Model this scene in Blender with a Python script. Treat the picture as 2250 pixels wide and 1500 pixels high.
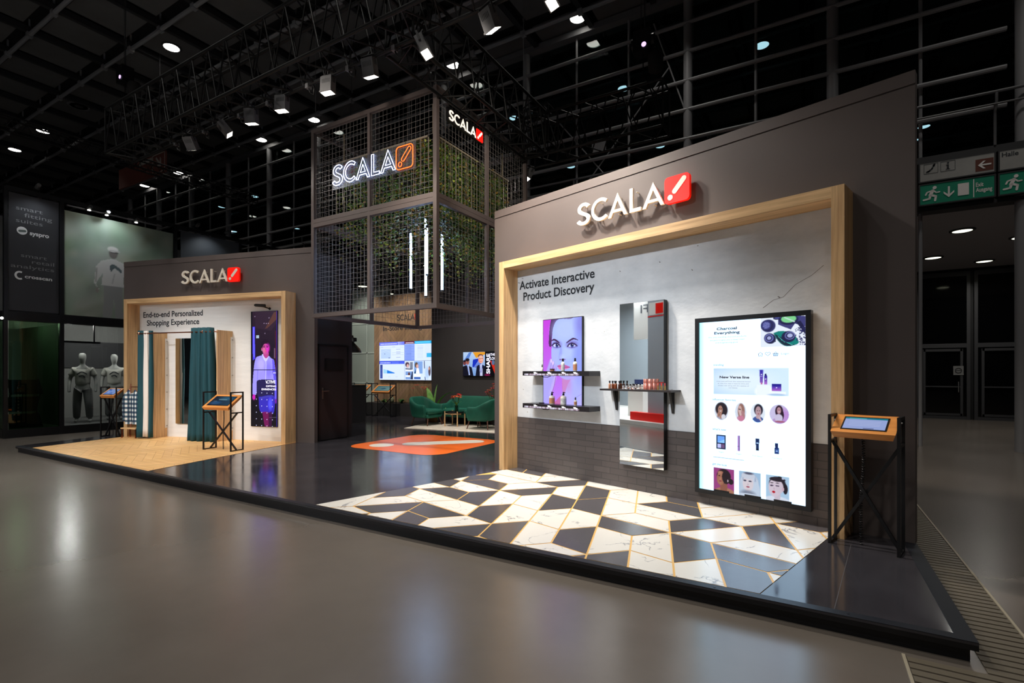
import bpy, math, random
import numpy as np
from mathutils import Vector, Matrix
from mathutils.geometry import tessellate_polygon

# ------------------------------------------------------------------ camera, world, big lights, exposure
for ob in list(bpy.data.objects):
    bpy.data.objects.remove(ob, do_unlink=True)
SC = bpy.context.scene
COL = SC.collection
PI = math.pi
rad = math.radians
random.seed(7)

cam_d = bpy.data.cameras.new('camera')
cam_d.sensor_width = 36.0
cam_d.lens = 36.0 * 1110.0 / 2250.0
cam_d.shift_y = 67.0 / 2250.0
cam_d.clip_end = 200
cam = bpy.data.objects.new('camera', cam_d)
cam.location = (0, 0, 1.57)
cam.rotation_euler = (rad(90), 0, rad(30.5))
COL.objects.link(cam)
SC.camera = cam

SC.view_settings.view_transform = 'Standard'
SC.view_settings.look = 'None'
SC.view_settings.gamma = 1.0
SC.view_settings.use_curve_mapping = False
SC.view_settings.exposure = 0.0

world = bpy.data.worlds.new('world')
SC.world = world
world.use_nodes = True
world.node_tree.nodes['Background'].inputs[0].default_value = (0.75, 0.85, 1.0, 1)
world.node_tree.nodes['Background'].inputs[1].default_value = 0.004


def lin(c):
    return tuple((x / 255 / 12.92) if x / 255 <= 0.04045 else ((x / 255 + 0.055) / 1.055) ** 2.4 for x in c)


def light(name, kind, loc, target, power, color=(1, 1, 1), size=0.3, spot=90, blend=0.5, spread=180):
    d = bpy.data.lights.new(name, kind)
    d.energy = power
    d.color = color
    if kind == 'SPOT':
        d.spot_size = rad(spot)
        d.spot_blend = blend
        d.shadow_soft_size = size
    elif kind == 'AREA':
        d.shape = 'DISK'
        d.size = size
        d.spread = rad(spread)
    else:
        d.shadow_soft_size = size
    o = bpy.data.objects.new(name, d)
    o.location = loc
    v = Vector(target) - Vector(loc)
    o.rotation_euler = v.to_track_quat('-Z', 'Y').to_euler()
    COL.objects.link(o)
    return o


WARM = (1.0, 0.90, 0.78)
NEUT = (1.0, 0.96, 0.90)
COOL = (0.86, 0.93, 1.0)
# general hall lighting: the ceiling downlights (grid continues over and behind the camera)
for x, y, p in ((-12, -3, 110), (-5.6, -3, 120), (1.5, -3, 100), (-12, 1.5, 110), (-5.6, 1.2, 80), (1.5, 1.2, 36),
                (4.5, 8, 45), (3, 10.5, 42), (-3, 11.6, 30), (-24, 6, 70), (-20, 10, 35)):  # those near the facade are added fill for it and the tower top
    light('hall_downlight_and_fill', 'AREA', (x, y, 11.3), (x, y, 0), p, NEUT, 0.5, spread=110)
# added frontal fill spots over the aisle
for loc, tgt, p, c, a in (((-4.6, -0.4, 5.5), (-2.7, 6.3, 1.95), 1350, COOL, 39), ((-2.4, -0.4, 6.2), (-1.9, 4.8, 0.1), 300, NEUT, 46),
                          ((-10.2, -0.4, 5.5), (-11.4, 6.0, 1.25), 1050, (0.93, 0.96, 1.0), 34), ((-8.5, -0.4, 6.2), (-10.7, 5.0, 0.1), 720, NEUT, 46),
                          ((-6.5, -0.4, 6.2), (-6.7, 7.8, 0.1), 1250, NEUT, 34)):
    light('aisle_fill_spot', 'SPOT', loc, tgt, p, c, 0.15, a, 0.9)
# soffit lamps over the entrance at the right
for x, y in ((3.18, 16.04), (4.64, 20.4), (4.6, 17.6)):
    light('soffit_lamp', 'AREA', (x, y, 4.95), (x, y, 0), 26, NEUT, 0.3, spread=150)
# fill spots without fixtures, aimed at the rear walls and lounge
for loc, tgt, p, c in (((-11.6, 10.6, 5.0), (-11.6, 12.5, 2.6), 420, WARM), ((-8.2, 9.6, 5.6), (-8.2, 11.0, 0.4), 430, NEUT),
                       ((-6.6, 9.6, 5.6), (-7.0, 10.8, 0.4), 330, NEUT), ((-13.6, 11.4, 5.2), (-13.9, 13.0, 2.4), 260, NEUT)):
    light('rear_fill_spot', 'SPOT', loc, tgt, p, c, 0.1, 75, 0.8)

# ------------------------------------------------------------------ materials
MATS = {}


def nodes_of(m):
    m.use_nodes = True
    return m.node_tree.nodes, m.node_tree.links


def M(name, col=(128, 128, 128), rough=0.5, metal=0.0, spec=0.5, emit=None, estr=0.0, var=0.0, vscale=8.0, bump=0.0,
      bscale=60.0, stretch=None, alpha=1.0, col2=None, rvar=0.0):
    if name in MATS:
        return MATS[name]
    m = bpy.data.materials.new(name)
    N, L = nodes_of(m)
    b = N['Principled BSDF']
    c = lin(col)
    b.inputs['Base Color'].default_value = (*c, 1)
    b.inputs['Roughness'].default_value = rough
    b.inputs['Metallic'].default_value = metal
    b.inputs['Specular IOR Level'].default_value = spec
    if emit:
        b.inputs['Emission Color'].default_value = (*lin(emit), 1)
        b.inputs['Emission Strength'].default_value = estr
    tc = None
    if var or bump or rvar or col2:
        tc = N.new('ShaderNodeTexCoord')
        mp = N.new('ShaderNodeMapping')
        mp.inputs['Scale'].default_value = stretch or (1, 1, 1)
        L.new(tc.outputs['Object'], mp.inputs['Vector'])
        if var or col2 or rvar:
            nz = N.new('ShaderNodeTexNoise')
            nz.inputs['Scale'].default_value = vscale
            nz.inputs['Detail'].default_value = 6
            nz.inputs['Roughness'].default_value = 0.6
            L.new(mp.outputs[0], nz.inputs['Vector'])
            rp = N.new('ShaderNodeValToRGB')
            rp.color_ramp.elements[0].position = 0.32
            rp.color_ramp.elements[1].position = 0.68
            if var or col2:
                a = tuple(x * (1 - var) for x in c)
                d = lin(col2) if col2 else tuple(min(1, x * (1 + var)) for x in c)
                rp.color_ramp.elements[0].color = (*a, 1)
                rp.color_ramp.elements[1].color = (*d, 1)
                L.new(nz.outputs['Fac'], rp.inputs['Fac'])
                L.new(rp.outputs['Color'], b.inputs['Base Color'])
            if rvar:
                mr = N.new('ShaderNodeMapRange')
                mr.inputs['From Min'].default_value = 0.3
                mr.inputs['From Max'].default_value = 0.7
                mr.inputs['To Min'].default_value = max(0, rough - rvar)
                mr.inputs['To Max'].default_value = rough + rvar
                L.new(nz.outputs['Fac'], mr.inputs['Value'])
                L.new(mr.outputs['Result'], b.inputs['Roughness'])
        if bump:
            n2 = N.new('ShaderNodeTexNoise')
            n2.inputs['Scale'].default_value = bscale
            n2.inputs['Detail'].default_value = 4
            L.new(mp.outputs[0], n2.inputs['Vector'])
            bp = N.new('ShaderNodeBump')
            bp.inputs['Strength'].default_value = bump
            bp.inputs['Distance'].default_value = 0.01
            L.new(n2.outputs['Fac'], bp.inputs['Height'])
            L.new(bp.outputs['Normal'], b.inputs['Normal'])
    MATS[name] = m
    return m


def wood(name, dark, light_, axis='Z', scale=9.0, tint=False, rough=0.5):
    if name in MATS:
        return MATS[name]
    m = bpy.data.materials.new(name)
    N, L = nodes_of(m)
    b = N['Principled BSDF']
    b.inputs['Roughness'].default_value = rough
    tc = N.new('ShaderNodeTexCoord')
    mp = N.new('ShaderNodeMapping')
    s = [1.0, 1.0, 1.0]
    s['XYZ'.index(axis)] = 0.045
    mp.inputs['Scale'].default_value = s
    L.new(tc.outputs['Object'], mp.inputs['Vector'])
    nz = N.new('ShaderNodeTexNoise')
    nz.inputs['Scale'].default_value = scale * 3
    nz.inputs['Detail'].default_value = 8
    nz.inputs['Roughness'].default_value = 0.62
    nz.inputs['Distortion'].default_value = 0.25
    L.new(mp.outputs[0], nz.inputs['Vector'])
    rp = N.new('ShaderNodeValToRGB')
    rp.color_ramp.elements[0].position = 0.33
    rp.color_ramp.elements[1].position = 0.66
    rp.color_ramp.elements[0].color = (*lin(dark), 1)
    rp.color_ramp.elements[1].color = (*lin(light_), 1)
    L.new(nz.outputs['Fac'], rp.inputs['Fac'])
    out = rp.outputs['Color']
    if tint:
        at = N.new('ShaderNodeAttribute')
        at.attribute_name = 'tint'
        mx = N.new('ShaderNodeMix')
        mx.data_type = 'RGBA'
        mx.blend_type = 'MULTIPLY'
        mx.inputs[0].default_value = 1.0
        L.new(out, mx.inputs[6])
        L.new(at.outputs['Color'], mx.inputs[7])
        out = mx.outputs[2]
    L.new(out, b.inputs['Base Color'])
    MATS[name] = m
    return m


def screen_mat(strength=1.0):
    name = 'screen_%.2f' % strength
    if name in MATS:
        return MATS[name]
    m = bpy.data.materials.new(name)
    N, L = nodes_of(m)
    b = N['Principled BSDF']
    b.inputs['Base Color'].default_value = (0.004, 0.004, 0.005, 1)
    b.inputs['Roughness'].default_value = 0.25
    b.inputs['Specular IOR Level'].default_value = 0.25
    at = N.new('ShaderNodeAttribute')
    at.attribute_name = 'Col'
    L.new(at.outputs['Color'], b.inputs['Emission Color'])
    b.inputs['Emission Strength'].default_value = strength
    MATS[name] = m
    return m


def print_mat(name='printed_graphic', rough=0.7):
    if name in MATS:
        return MATS[name]
    m = bpy.data.materials.new(name)
    N, L = nodes_of(m)
    b = N['Principled BSDF']
    b.inputs['Roughness'].default_value = rough
    at = N.new('ShaderNodeAttribute')
    at.attribute_name = 'Col'
    L.new(at.outputs['Color'], b.inputs['Base Color'])
    MATS[name] = m
    return m


def glass_mat(name, tint=(255, 255, 255), trans=0.9, rough=0.02):
    """thin sheet: mostly straight transmission, a little mirror reflection by Fresnel"""
    if name in MATS:
        return MATS[name]
    m = bpy.data.materials.new(name)
    N, L = nodes_of(m)
    N.remove(N['Principled BSDF'])
    t = N.new('ShaderNodeBsdfTransparent')
    t.inputs['Color'].default_value = (*[x * trans for x in lin(tint)], 1)
    g = N.new('ShaderNodeBsdfGlossy')
    g.inputs['Roughness'].default_value = rough
    lw = N.new('ShaderNodeLayerWeight')
    lw.inputs['Blend'].default_value = 0.5
    pw_ = N.new('ShaderNodeMath'); pw_.operation = 'POWER'; pw_.inputs[1].default_value = 5.0
    L.new(lw.outputs['Facing'], pw_.inputs[0])
    f = N.new('ShaderNodeMath'); f.operation = 'MULTIPLY_ADD'; f.inputs[1].default_value = 0.55; f.inputs[2].default_value = 0.045
    L.new(pw_.outputs[0], f.inputs[0])
    mx = N.new('ShaderNodeMixShader')
    L.new(f.outputs[0], mx.inputs[0])
    L.new(t.outputs[0], mx.inputs[1])
    L.new(g.outputs[0], mx.inputs[2])
    L.new(mx.outputs[0], N['Material Output'].inputs['Surface'])
    MATS[name] = m
    return m


# ------------------------------------------------------------------ mesh building
class MB:
    def __init__(s):
        s.v, s.f, s.m = [], [], []
        s.k = 0
        s.tint = []
        s.t = (1, 1, 1)

    def mat(s, k):
        s.k = k
        return s

    def add(s, vs, fs, X=None):
        o = len(s.v)
        for p in vs:
            p = Vector(p)
            s.v.append(X @ p if X else p)
        for f in fs:
            s.f.append([o + i for i in f])
            s.m.append(s.k)
            s.tint.append(s.t)
        return s

    def box(s, a, b, X=None):
        x0, x1 = sorted((a[0], b[0])); y0, y1 = sorted((a[1], b[1])); z0, z1 = sorted((a[2], b[2]))
        vs = [(x0, y0, z0), (x1, y0, z0), (x1, y1, z0), (x0, y1, z0), (x0, y0, z1), (x1, y0, z1), (x1, y1, z1), (x0, y1, z1)]
        return s.add(vs, [(0, 3, 2, 1), (4, 5, 6, 7), (0, 1, 5, 4), (1, 2, 6, 5), (2, 3, 7, 6), (3, 0, 4, 7)], X)

    def bar(s, p, q, w, h=None, up=(0, 0, 1)):
        """square bar from p to q"""
        p, q = Vector(p), Vector(q)
        h = h or w
        d = (q - p)
        ln = d.length
        if ln < 1e-6:
            return s
        d = d / ln
        u = Vector(up)
        if abs(d.dot(u)) > 0.98:
            u = Vector((0, 1, 0)) if abs(d.y) < 0.9 else Vector((1, 0, 0))
        x = d.cross(u).normalized()
        z = x.cross(d).normalized()
        vs = []
        for t in (p, q):
            for a, b in ((-1, -1), (1, -1), (1, 1), (-1, 1)):
                vs.append(t + x * (a * w / 2) + z * (b * h / 2))
        return s.add(vs, [(0, 1, 2, 3), (7, 6, 5, 4), (0, 4, 5, 1), (1, 5, 6, 2), (2, 6, 7, 3), (3, 7, 4, 0)])

    def tube(s, pts, r, seg=8, closed=False, X=None):
        pts = [Vector(p) for p in pts]
        n = len(pts)
        rr = r if hasattr(r, '__len__') else [r] * n
        o = len(s.v)
        prev = None
        for i, p in enumerate(pts):
            a = pts[(i - 1) % n] if (closed or i > 0) else p
            b = pts[(i + 1) % n] if (closed or i < n - 1) else p
            d = (b - a)
            d = d.normalized() if d.length > 1e-9 else Vector((0, 0, 1))
            if prev is None:
                u = Vector((0, 0, 1)) if abs(d.z) < 0.95 else Vector((1, 0, 0))
                x = d.cross(u).normalized()
            else:
                x = (prev - d * prev.dot(d))
                x = x.normalized() if x.length > 1e-6 else d.orthogonal().normalized()
            prev = x
            z = x.cross(d)
            for k in range(seg):
                t = 2 * PI * k / seg
                q = p + x * (math.cos(t) * rr[i]) + z * (math.sin(t) * rr[i])
                s.v.append(X @ q if X else q)
        m = n if closed else n - 1
        for i in range(m):
            for k in range(seg):
                j = (i + 1) % n
                s.f.append([o + i * seg + k, o + i * seg + (k + 1) % seg, o + j * seg + (k + 1) % seg, o + j * seg + k])
                s.m.append(s.k); s.tint.append(s.t)
        if not closed:
            s.f.append([o + k for k in range(seg)][::-1]); s.m.append(s.k); s.tint.append(s.t)
            s.f.append([o + (n - 1) * seg + k for k in range(seg)]); s.m.append(s.k); s.tint.append(s.t)
        return s

    def cyl(s, p, q, r, seg=12, r2=None):
        return s.tube([p, q], [r, r if r2 is None else r2], seg)

    def lathe(s, prof, c=(0, 0, 0), seg=16, X=None):
        o = len(s.v)
        c = Vector(c)
        for r, z in prof:
            for k in range(seg):
                t = 2 * PI * k / seg
                q = c + Vector((r * math.cos(t), r * math.sin(t), z))
                s.v.append(X @ q if X else q)
        for i in range(len(prof) - 1):
            for k in range(seg):
                s.f.append([o + i * seg + k, o + i * seg + (k + 1) % seg, o + (i + 1) * seg + (k + 1) % seg, o + (i + 1) * seg + k])
                s.m.append(s.k); s.tint.append(s.t)
        if prof[0][0] > 1e-4:
            s.f.append([o + k for k in range(seg)][::-1]); s.m.append(s.k); s.tint.append(s.t)
        if prof[-1][0] > 1e-4:
            s.f.append([o + (len(prof) - 1) * seg + k for k in range(seg)]); s.m.append(s.k); s.tint.append(s.t)
        return s

    def plate(s, loops, y0, y1, X=None):
        """loops of (x, z), first the outline, then holes; a slab between depth y0 (front, smaller) and y1"""
        flat = [[Vector((x, z, 0)) for x, z in lp] for lp in loops]
        tris = tessellate_polygon(flat)
        pts = [p for lp in flat for p in lp]
        nv = len(pts)
        vs = [(p.x, y0, p.y) for p in pts] + [(p.x, y1, p.y) for p in pts]
        fs = []
        for t in tris:
            a, b, c = (pts[i] for i in t)
            t = list(t)
            if (b - a).cross(c - a).z < 0:
                t = t[::-1]
            fs.append(t)
            fs.append([i + nv for i in t[::-1]])
        if abs(y1 - y0) > 1e-6:
            o = 0
            for li, lp in enumerate(flat):
                n = len(lp)
                area = sum(lp[i].x * lp[(i + 1) % n].y - lp[(i + 1) % n].x * lp[i].y for i in range(n))
                ccw = area > 0
                if li > 0:
                    ccw = not ccw if False else ccw
                for i in range(n):
                    a, b = o + i, o + (i + 1) % n
                    f = [a, a + nv, b + nv, b] if (ccw == (li == 0)) else [b, b + nv, a + nv, a]
                    fs.append(f)
                o += n
        else:
            fs = fs[::2]
            vs = vs[:nv]
        return s.add(vs, fs, X)

    def quad(s, a, b, c, d):
        return s.add([a, b, c, d], [(0, 1, 2, 3)])

    def build(s, name, mats, parent=None, loc=None, rotz=None, smooth=None, tint=False):
        me = bpy.data.meshes.new(name)
        me.from_pydata([tuple(p) for p in s.v], [], s.f)
        if not isinstance(mats, (list, tuple)):
            mats = [mats]
        for m in mats:
            me.materials.append(m)
        if len(mats) > 1:
            me.polygons.foreach_set('material_index', s.m)
        if tint:
            ca = me.color_attributes.new('tint', 'FLOAT_COLOR', 'CORNER')
            arr = []
            for f, t in zip(s.f, s.tint):
                for _ in f:
                    arr += [t[0], t[1], t[2], 1.0]
            ca.data.foreach_set('color', arr)
        me.update()
        if smooth is not None:
            me.polygons.foreach_set('use_smooth', [True] * len(me.polygons))
            me.set_sharp_from_angle(angle=rad(smooth))
        o = bpy.data.objects.new(name, me)
        COL.objects.link(o)
        if parent is not None:
            o.parent = parent
        if loc is not None:
            o.location = loc
        if rotz is not None:
            o.rotation_euler = (0, 0, rotz)
        return o


def tag(o, label, cat, group=None, kind=None):
    o['label'] = label
    o['category'] = cat
    if group:
        o['group'] = group
    if kind:
        o['kind'] = kind
    return o


def thing(name, label, cat, loc=(0, 0, 0), rotz=0.0, group=None):
    o = bpy.data.objects.new(name, None)
    o.empty_display_size = 0.1
    COL.objects.link(o)
    o.location = loc
    o.rotation_euler = (0, 0, rotz)
    return tag(o, label, cat, group)


def structure(o):
    o['kind'] = 'structure'
    return o


KIDS = {}


def kids(o):
    return [c for c in bpy.data.objects if c.parent is o]


def dup(src, loc, rotz=None, label=None, group=None):
    r = src.copy()
    COL.objects.link(r)
    r.location = loc
    if rotz is not None:
        r.rotation_euler = (0, 0, rotz)
    if label:
        r['label'] = label
    if group:
        r['group'] = group
    for ch in kids(src):
        c = ch.copy()
        COL.objects.link(c)
        c.parent = r
        for g in kids(ch):
            d = g.copy()
            COL.objects.link(d)
            d.parent = c
    return r


class Frame:
    """a vertical plane of the stand: u along it, v up from the platform, n out of it towards the aisle"""
    def __init__(s, ox, oy, deg, z=0.12):
        s.o = Vector((ox, oy, z))
        s.a = rad(deg)
        s.u = Vector((math.cos(s.a), math.sin(s.a), 0))
        s.n = Vector((math.sin(s.a), -math.cos(s.a), 0))

    def w(s, u, v=0.0, n=0.0):
        return s.o + s.u * u + s.n * n + Vector((0, 0, v))


ZP = 0.12
R = Frame(-4.32, 6.79, -15.3)
L_ = Frame(-13.73, 5.54, 14.3)

# ------------------------------------------------------------------ lettering
def text_shape(body, offset=0.0):
    c = bpy.data.curves.new('lettering', 'FONT')
    c.body = body
    c.size = 1.0
    c.offset = offset
    c.resolution_u = 4
    o = bpy.data.objects.new('lettering', c)
    me = bpy.data.meshes.new_from_object(o)
    vs = np.array([v.co[:] for v in me.vertices])
    fs = [list(p.vertices) for p in me.polygons]
    bpy.data.objects.remove(o)
    bpy.data.curves.remove(c)
    bpy.data.meshes.remove(me)
    return vs, fs


def text_into(mb, body, x0, x1, z0, cap, y=-0.002, bold=0.0, base=0.0, rot=0):
    """text in the xz plane facing -y, from x0 to x1, baseline z0, capital height cap"""
    vs, fs = text_shape(body, bold)
    if x1 is None:
        sx = cap / 0.73
    else:
        sx = (x1 if rot == 90 else x1 - x0) / max(1e-6, vs[:, 0].max() - vs[:, 0].min())
    sz = cap / 0.73
    xs = (vs[:, 0] - vs[:, 0].min()) * sx
    zs = vs[:, 1] * sz
    if rot == 90:
        pts = [(x0 - b, y, z0 + a) for a, b in zip(xs, zs)]
    else:
        pts = [(x0 + a, y, z0 + b) for a, b in zip(xs, zs)]
    mb.add(pts, fs)
    return mb


# glyphs of the sign, capital height 1
def ribbon(pts, w):
    pts = [Vector(p) for p in pts]
    lft, rgt = [], []
    for i, p in enumerate(pts):
        a = pts[max(0, i - 1)]; b = pts[min(len(pts) - 1, i + 1)]
        d = (b - a).normalized()
        n = Vector((-d.y, d.x))
        lft.append(p + n * w / 2); rgt.append(p - n * w / 2)
    return [(p.x, p.y) for p in lft] + [(p.x, p.y) for p in rgt[::-1]]


def spline(pts, n=6):
    P = [Vector(p) for p in pts]
    P = [P[0] * 2 - P[1]] + P + [P[-1] * 2 - P[-2]]
    out = []
    for i in range(1, len(P) - 2):
        for k in range(n):
            t = k / n
            a, b, c, d = P[i - 1], P[i], P[i + 1], P[i + 2]
            out.append(0.5 * ((2 * b) + (c - a) * t + (2 * a - 5 * b + 4 * c - d) * t * t + (3 * b - a - 3 * c + d) * t ** 3))
    out.append(P[-2])
    return out


def glyph(ch):
    """loops, width in capital heights"""
    w = 0.145
    if ch == 'S':
        c = [(0.045, 0.215), (0.11, 0.125), (0.24, 0.075), (0.40, 0.115), (0.475, 0.26), (0.41, 0.41), (0.27, 0.51), (0.13, 0.62),
             (0.10, 0.765), (0.175, 0.885), (0.295, 0.925), (0.40, 0.89), (0.47, 0.80)]
        return [ribbon([p.to_2d() for p in spline([(a, b, 0) for a, b in c])], w)[::-1]]
    if ch == 'C':
        pts = [Vector((0.50 + 0.43 * math.cos(t), 0.5 + 0.43 * math.sin(t))) for t in [rad(48 + (312 - 48) * i / 26) for i in range(27)]]
        return [ribbon(pts, w)]
    if ch == 'A':
        W = 0.95
        k = 0.155
        def lx(z): return W / 2 * z / 1.0
        out = [(0, 0), (k, 0), (k + (0.20) * (W / 2), 0.20), (W - k - 0.20 * (W / 2), 0.20), (W - k, 0), (W, 0), (W / 2, 1.04)]
        z0 = 0.32
        hol = [(k + z0 * W / 2 * 0.98, z0), (W - k - z0 * W / 2 * 0.98, z0), (W / 2, 0.70)]
        return [out, hol]
    if ch == 'L':
        return [[(0, 0), (0.53, 0), (0.53, 0.14), (0.155, 0.14), (0.155, 0.98), (0, 0.98)]]


def circle(cx, cz, r, n=20):
    return [(cx + r * math.cos(2 * PI * i / n), cz + r * math.sin(2 * PI * i / n)) for i in range(n)]


def rsquare(x0, z0, x1, z1, r, n=5):
    out = []
    for cx, cz, a in ((x1 - r, z0 + r, -90), (x1 - r, z1 - r, 0), (x0 + r, z1 - r, 90), (x0 + r, z0 + r, 180)):
        for i in range(n + 1):
            t = rad(a + 90 * i / n)
            out.append((cx + r * math.cos(t), cz + r * math.sin(t)))
    return out


def capsule(ax, az, bx, bz, r, n=8):
    a = math.atan2(bz - az, bx - ax)
    out = []
    for i in range(n + 1):
        t = a - PI / 2 + PI * i / n
        out.append((bx + r * math.cos(t), bz + r * math.sin(t)))
    for i in range(n + 1):
        t = a + PI / 2 + PI * i / n
        out.append((ax + r * math.cos(t), az + r * math.sin(t)))
    return out


def fit(loops, x0, x1, z0, z1):
    xs = [p[0] for lp in loops for p in lp]; zs = [p[1] for lp in loops for p in lp]
    a, b, c, d = min(xs), max(xs), min(zs), max(zs)
    return [[(x0 + (x - a) / (b - a) * (x1 - x0), z0 + (z - c) / (d - c) * (z1 - z0)) for x, z in lp] for lp in loops]


SIGN_X = [(1.723, 1.943), (1.964, 2.212), (2.227, 2.507), (2.54, 2.697), (2.718, 3.003)]      # S C A L A along the sign
SIGN_SQ = (3.015, 3.317)


def emblem_marks(x0, x1, z0, z1):
    s = x1 - x0; h = z1 - z0
    dot = circle(x0 + 0.24 * s, z0 + 0.22 * h, 0.105 * s)
    bar_ = capsule(x0 + 0.42 * s, z0 + 0.42 * h, x0 + 0.79 * s, z0 + 0.81 * h, 0.098 * s)
    return dot, bar_


# ------------------------------------------------------------------ pictures on screens and prints: painted grid meshes
class Cv:
    def __init__(s, w, h, nx, ny, bg=(0, 0, 0)):
        s.w, s.h, s.nx, s.ny = w, h, nx, ny
        x = np.linspace(0, w, nx + 1); y = np.linspace(0, h, ny + 1)
        s.X, s.Y = np.meshgrid(x, y)
        s.C = np.zeros((ny + 1, nx + 1, 3)); s.C[:] = bg

    def _mix(s, a, col):
        a = np.clip(a, 0, 1)[..., None]
        s.C = s.C * (1 - a) + np.array(col, float) * a
        return s

    def grad(s, c0, c1, ang=90, x0=None, y0=None, x1=None, y1=None, a=1.0):
        x0 = 0 if x0 is None else x0; y0 = 0 if y0 is None else y0; x1 = s.w if x1 is None else x1; y1 = s.h if y1 is None else y1
        t = np.clip((s.Y - y0) / (y1 - y0), 0, 1) if ang == 90 else np.clip((s.X - x0) / (x1 - x0), 0, 1)
        m = ((s.X >= x0) & (s.X <= x1) & (s.Y >= y0) & (s.Y <= y1)) * a
        col = np.array(c0, float) * (1 - t[..., None]) + np.array(c1, float) * t[..., None]
        s.C = s.C * (1 - m[..., None]) + col * m[..., None]
        return s

    def rect(s, x0, y0, x1, y1, col, a=1.0):
        return s._mix(((s.X >= x0) & (s.X <= x1) & (s.Y >= y0) & (s.Y <= y1)) * a, col)

    def blob(s, cx, cy, rx, ry, col, soft=0.25, rot=0.0, a=1.0, clip=None):
        t = rad(rot)
        dx, dy = s.X - cx, s.Y - cy
        u = (dx * math.cos(t) + dy * math.sin(t)) / rx
        v = (-dx * math.sin(t) + dy * math.cos(t)) / ry
        d = np.sqrt(u * u + v * v)
        m = np.clip((1 + soft / 2 - d) / max(soft, 1e-4), 0, 1) * a
        if clip is not None:
            m = m * clip
        return s._mix(m, col)

    def inside(s, pts):
        m = np.zeros(s.X.shape, bool)
        n = len(pts)
        for i in range(n):
            x0, y0 = pts[i]; x1, y1 = pts[(i + 1) % n]
            if y0 == y1:
                continue
            c = ((y0 > s.Y) != (y1 > s.Y)) & (s.X < (x1 - x0) * (s.Y - y0) / (y1 - y0) + x0)
            m ^= c
        return m

    def poly(s, pts, col, a=1.0, smooth=True):
        if smooth and len(pts) > 3:
            q = spline([(p[0], p[1], 0) for p in list(pts) + [pts[0]]], 5)
            pts = [(p.x, p.y) for p in q]
        return s._mix(s.inside(pts) * a, col)

    def line(s, pts, w, col, a=1.0):
        for (x0, y0), (x1, y1) in zip(pts[:-1], pts[1:]):
            dx, dy = x1 - x0, y1 - y0
            t = np.clip(((s.X - x0) * dx + (s.Y - y0) * dy) / (dx * dx + dy * dy + 1e-12), 0, 1)
            d = np.hypot(s.X - x0 - t * dx, s.Y - y0 - t * dy)
            s._mix(np.clip(1.5 - d / (w / 2), 0, 1) * a, col)
        return s

    def build(s, name, mat, parent=None, off=(0, 0, 0), loc=None, rotz=None, X=None):
        n, m = s.nx + 1, s.ny + 1
        vs = np.stack([s.X.ravel() + off[0], np.full(n * m, off[1], float), s.Y.ravel() + off[2]], 1)
        if X is not None:
            A = np.array(X)
            vs = vs @ A[:3, :3].T + A[:3, 3]
        i = np.arange(s.nx)[None, :] + n * np.arange(s.ny)[:, None]
        q = np.stack([i, i + 1, i + n + 1, i + n], -1).reshape(-1, 4)
        me = bpy.data.meshes.new(name)
        me.vertices.add(n * m)
        me.vertices.foreach_set('co', vs.astype(np.float32).ravel())
        me.loops.add(q.size)
        me.polygons.add(len(q))
        me.loops.foreach_set('vertex_index', q.ravel().astype(np.int32))
        me.polygons.foreach_set('loop_start', np.arange(0, q.size, 4, dtype=np.int32))
        me.update(calc_edges=True)
        c = np.clip(s.C, 0, 255) / 255
        c = np.where(c <= 0.04045, c / 12.92, ((c + 0.055) / 1.055) ** 2.4).reshape(-1, 3)
        ca = me.color_attributes.new('Col', 'FLOAT_COLOR', 'POINT')
        ca.data.foreach_set('color', np.concatenate([c, np.ones((len(c), 1))], 1).astype(np.float32).ravel())
        me.materials.append(mat)
        o = bpy.data.objects.new(name, me)
        COL.objects.link(o)
        if parent is not None:
            o.parent = parent
        if loc is not None:
            o.location = loc
        if rotz is not None:
            o.rotation_euler = (0, 0, rotz)
        return o

# ------------------------------------------------------------------ shared materials
m_floor = M('hall_floor_polished', (104, 96, 88), 0.24, spec=1.0, var=0.10, vscale=0.7, rvar=0.015)
m_black = M('black_metal', (14, 13, 15), 0.42, spec=0.5)
m_truss = M('truss_black', (10, 10, 11), 0.5, spec=0.25)
m_pipe = M('hall_pipe', (128, 128, 130), 0.5)
m_beam = M('hall_beam', (34, 34, 36), 0.6)
m_cpan = M('ceiling_panel', (84, 83, 82), 0.85, var=0.12, vscale=1.2)
m_cdark = M('ceiling_dark', (10, 10, 10), 0.95)
m_lens = M('lamp_lens', (255, 255, 255), 0.4, emit=(255, 250, 240), estr=9.0)
m_lensc = M('lamp_lens_cool', (255, 255, 255), 0.4, emit=(205, 232, 250), estr=2.2)
m_lensd = M('lamp_lens_soffit', (255, 255, 255), 0.4, emit=(245, 245, 215), estr=2.4)
m_grey = M('grey_metal', (96, 96, 98), 0.45)
m_gun = M('lamp_body', (82, 82, 84), 0.5)
m_steel = M('brushed_steel', (190, 186, 182), 0.28, metal=1.0)
m_dgrey = M('dark_grey_paint', (44, 44, 46), 0.6)
m_booth = M('stand_wall_paint', (83, 73, 70), 0.62, var=0.05, vscale=1.3)
m_boothd = M('stand_dark_panel', (46, 43, 44), 0.6)
m_white = M('white_paint', (236, 232, 226), 0.55)
m_redp = M('red_paint', (255, 22, 6), 0.45)
m_glass = glass_mat('facade_glass', (225, 240, 238), 0.75)
m_text = M('dark_lettering', (28, 33, 40), 0.7)

# ------------------------------------------------------------------ hall shell
b = MB().add([(-60, -14, 0), (16, -14, 0), (16, 34, 0), (-60, 34, 0)], [(0, 1, 2, 3)])
structure(b.build('floor', m_floor))

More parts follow.
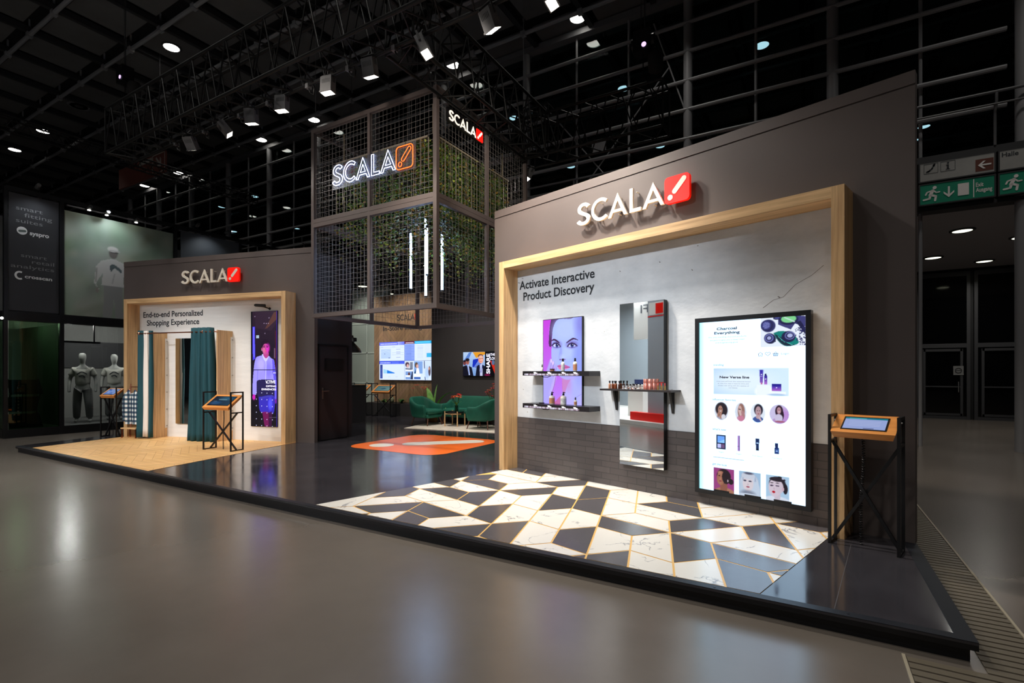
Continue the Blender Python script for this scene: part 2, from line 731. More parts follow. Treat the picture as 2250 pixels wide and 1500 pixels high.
ceil = structure(MB().box((-60, -14, 11.75), (16, 34, 11.9)).build('ceiling', m_cdark))
px = [-15.9 + 1.76 * k for k in range(-18, 15)]
py = [5.5 + 1.8 * k for k in range(-6, 14)]
b = MB()
for x in px:
    for y in py:
        b.box((x + 0.19, y + 0.19, 11.5), (x + 1.57, y + 1.61, 11.56))
b.build('ceiling_panels', m_cpan, ceil)
b = MB()
for y in py:
    b.cyl((-50, y, 11.3), (11, y, 11.3), 0.055, 8)
    for x in px:
        b.cyl((x, y, 11.3), (x, y, 11.75), 0.03, 5)
        b.box((x - 0.07, y - 0.07, 11.23), (x + 0.07, y + 0.07, 11.37))
b.build('ceiling_pipes', m_pipe, ceil)
b = MB()
for x in px:
    b.box((x - 0.07, -6, 11.36), (x + 0.07, 29, 11.52))
b.build('ceiling_beams', m_beam, ceil)

# glazed facade of the upper level
fac = structure(bpy.data.objects.new('wall_back', None))
COL.objects.link(fac)
fac.location = (-12, 13.7, 0)


def F(x, y, z):
    return (x + 12, y - 13.7, z)


colx = [3.6, 0.45, -2.72, -7.5, -10.7, -13.9, -17.1, -20.3, -23.4, -26.6, -29.8, -33.0, -36.2]
for x in colx:
    MB().cyl(F(x, 13.62, 0), F(x, 13.62, 11.4), 0.115, 16).build('column', m_pipe, fac, smooth=40)
for x in (2.03, -1.13, -4.3, -5.85, -9.1, -12.3, -15.5, -18.7, -21.9, -25.0, -28.2, -31.4):
    MB().cyl(F(x, 13.66, 0), F(x, 13.66, 11.4), 0.035, 8).build('mullion', m_pipe, fac, smooth=40)
for z in (6.85, 7.6, 8.35, 9.1, 9.85, 10.6):
    MB().cyl(F(-42, 13.55, z), F(3.35, 13.55, z), 0.05, 8).build('rail', m_pipe, fac, smooth=40)
MB().box(F(-42, 13.5, 11.28), F(9, 13.8, 11.45)).build('top_beam', m_grey, fac)
b = MB()
for x0, x1 in ((-5.8, -4.3), (-4.3, -2.8)):
    pass
for p, q in (((-6.9, 13.6, 9.6), (-4.25, 13.6, 6.2)), ((-3.2, 13.6, 9.6), (-6.2, 13.6, 6.2)), ((-3.6, 13.6, 10.9), (-2.8, 13.6, 8.4))):
    b.cyl(F(*p), F(*q), 0.02, 6)
b.box(F(-5.33, 13.52, 7.75), F(-4.93, 13.58, 8.1))
b.build('wind_brace', m_pipe, fac)
wx = sorted(colx + [9.0, -40.0])
for i in range(len(wx) - 1):
    w = MB().box(F(wx[i] + 0.12, 13.74, 6.0), F(wx[i + 1] - 0.12, 13.76, 11.28)).build('glass_pane', m_glass, fac)

# upper floor slab with fascia, soffit underneath, rear walls
structure(MB().box((-45, 13.85, 5.0), (12, 32, 5.75)).build('trim_1', M('soffit_grey', (150, 146, 148), 0.7)))
structure(MB().box((-45, 32, 0), (12, 32.3, 11.75)).build('wall_rear', M('rear_wall_dark', (40, 50, 52), 0.7)))
structure(MB().box((-46, 13, 0), (-45.7, 32, 11.75)).build('wall_left', m_dgrey))
structure(MB().box((-45, 13.5, 5.93), (12, 13.82, 6.07)).build('trim_2', m_dgrey))
structure(MB().box((-45, 13.5, 4.93), (12, 13.85, 5.0)).build('trim_3', m_dgrey))
structure(MB().box((-45, 13.62, 5.0), (12, 13.85, 5.93)).build('trim_4', M('fascia', (30, 30, 32), 0.6)))

# handrail of the balcony
t = thing('handrail', 'grey tubular handrail along the balcony above the hall signs', 'handrail', (3.17, 13.4, 6.07))
b = MB()
for z, r in ((1.02, 0.03), (0.78, 0.02)):
    b.cyl((-40, 0, z), (5, 0, z), r, 8)
b.build('rail', m_grey, t, smooth=40)
for x in range(-30, 2, 3):
    MB().tube([(x, 0.1, 0), (x, 0.1, 0.68), (x, 0.0, 0.8), (x, 0, 1.02)], 0.025, 8).build('post', m_grey, t, smooth=40)

# entrance doors at the far right
m_dglass = M('dark_door_glass', (6, 6, 7), 0.06, spec=0.5)
dw = structure(MB().box((-45, 22.06, 0), (12, 22.3, 5.0)).build('wall_entrance', M('entrance_wall', (16, 16, 17), 0.6)))
for i, (x0, x1) in enumerate(((3.15, 4.55), (4.65, 5.95))):
    d = structure(bpy.data.objects.new('door_%d' % (i + 1), None))
    COL.objects.link(d)
    d.location = (x0, 22, 0)
    w = x1 - x0
    b = MB()
    for xx in (0, w - 0.09):
        b.box((xx, -0.06, 0), (xx + 0.09, 0.05, 4.9))
    for z0, z1 in ((0, 0.1), (2.38, 2.52), (4.75, 4.9)):
        b.box((0.09, -0.05, z0), (w - 0.09, 0.05, z1))
    b.box((0.2, -0.055, 0.12), (w - 0.2, 0.03, 0.19)); b.box((0.2, -0.055, 2.26), (w - 0.2, 0.03, 2.34))
    b.box((0.18, -0.055, 0.12), (0.25, 0.03, 2.34)); b.box((w - 0.25, -0.055, 0.12), (w - 0.18, 0.03, 2.34))
    b.box((0.25, -0.055, 1.06), (w - 0.25, 0.03, 1.1))
    b.build('frame', M('door_frame_grey', (58, 58, 60), 0.5), d)
    MB().box((0.09, 0.0, 0.1), (w - 0.09, 0.02, 2.38)).build('leaf_glass', m_dglass, d)
    MB().box((0.09, 0.0, 2.52), (w - 0.09, 0.02, 4.75)).build('transom_glass', m_dglass, d)
    MB().cyl((w - 0.3, -0.09, 0.9), (w - 0.3, -0.09, 1.25), 0.02).build('handle', m_steel, d)
t = thing('notice_sticker', 'small square sticker on the glass of the left entrance door', 'sticker', (4.25, 21.93, 1.62))
b = MB().mat(0).box((-0.13, -0.005, -0.15), (0.13, 0.005, 0.15)).mat(1)
b.tube([(0.08 * math.cos(a), -0.008, 0.08 * math.sin(a)) for a in [2 * PI * i / 16 for i in range(16)]], 0.012, 5, closed=True)
b.box((-0.07, -0.009, -0.008), (0.07, -0.005, 0.012))
b.build('sheet', [M('sticker_grey', (120, 120, 118), 0.6), m_dgrey], t)

# ------------------------------------------------------------------ ceiling downlights
def downlight(x, y, z, label, lens, r=0.21, group='round ceiling downlights'):
    t = thing('downlight', label, 'ceiling light', (x, y, z), 0, group)
    MB().lathe([(r + 0.05, 0.07), (r + 0.06, 0.0), (r + 0.03, -0.02), (r, -0.01), (r, 0.04)], seg=24).build('rim', m_dgrey, t, smooth=40)
    MB().lathe([(0.001, -0.005), (r, -0.005), (r, 0.02)], seg=24).build('lens', lens, t, smooth=40)
    return t


GR = 'round downlight in the dark gridded ceiling, '
for x, y, l in ((-16.8, 8.02, GR + 'highest at the upper left beside the hoist'), (-27.18, 8.12, GR + 'far left above the thin grey truss'),
                (-30.56, 8.16, GR + 'at the left picture edge'), (-20.17, 13.15, GR + 'below the last grey floodlights of the truss'),
                (-16.79, 13.16, GR + 'just left of the mesh tower top'), (-27.09, 13.25, GR + 'right of the brown arrow sign'),
                (-30.49, 13.24, GR + 'below the brown arrow sign'), (-9.92, 13.08, GR + 'partly hidden by the truss corner'),
                (-5.6, 13.13, GR + 'brightest one, top centre with a flare')):
    downlight(x, y, 11.48, l, m_lens, 0.21)
GS = 'bluish downlight behind the glazed facade, '
for x, y, l in ((-1.25, 17.06, 'between two columns at the upper right'), (-5.6, 17.2, 'above the end of the right-hand truss'),
                (-9.92, 17.04, 'behind the truss right of the mesh tower'), (-5.66, 22.4, 'just over the large wall left of its column'),
                (-9.93, 22.45, 'below the lower chord of the right-hand truss'), (3.85, 22.2, 'over the balcony handrail'),
                (3.98, 26.03, 'below the balcony handrail'), (3.92, 27.44, 'cut by the edge of the large wall'),
                (-27.0, 17.2, 'high above the small grey wall of the neighbour'), (-30.4, 17.3, 'highest between the left columns'),
                (-35.0, 20.75, 'just over the neighbour stand roof beam'), (-30.5, 22.5, 'low, left beside the mesh tower')):
    downlight(x, y, 11.48, GS + l, m_lensc, 0.2, 'downlights behind the glass facade')
GF = 'flat round downlight in the entrance soffit, '
for x, y, l in ((3.18, 16.04, 'nearest below the green exit sign'), (3.18, 19.4, 'left of the back pair'), (4.64, 20.8, 'right of the back pair'),
                (4.64, 17.6, 'at the right picture edge'), (-15.3, 14.3, 'seen left through the mesh tower'),
                (-15.78, 16.24, 'seen in the middle through the mesh tower'), (-16.5, 18.6, 'seen low through the mesh tower')):
    downlight(x, y, 4.98, GF + l, m_lensd, 0.19, 'soffit downlights')

for x, y, l in ((-23.41, 8.01, 'round dark ceiling speaker high at the left above the thin grey truss'), (-28.65, 11.47, 'round dark ceiling speaker below the brown arrow sign')):
    t = thing('ceiling_speaker', l, 'ceiling speaker', (x, y, 11.46))
    MB().lathe([(0.34, 0.05), (0.35, 0.0), (0.30, -0.03), (0.26, -0.02)], seg=24).build('ring', m_grey, t, smooth=50)
    MB().lathe([(0.26, -0.02), (0.14, 0.03), (0.12, -0.03), (0.001, -0.05)], seg=24).build('cone', m_dgrey, t, smooth=50)

# ------------------------------------------------------------------ hall signs on the balcony front
m_sgrey = M('sign_backlit_grey', (120, 118, 114), 0.4, emit=(150, 148, 142), estr=0.07, var=0.15, vscale=2.0)
m_sgreen = M('sign_green', (18, 120, 92), 0.45, emit=(10, 120, 90), estr=0.045)
m_smark = M('sign_mark', (205, 200, 196), 0.5, emit=(190, 186, 180), estr=0.06)
m_sbrown = M('sign_brown', (96, 48, 34), 0.5)


def running_man(b, x, z, s):
    P = lambda a, c: (x + a * s, z + c * s)
    b.plate([circle(*P(0.62, 0.86), 0.1 * s)], -0.012, -0.004)
    for a, c, d, e, r in ((0.52, 0.68, 0.4, 0.4, 0.085), (0.52, 0.7, 0.25, 0.62, 0.04), (0.25, 0.62, 0.18, 0.46, 0.04), (0.56, 0.68, 0.7, 0.54, 0.04),
                          (0.7, 0.54, 0.86, 0.56, 0.035), (0.42, 0.4, 0.36, 0.2, 0.06), (0.36, 0.2, 0.08, 0.16, 0.05), (0.44, 0.42, 0.68, 0.32, 0.06),
                          (0.68, 0.32, 0.64, 0.06, 0.055)):
        b.plate([capsule(*P(a, c), *P(d, e), r * s, 4)], -0.012, -0.004)


def arrow(b, x, z, s, ang, y0=-0.012, y1=-0.004):
    X = Matrix.Translation((x, 0, z)) @ Matrix.Rotation(rad(ang), 4, 'Y')
    b.plate([[(-0.5 * s, -0.07 * s), (0.3 * s, -0.07 * s), (0.3 * s, 0.07 * s), (-0.5 * s, 0.07 * s)]], y0, y1, X)
    b.plate([[(0.5 * s, 0), (0.1 * s, 0.38 * s), (-0.08 * s, 0.38 * s), (0.28 * s, 0.0)]], y0, y1, X)
    b.plate([[(0.5 * s, 0), (0.28 * s, 0), (-0.08 * s, -0.38 * s), (0.1 * s, -0.38 * s)]], y0, y1, X)


def board(name, label, cat, x0, x1, z0, z1, mat):
    t = thing(name, label, cat, (x0, 13.42, z0))
    MB().box((0, 0, 0), (x1 - x0, 0.12, z1 - z0)).build('panel', mat, t)
    fr = MB()
    w, h, e = x1 - x0, z1 - z0, 0.025
    for a, c in (((-e, -0.01, -e), (0, 0.12, h + e)), ((w, -0.01, -e), (w + e, 0.12, h + e)), ((0, -0.01, -e), (w, 0.12, 0)), ((0, -0.01, h), (w, 0.12, h + e))):
        fr.box(a, c)
    fr.build('frame', m_dgrey, t)
    return t


t = board('direction_sign', 'grey hall direction sign with telephone and info symbols and a brown arrow field', 'sign', 1.99, 3.14, 5.53, 5.9, m_sgrey)
b = MB()
for x0 in (0.06, 0.33):
    for a, c in (((x0, 0.15), (x0 + 0.23, 0.155)), ((x0, 0.345), (x0 + 0.23, 0.35)), ((x0, 0.15), (x0 + 0.005, 0.35)), ((x0 + 0.225, 0.15), (x0 + 0.23, 0.35))):
        b.box((a[0], -0.008, a[1]), (c[0], -0.002, c[1]))
b.plate([capsule(0.11, 0.185, 0.15, 0.2, 0.016, 4)], -0.01, -0.002)
b.plate([capsule(0.22, 0.30, 0.23, 0.325, 0.018, 4)], -0.01, -0.002)
b.plate([capsule(0.13, 0.19, 0.19, 0.24, 0.013, 4)], -0.01, -0.002)
b.plate([capsule(0.19, 0.24, 0.222, 0.31, 0.013, 4)], -0.01, -0.002)
b.box((0.43, -0.01, 0.185), (0.46, -0.002, 0.275)); b.box((0.412, -0.01, 0.18), (0.478, -0.002, 0.192)); b.box((0.415, -0.01, 0.265), (0.46, -0.002, 0.277))
b.plate([circle(0.447, 0.312, 0.018, 12)], -0.01, -0.002)
b.build('symbols', m_text, t)
MB().box((0.87, -0.006, 0.04), (1.14, 0.0, 0.28)).build('arrow_field', m_sbrown, t)
b = MB(); arrow(b, 1.005, 0.16, 0.2, 180, -0.014, -0.007); b.build('arrow', m_smark, t)
for k, (x0, x1) in enumerate(((1.99, 3.14), (3.22, 4.4))):
    t = board('exit_sign', ('green emergency exit sign reading Exit Ausgang below the grey direction sign', 'green emergency exit sign below the Halle board at the right picture edge')[k],
              'exit sign', x0, x1, 5.05, 5.45, m_sgreen)
    b = MB()
    running_man(b, 0.03, 0.04, 0.33)
    arrow(b, 0.46, 0.2, 0.22, 90)
    b.box((0.60, -0.012, 0.09), (0.77, -0.002, 0.33)); b.box((0.835, -0.012, 0.02), (0.85, -0.002, 0.38))
    text_into(b, 'Exit', 0.875, 0.99, 0.22, 0.085, -0.006, 0.02)
    text_into(b, 'Ausgang', 0.875, 1.12, 0.115, 0.085, -0.006, 0.02)
    b.build('symbols', m_smark, t)
t = board('hall_sign', 'grey sign board reading Halle at the right picture edge', 'sign', 3.22, 4.4, 5.53, 5.9, m_sgrey)
b = MB(); text_into(b, 'Halle', 0.03, 0.27, 0.25, 0.09, -0.005, 0.02); b.build('lettering', m_text, t)

# brown arrow sign hung under the left part of the ceiling
t = thing('hanging_sign', 'brown hanging sign with a white arrow pointing down right below the truss end', 'sign', (-18.0, 8.0, 7.86))
MB().box((-2.2, 0, -0.1), (0.87, 0.05, 0.55)).build('panel', M('hanging_sign_brown', (120, 66, 54), 0.6), t)
b = MB(); arrow(b, 0.48, 0.27, 0.42, 45, -0.015, -0.002)
b.box((0.1, -0.012, -0.06), (0.125, -0.002, 0.53)); b.box((0.84, -0.012, -0.06), (0.86, -0.002, 0.53)); b.box((0.1, -0.012, 0.51), (0.86, -0.002, 0.53)); b.box((0.1, -0.012, -0.06), (0.86, -0.002, -0.04))
b.box((-0.75, -0.012, 0.38), (0.06, -0.002, 0.5))
b.build('arrow', M('hanging_sign_mark', (170, 165, 158), 0.6), t)
b = MB()
for x in (-1.8, 0.5):
    b.cyl((x, 0.02, 0.55), (x, 0.02, 3.66), 0.008, 6)
b.build('wire', m_grey, t)

# ribbed floor grating beside the platform
b = MB()
y = 0.3
while y < 13.0:
    b.mat(0).box((0.46 if y < 3.5 else 0.80, y, 0.0), (1.08, y + 0.052, 0.006))
    y += 0.07
b.mat(1).box((1.085, 0.3, 0), (1.10, 13, 0.008)).box((0.44, 0.3, 0), (0.455, 3.52, 0.008))
tag(b.build('floor_grating', [M('grating', (100, 92, 78), 0.4), M('grating_edge', (160, 150, 130), 0.4)]), 'ribbed floor channel cover running along the right edge of the platform', 'floor grating')

# ------------------------------------------------------------------ platform and floor coverings
def clip_half(poly, f):
    out = []
    n = len(poly)
    for i in range(n):
        a, b2 = poly[i], poly[(i + 1) % n]
        fa, fb = f(a), f(b2)
        if fa >= 0:
            out.append(a)
        if (fa >= 0) != (fb >= 0):
            t = fa / (fa - fb)
            out.append((a[0] + (b2[0] - a[0]) * t, a[1] + (b2[1] - a[1]) * t))
    return out


def clip_all(poly, fs):
    for f in fs:
        poly = clip_half(poly, f)
        if len(poly) < 3:
            return []
    return poly


def area2(p):
    return sum(p[i][0] * p[(i + 1) % len(p)][1] - p[(i + 1) % len(p)][0] * p[i][1] for i in range(len(p))) / 2


def inset(poly, d):
    if area2(poly) < 0:
        poly = poly[::-1]
    fs = []
    n = len(poly)
    for i in range(n):
        (x0, y0), (x1, y1) = poly[i], poly[(i + 1) % n]
        l = math.hypot(x1 - x0, y1 - y0)
        if l < 1e-5:
            continue
        nx, ny = -(y1 - y0) / l, (x1 - x0) / l
        fs.append(lambda p, x0=x0, y0=y0, nx=nx, ny=ny: (p[0] - x0) * nx + (p[1] - y0) * ny - d)
    return clip_all(poly, fs)


def flat(b, poly, z):
    """horizontal face at height z, facing up"""
    if area2(poly) < 0:
        poly = poly[::-1]
    b.add([(x, y, z) for x, y in poly], [list(range(len(poly)))])


PFX = [(-13.4, 3.59), (0.78, 3.59), (0.78, 13.2), (-14.6, 13.2), (-14.2, 6.7)]


def slab(b, poly, z0, z1):
    n = len(poly)
    b.add([(x, y, z0) for x, y in poly] + [(x, y, z1) for x, y in poly],
          [list(range(n))[::-1], [n + i for i in range(n)]] + [[i, (i + 1) % n, n + (i + 1) % n, n + i] for i in range(n)])


plat = thing('exhibition_platform', 'low black raised platform that carries the whole exhibition stand', 'platform', (-6.4, 8.0, 0))
PL = [(x + 6.4, y - 8.0) for x, y in PFX]
m_vinyl = M('dark_vinyl', (54, 52, 56), 0.13, spec=0.5, var=0.16, vscale=2.2, rvar=0.04)
m_edge = M('platform_edge', (17, 17, 20), 0.4, spec=0.4)
b = MB(); slab(b, PL, 0.105, 0.12); b.build('top_surface', m_vinyl, plat)
b = MB(); slab(b, PL, 0.075, 0.105); b.build('edge_trim', m_edge, plat)
b = MB(); slab(b, inset(PL, 0.03), 0.0, 0.075); b.build('skirting', m_edge, plat)
b = MB()
b.box((-7.0, -4.41, 0.1195), (7.18, -4.34, 0.123)); b.box((7.09, -4.34, 0.1195), (7.18, 5, 0.123))
b.build('top_edging', M('platform_edging', (26, 28, 34), 0.42, spec=0.3), plat)
for x, y in ((-1.9, 3.62), (-0.95, 3.62), (-0.55, 3.62), (0.2, 3.63), (-3.2, 3.62)):
    MB().lathe([(0.008, 0.1225), (0.008, 0.1245), (0.001, 0.125)], (x + 6.4, y - 8.0, 0), 8).build('screw', m_black, plat)
# seam lines of the vinyl sheets right of the tiles
b = MB()
b.bar((0.30 + 6.4, 5.1 - 8, 0.1203), (0.13 + 6.4, 3.66 - 8, 0.1203), 0.004, 0.001)
b.build('vinyl_seam', M('seam', (76, 72, 72), 0.5), plat)

# chevron planks
def chevron(x0, x1, y0, y1, cw, pw, slope):
    out = []
    i = 0
    x = x0
    while x < x1:
        s = slope if i % 2 == 0 else -slope
        y = y0 - cw * 2
        while y < y1 + cw * 2:
            out.append([(x, y), (x + cw, y + s * cw), (x + cw, y + s * cw + pw), (x, y + pw)])
            y += pw
        x += cw
        i += 1
    return out


def Lw(p): q = L_.w(p[0], 0, p[1]); return (q.x, q.y)
def Rw(p): q = R.w(p[0], 0, p[1]); return (q.x, q.y)


m_oakf = wood('oak_chevron_floor', (220, 168, 106), (238, 192, 130), 'X', 5, tint=True, rough=0.42)
b = MB()
rnd = random.Random(3)
hp = [lambda p: p[0] - 0.44, lambda p: 4.76 - p[0], lambda p: p[1] - 0.0, lambda p: Lw(p)[1] - 3.665]
base = clip_all([(0.44, 0), (4.76, 0), (4.76, 5), (0.44, 5)], hp)
b.t = (0.55, 0.5, 0.45)
slab(b, [tuple(Vector(Lw(p)) - Vector((-11.3, 5.0))) for p in base][::-1], 0.0, 0.002)
for q in chevron(0.3, 4.9, -0.2, 3.6, 0.72, 0.17, 0.9):
    c = clip_all(q, hp)
    if len(c) > 2:
        c = inset(c, 0.0025)
    if len(c) > 2:
        k = rnd.uniform(0.93, 1.05)
        b.t = (k, k * rnd.uniform(0.98, 1.01), k * rnd.uniform(0.95, 1.02))
        flat(b, [tuple(Vector(Lw(p)) - Vector((-11.3, 5.0))) for p in c], 0.004)
tag(b.build('wood_flooring', m_oakf, loc=(-11.3, 5.0, ZP), tint=True), 'light oak chevron floor laid in front of the fitting room wall', 'floor covering')

# marble and black tile floor on a triangular lattice
W_, D_ = 0, 1
TI = [
    (W_, [(-5, 0), (-2, 0), (-2, 1), (-4, 1), (-5, 1)]), (W_, [(-4, 1), (-2, 1), (-3, 2), (-4, 2)]), (D_, [(-2, 1), (0, -1), (0, 0), (-1, 1)]),
    (W_, [(-2, 1), (-2, 0), (-1, -1), (0, -1)]), (W_, [(-2, 0), (-2, -1), (-1, -1)]), (D_, [(-4, 0), (-3, 0), (-3, -1), (-4, -1)]),
    (D_, [(-3, 0), (-2, 0), (-2, -1), (-3, -1)]), (W_, [(-3, 2), (-2, 1), (-1, 1), (-3, 3)]), (D_, [(-5, 3), (-4, 2), (-3, 2), (-3, 3)]),
    (D_, [(-5, 3), (-5, 2), (-4, 1), (-4, 2)]), (W_, [(-5, 2), (-5, 3), (-6, 3), (-6, 2)]), (D_, [(-6, 4), (-6, 3), (-5, 3), (-5, 4)]),
    (W_, [(-6, 4), (-5, 4), (-6, 5), (-7, 5)]), (W_, [(-5, 3), (-3, 3), (-4, 4), (-5, 4)]), (D_, [(-6, 5), (-5, 4), (-4, 4), (-4, 5)]),
    (D_, [(-4, 4), (-3, 3), (-3, 5), (-4, 5)]), (D_, [(-7, 7), (-6, 6), (-6, 5), (-7, 5)]), (W_, [(-7, 5), (-7, 8), (-9, 10), (-9, 5)]),
    (W_, [(-7, 7), (-6, 6), (-5, 6), (-7, 8)]), (W_, [(-6, 5), (-4, 5), (-5, 6), (-6, 6)]), (W_, [(-5, 6), (-4, 5), (-3, 5), (-3, 6)]),
    (D_, [(-7, 8), (-5, 6), (-5, 7), (-6, 8)]), (D_, [(-5, 6), (-3, 6), (-4, 7), (-5, 7)]), (D_, [(-5, 7), (-4, 7), (-4, 8), (-5, 9)]),
    (W_, [(-6, 8), (-5, 7), (-5, 9), (-6, 9)]), (W_, [(-7, 8), (-6, 8), (-7, 9), (-8, 9)]), (D_, [(-6, 8), (-6, 9), (-7, 10), (-7, 9)]),
    (W_, [(-4, 7), (-3, 6), (-2, 6), (-4, 8)]), (D_, [(-4, 8), (-2, 6), (-2, 7), (-3, 8)]), (W_, [(-2, 7), (-1, 7), (-2, 8)]),
    (W_, [(-3, 8), (-2, 7), (-2, 8)]), (W_, [(-3, 3), (-2, 3), (-2, 4), (-3, 5)]), (D_, [(-3, 5), (-2, 4), (-2, 6), (-3, 6)]),
    (D_, [(-3, 3), (-1, 1), (-1, 2), (-2, 3)]), (W_, [(-2, 3), (-1, 2), (-1, 4), (-2, 4)]), (W_, [(-2, 4), (-1, 4), (-1, 5), (-2, 6)]),
    (D_, [(-2, 6), (-1, 5), (-1, 7), (-2, 7)]), (W_, [(-1, 1), (0, 0), (0, 2), (-1, 2)]), (D_, [(-1, 2), (0, 2), (0, 3), (-1, 4)]),
    (W_, [(-1, 4), (0, 3), (0, 5), (-1, 5)]), (W_, [(-1, 5), (0, 5), (0, 6), (-1, 7)]), (D_, [(0, 5), (1, 4), (1, 6), (0, 6)]),
    (W_, [(-1, 7), (0, 6), (1, 6), (-1, 8)]), (D_, [(-1, 8), (1, 6), (1, 8)]), (D_, [(0, 0), (1, 0), (1, 1), (0, 2)]),
    (D_, [(0, 2), (1, 1), (1, 3), (0, 3)]), (W_, [(0, 3), (1, 3), (1, 4), (0, 5)]), (W_, [(0, 0), (0, -1), (2, -1), (1, 0)]),
    (W_, [(1, 0), (2, -1), (2, 1), (1, 1)]), (W_, [(1, 1), (2, 1), (2, 2), (1, 3)]), (W_, [(2, -1), (3, -1), (3, 0), (2, 1)]),
    (D_, [(2, 1), (3, 0), (4, 0), (4, 1)]), (D_, [(3, -1), (4, -1), (4, 0), (3, 0)]), (W_, [(2, 1), (4, 1), (3, 2), (2, 2)]),
    (W_, [(1, 3), (2, 2), (3, 2), (3, 3)]), (D_, [(1, 3), (3, 3), (2, 4), (1, 4)]), (W_, [(1, 4), (2, 4), (2, 5), (1, 6)]),
    (D_, [(1, 6), (2, 5), (2, 7), (1, 7)]), (W_, [(2, 4), (3, 3), (3, 5), (2, 5)]), (W_, [(2, 5), (3, 5), (3, 6), (2, 7)]),
    (D_, [(3, 2), (4, 1), (5, 1), (3, 3)]), (W_, [(4, -1), (5, -1), (4, 0)]), (W_, [(4, 0), (5, -1), (6, -1), (4, 1)]),
    (W_, [(4, 1), (6, -1), (6, 0), (5, 1)]), (W_, [(6, -1), (7, -1), (6, 0)]), (D_, [(6, 0), (7, -1), (8, -1), (7, 0)]),
    (W_, [(6, 0), (7, 0), (7, 1), (6, 2)]), (W_, [(7, 0), (8, -1), (8, 0), (7, 1)]), (W_, [(6, 2), (7, 1), (7, 3), (6, 3)]),
    (D_, [(5, 1), (6, 0), (6, 2), (5, 2)]), (W_, [(3, 3), (5, 1), (5, 2), (4, 3)]), (W_, [(4, 3), (5, 2), (6, 2), (6, 3)]),
    (D_, [(3, 3), (4, 3), (4, 4), (3, 5)]), (D_, [(4, 3), (6, 3), (5, 4), (4, 4)]), (D_, [(5, 4), (6, 3), (6, 4)]),
    (W_, [(5, 4), (6, 4), (6, 5), (5, 5)]), (D_, [(4, 4), (5, 4), (5, 6), (4, 6)]), (W_, [(3, 5), (4, 4), (4, 6), (3, 7)]),
]


def marble(name):
    m = bpy.data.materials.new(name)
    N, L = nodes_of(m)
    bs = N['Principled BSDF']
    bs.inputs['Roughness'].default_value = 0.26
    bs.inputs['Specular IOR Level'].default_value = 0.7
    tc = N.new('ShaderNodeTexCoord')
    n1 = N.new('ShaderNodeTexNoise'); n1.inputs['Scale'].default_value = 2.2; n1.inputs['Detail'].default_value = 9; n1.inputs['Distortion'].default_value = 0.6
    L.new(tc.outputs['Object'], n1.inputs['Vector'])
    r = N.new('ShaderNodeValToRGB')
    e = r.color_ramp.elements
    e[0].position = 0.0; e[0].color = (*lin((230, 226, 218)), 1)
    e[1].position = 1.0; e[1].color = (*lin((232, 228, 220)), 1)
    for p, c in ((0.488, (230, 226, 218)), (0.5, (140, 140, 144)), (0.507, (230, 226, 218))):
        q = e.new(p); q.color = (*lin(c), 1)
    L.new(n1.outputs['Fac'], r.inputs['Fac'])
    n2 = N.new('ShaderNodeTexNoise'); n2.inputs['Scale'].default_value = 4.5; n2.inputs['Detail'].default_value = 2
    L.new(tc.outputs['Object'], n2.inputs['Vector'])
    mr = N.new('ShaderNodeMapRange'); mr.inputs['From Min'].default_value = 0.44; mr.inputs['From Max'].default_value = 0.54
    L.new(n2.outputs['Fac'], mr.inputs['Value'])
    mx = N.new('ShaderNodeMix'); mx.data_type = 'RGBA'
    mx.inputs[6].default_value = (*lin((230, 226, 218)), 1)
    L.new(mr.outputs['Result'], mx.inputs[0]); L.new(r.outputs['Color'], mx.inputs[7])
    L.new(mx.outputs[2], bs.inputs['Base Color'])
    return m


b = MB()
hp = [lambda p: p[0] - 0.515, lambda p: 4.72 - p[0], lambda p: p[1] - 0.005, lambda p: Rw(p)[1] - 3.665]
base = clip_all([(0.515, 0), (4.72, 0), (4.72, 5), (0.515, 5)], hp)
org = Vector((-2.0, 5.0))
slab(b.mat(2), [tuple(Vector(Rw(p)) - org) for p in base][::-1], 0.0, 0.002)
for c, q in TI:
    q = [(1.991 + 0.377 * i + 0.1885 * j, 0.24 + 0.325 * j) for i, j in q]
    q = clip_all(inset(q, 0.008), hp)
    if len(q) > 2:
        flat(b.mat(c), [tuple(Vector(Rw(p)) - org) for p in q], 0.004)
tag(b.build('tile_flooring', [marble('white_marble'), M('anthracite_tile', (84, 81, 84), 0.24, spec=0.8, var=0.06, vscale=5), M('gold_joint', (232, 184, 104), 0.4)], loc=(-2.0, 5.0, ZP)),
    'geometric floor of white marble and anthracite tiles with gold joints', 'floor covering')

# orange floor sticker with the white exclamation mark
t = thing('floor_sticker', 'orange rounded square floor sticker with a white exclamation mark under the tower', 'floor sticker', (-6.7, 7.95, ZP))
b = MB()
flat(b, rsquare(-1.15, -1.15, 1.15, 1.15, 0.4, 8), 0.002)
b.build('base', M('orange_sticker', (255, 114, 38), 0.3, var=0.10, vscale=1.1), t)
dot, bar_ = emblem_marks(-1.15, 1.15, -1.15, 1.15)
b = MB(); flat(b, dot, 0.004); flat(b, bar_, 0.004)
b.build('exclamation_mark', M('cream_sticker', (244, 236, 220), 0.3), t)

# ------------------------------------------------------------------ stand walls
m_oakv = wood('oak_vertical', (186, 144, 98), (228, 188, 136), 'Z', 9)
m_oakh = wood('oak_horizontal', (190, 148, 102), (232, 192, 140), 'X', 9)


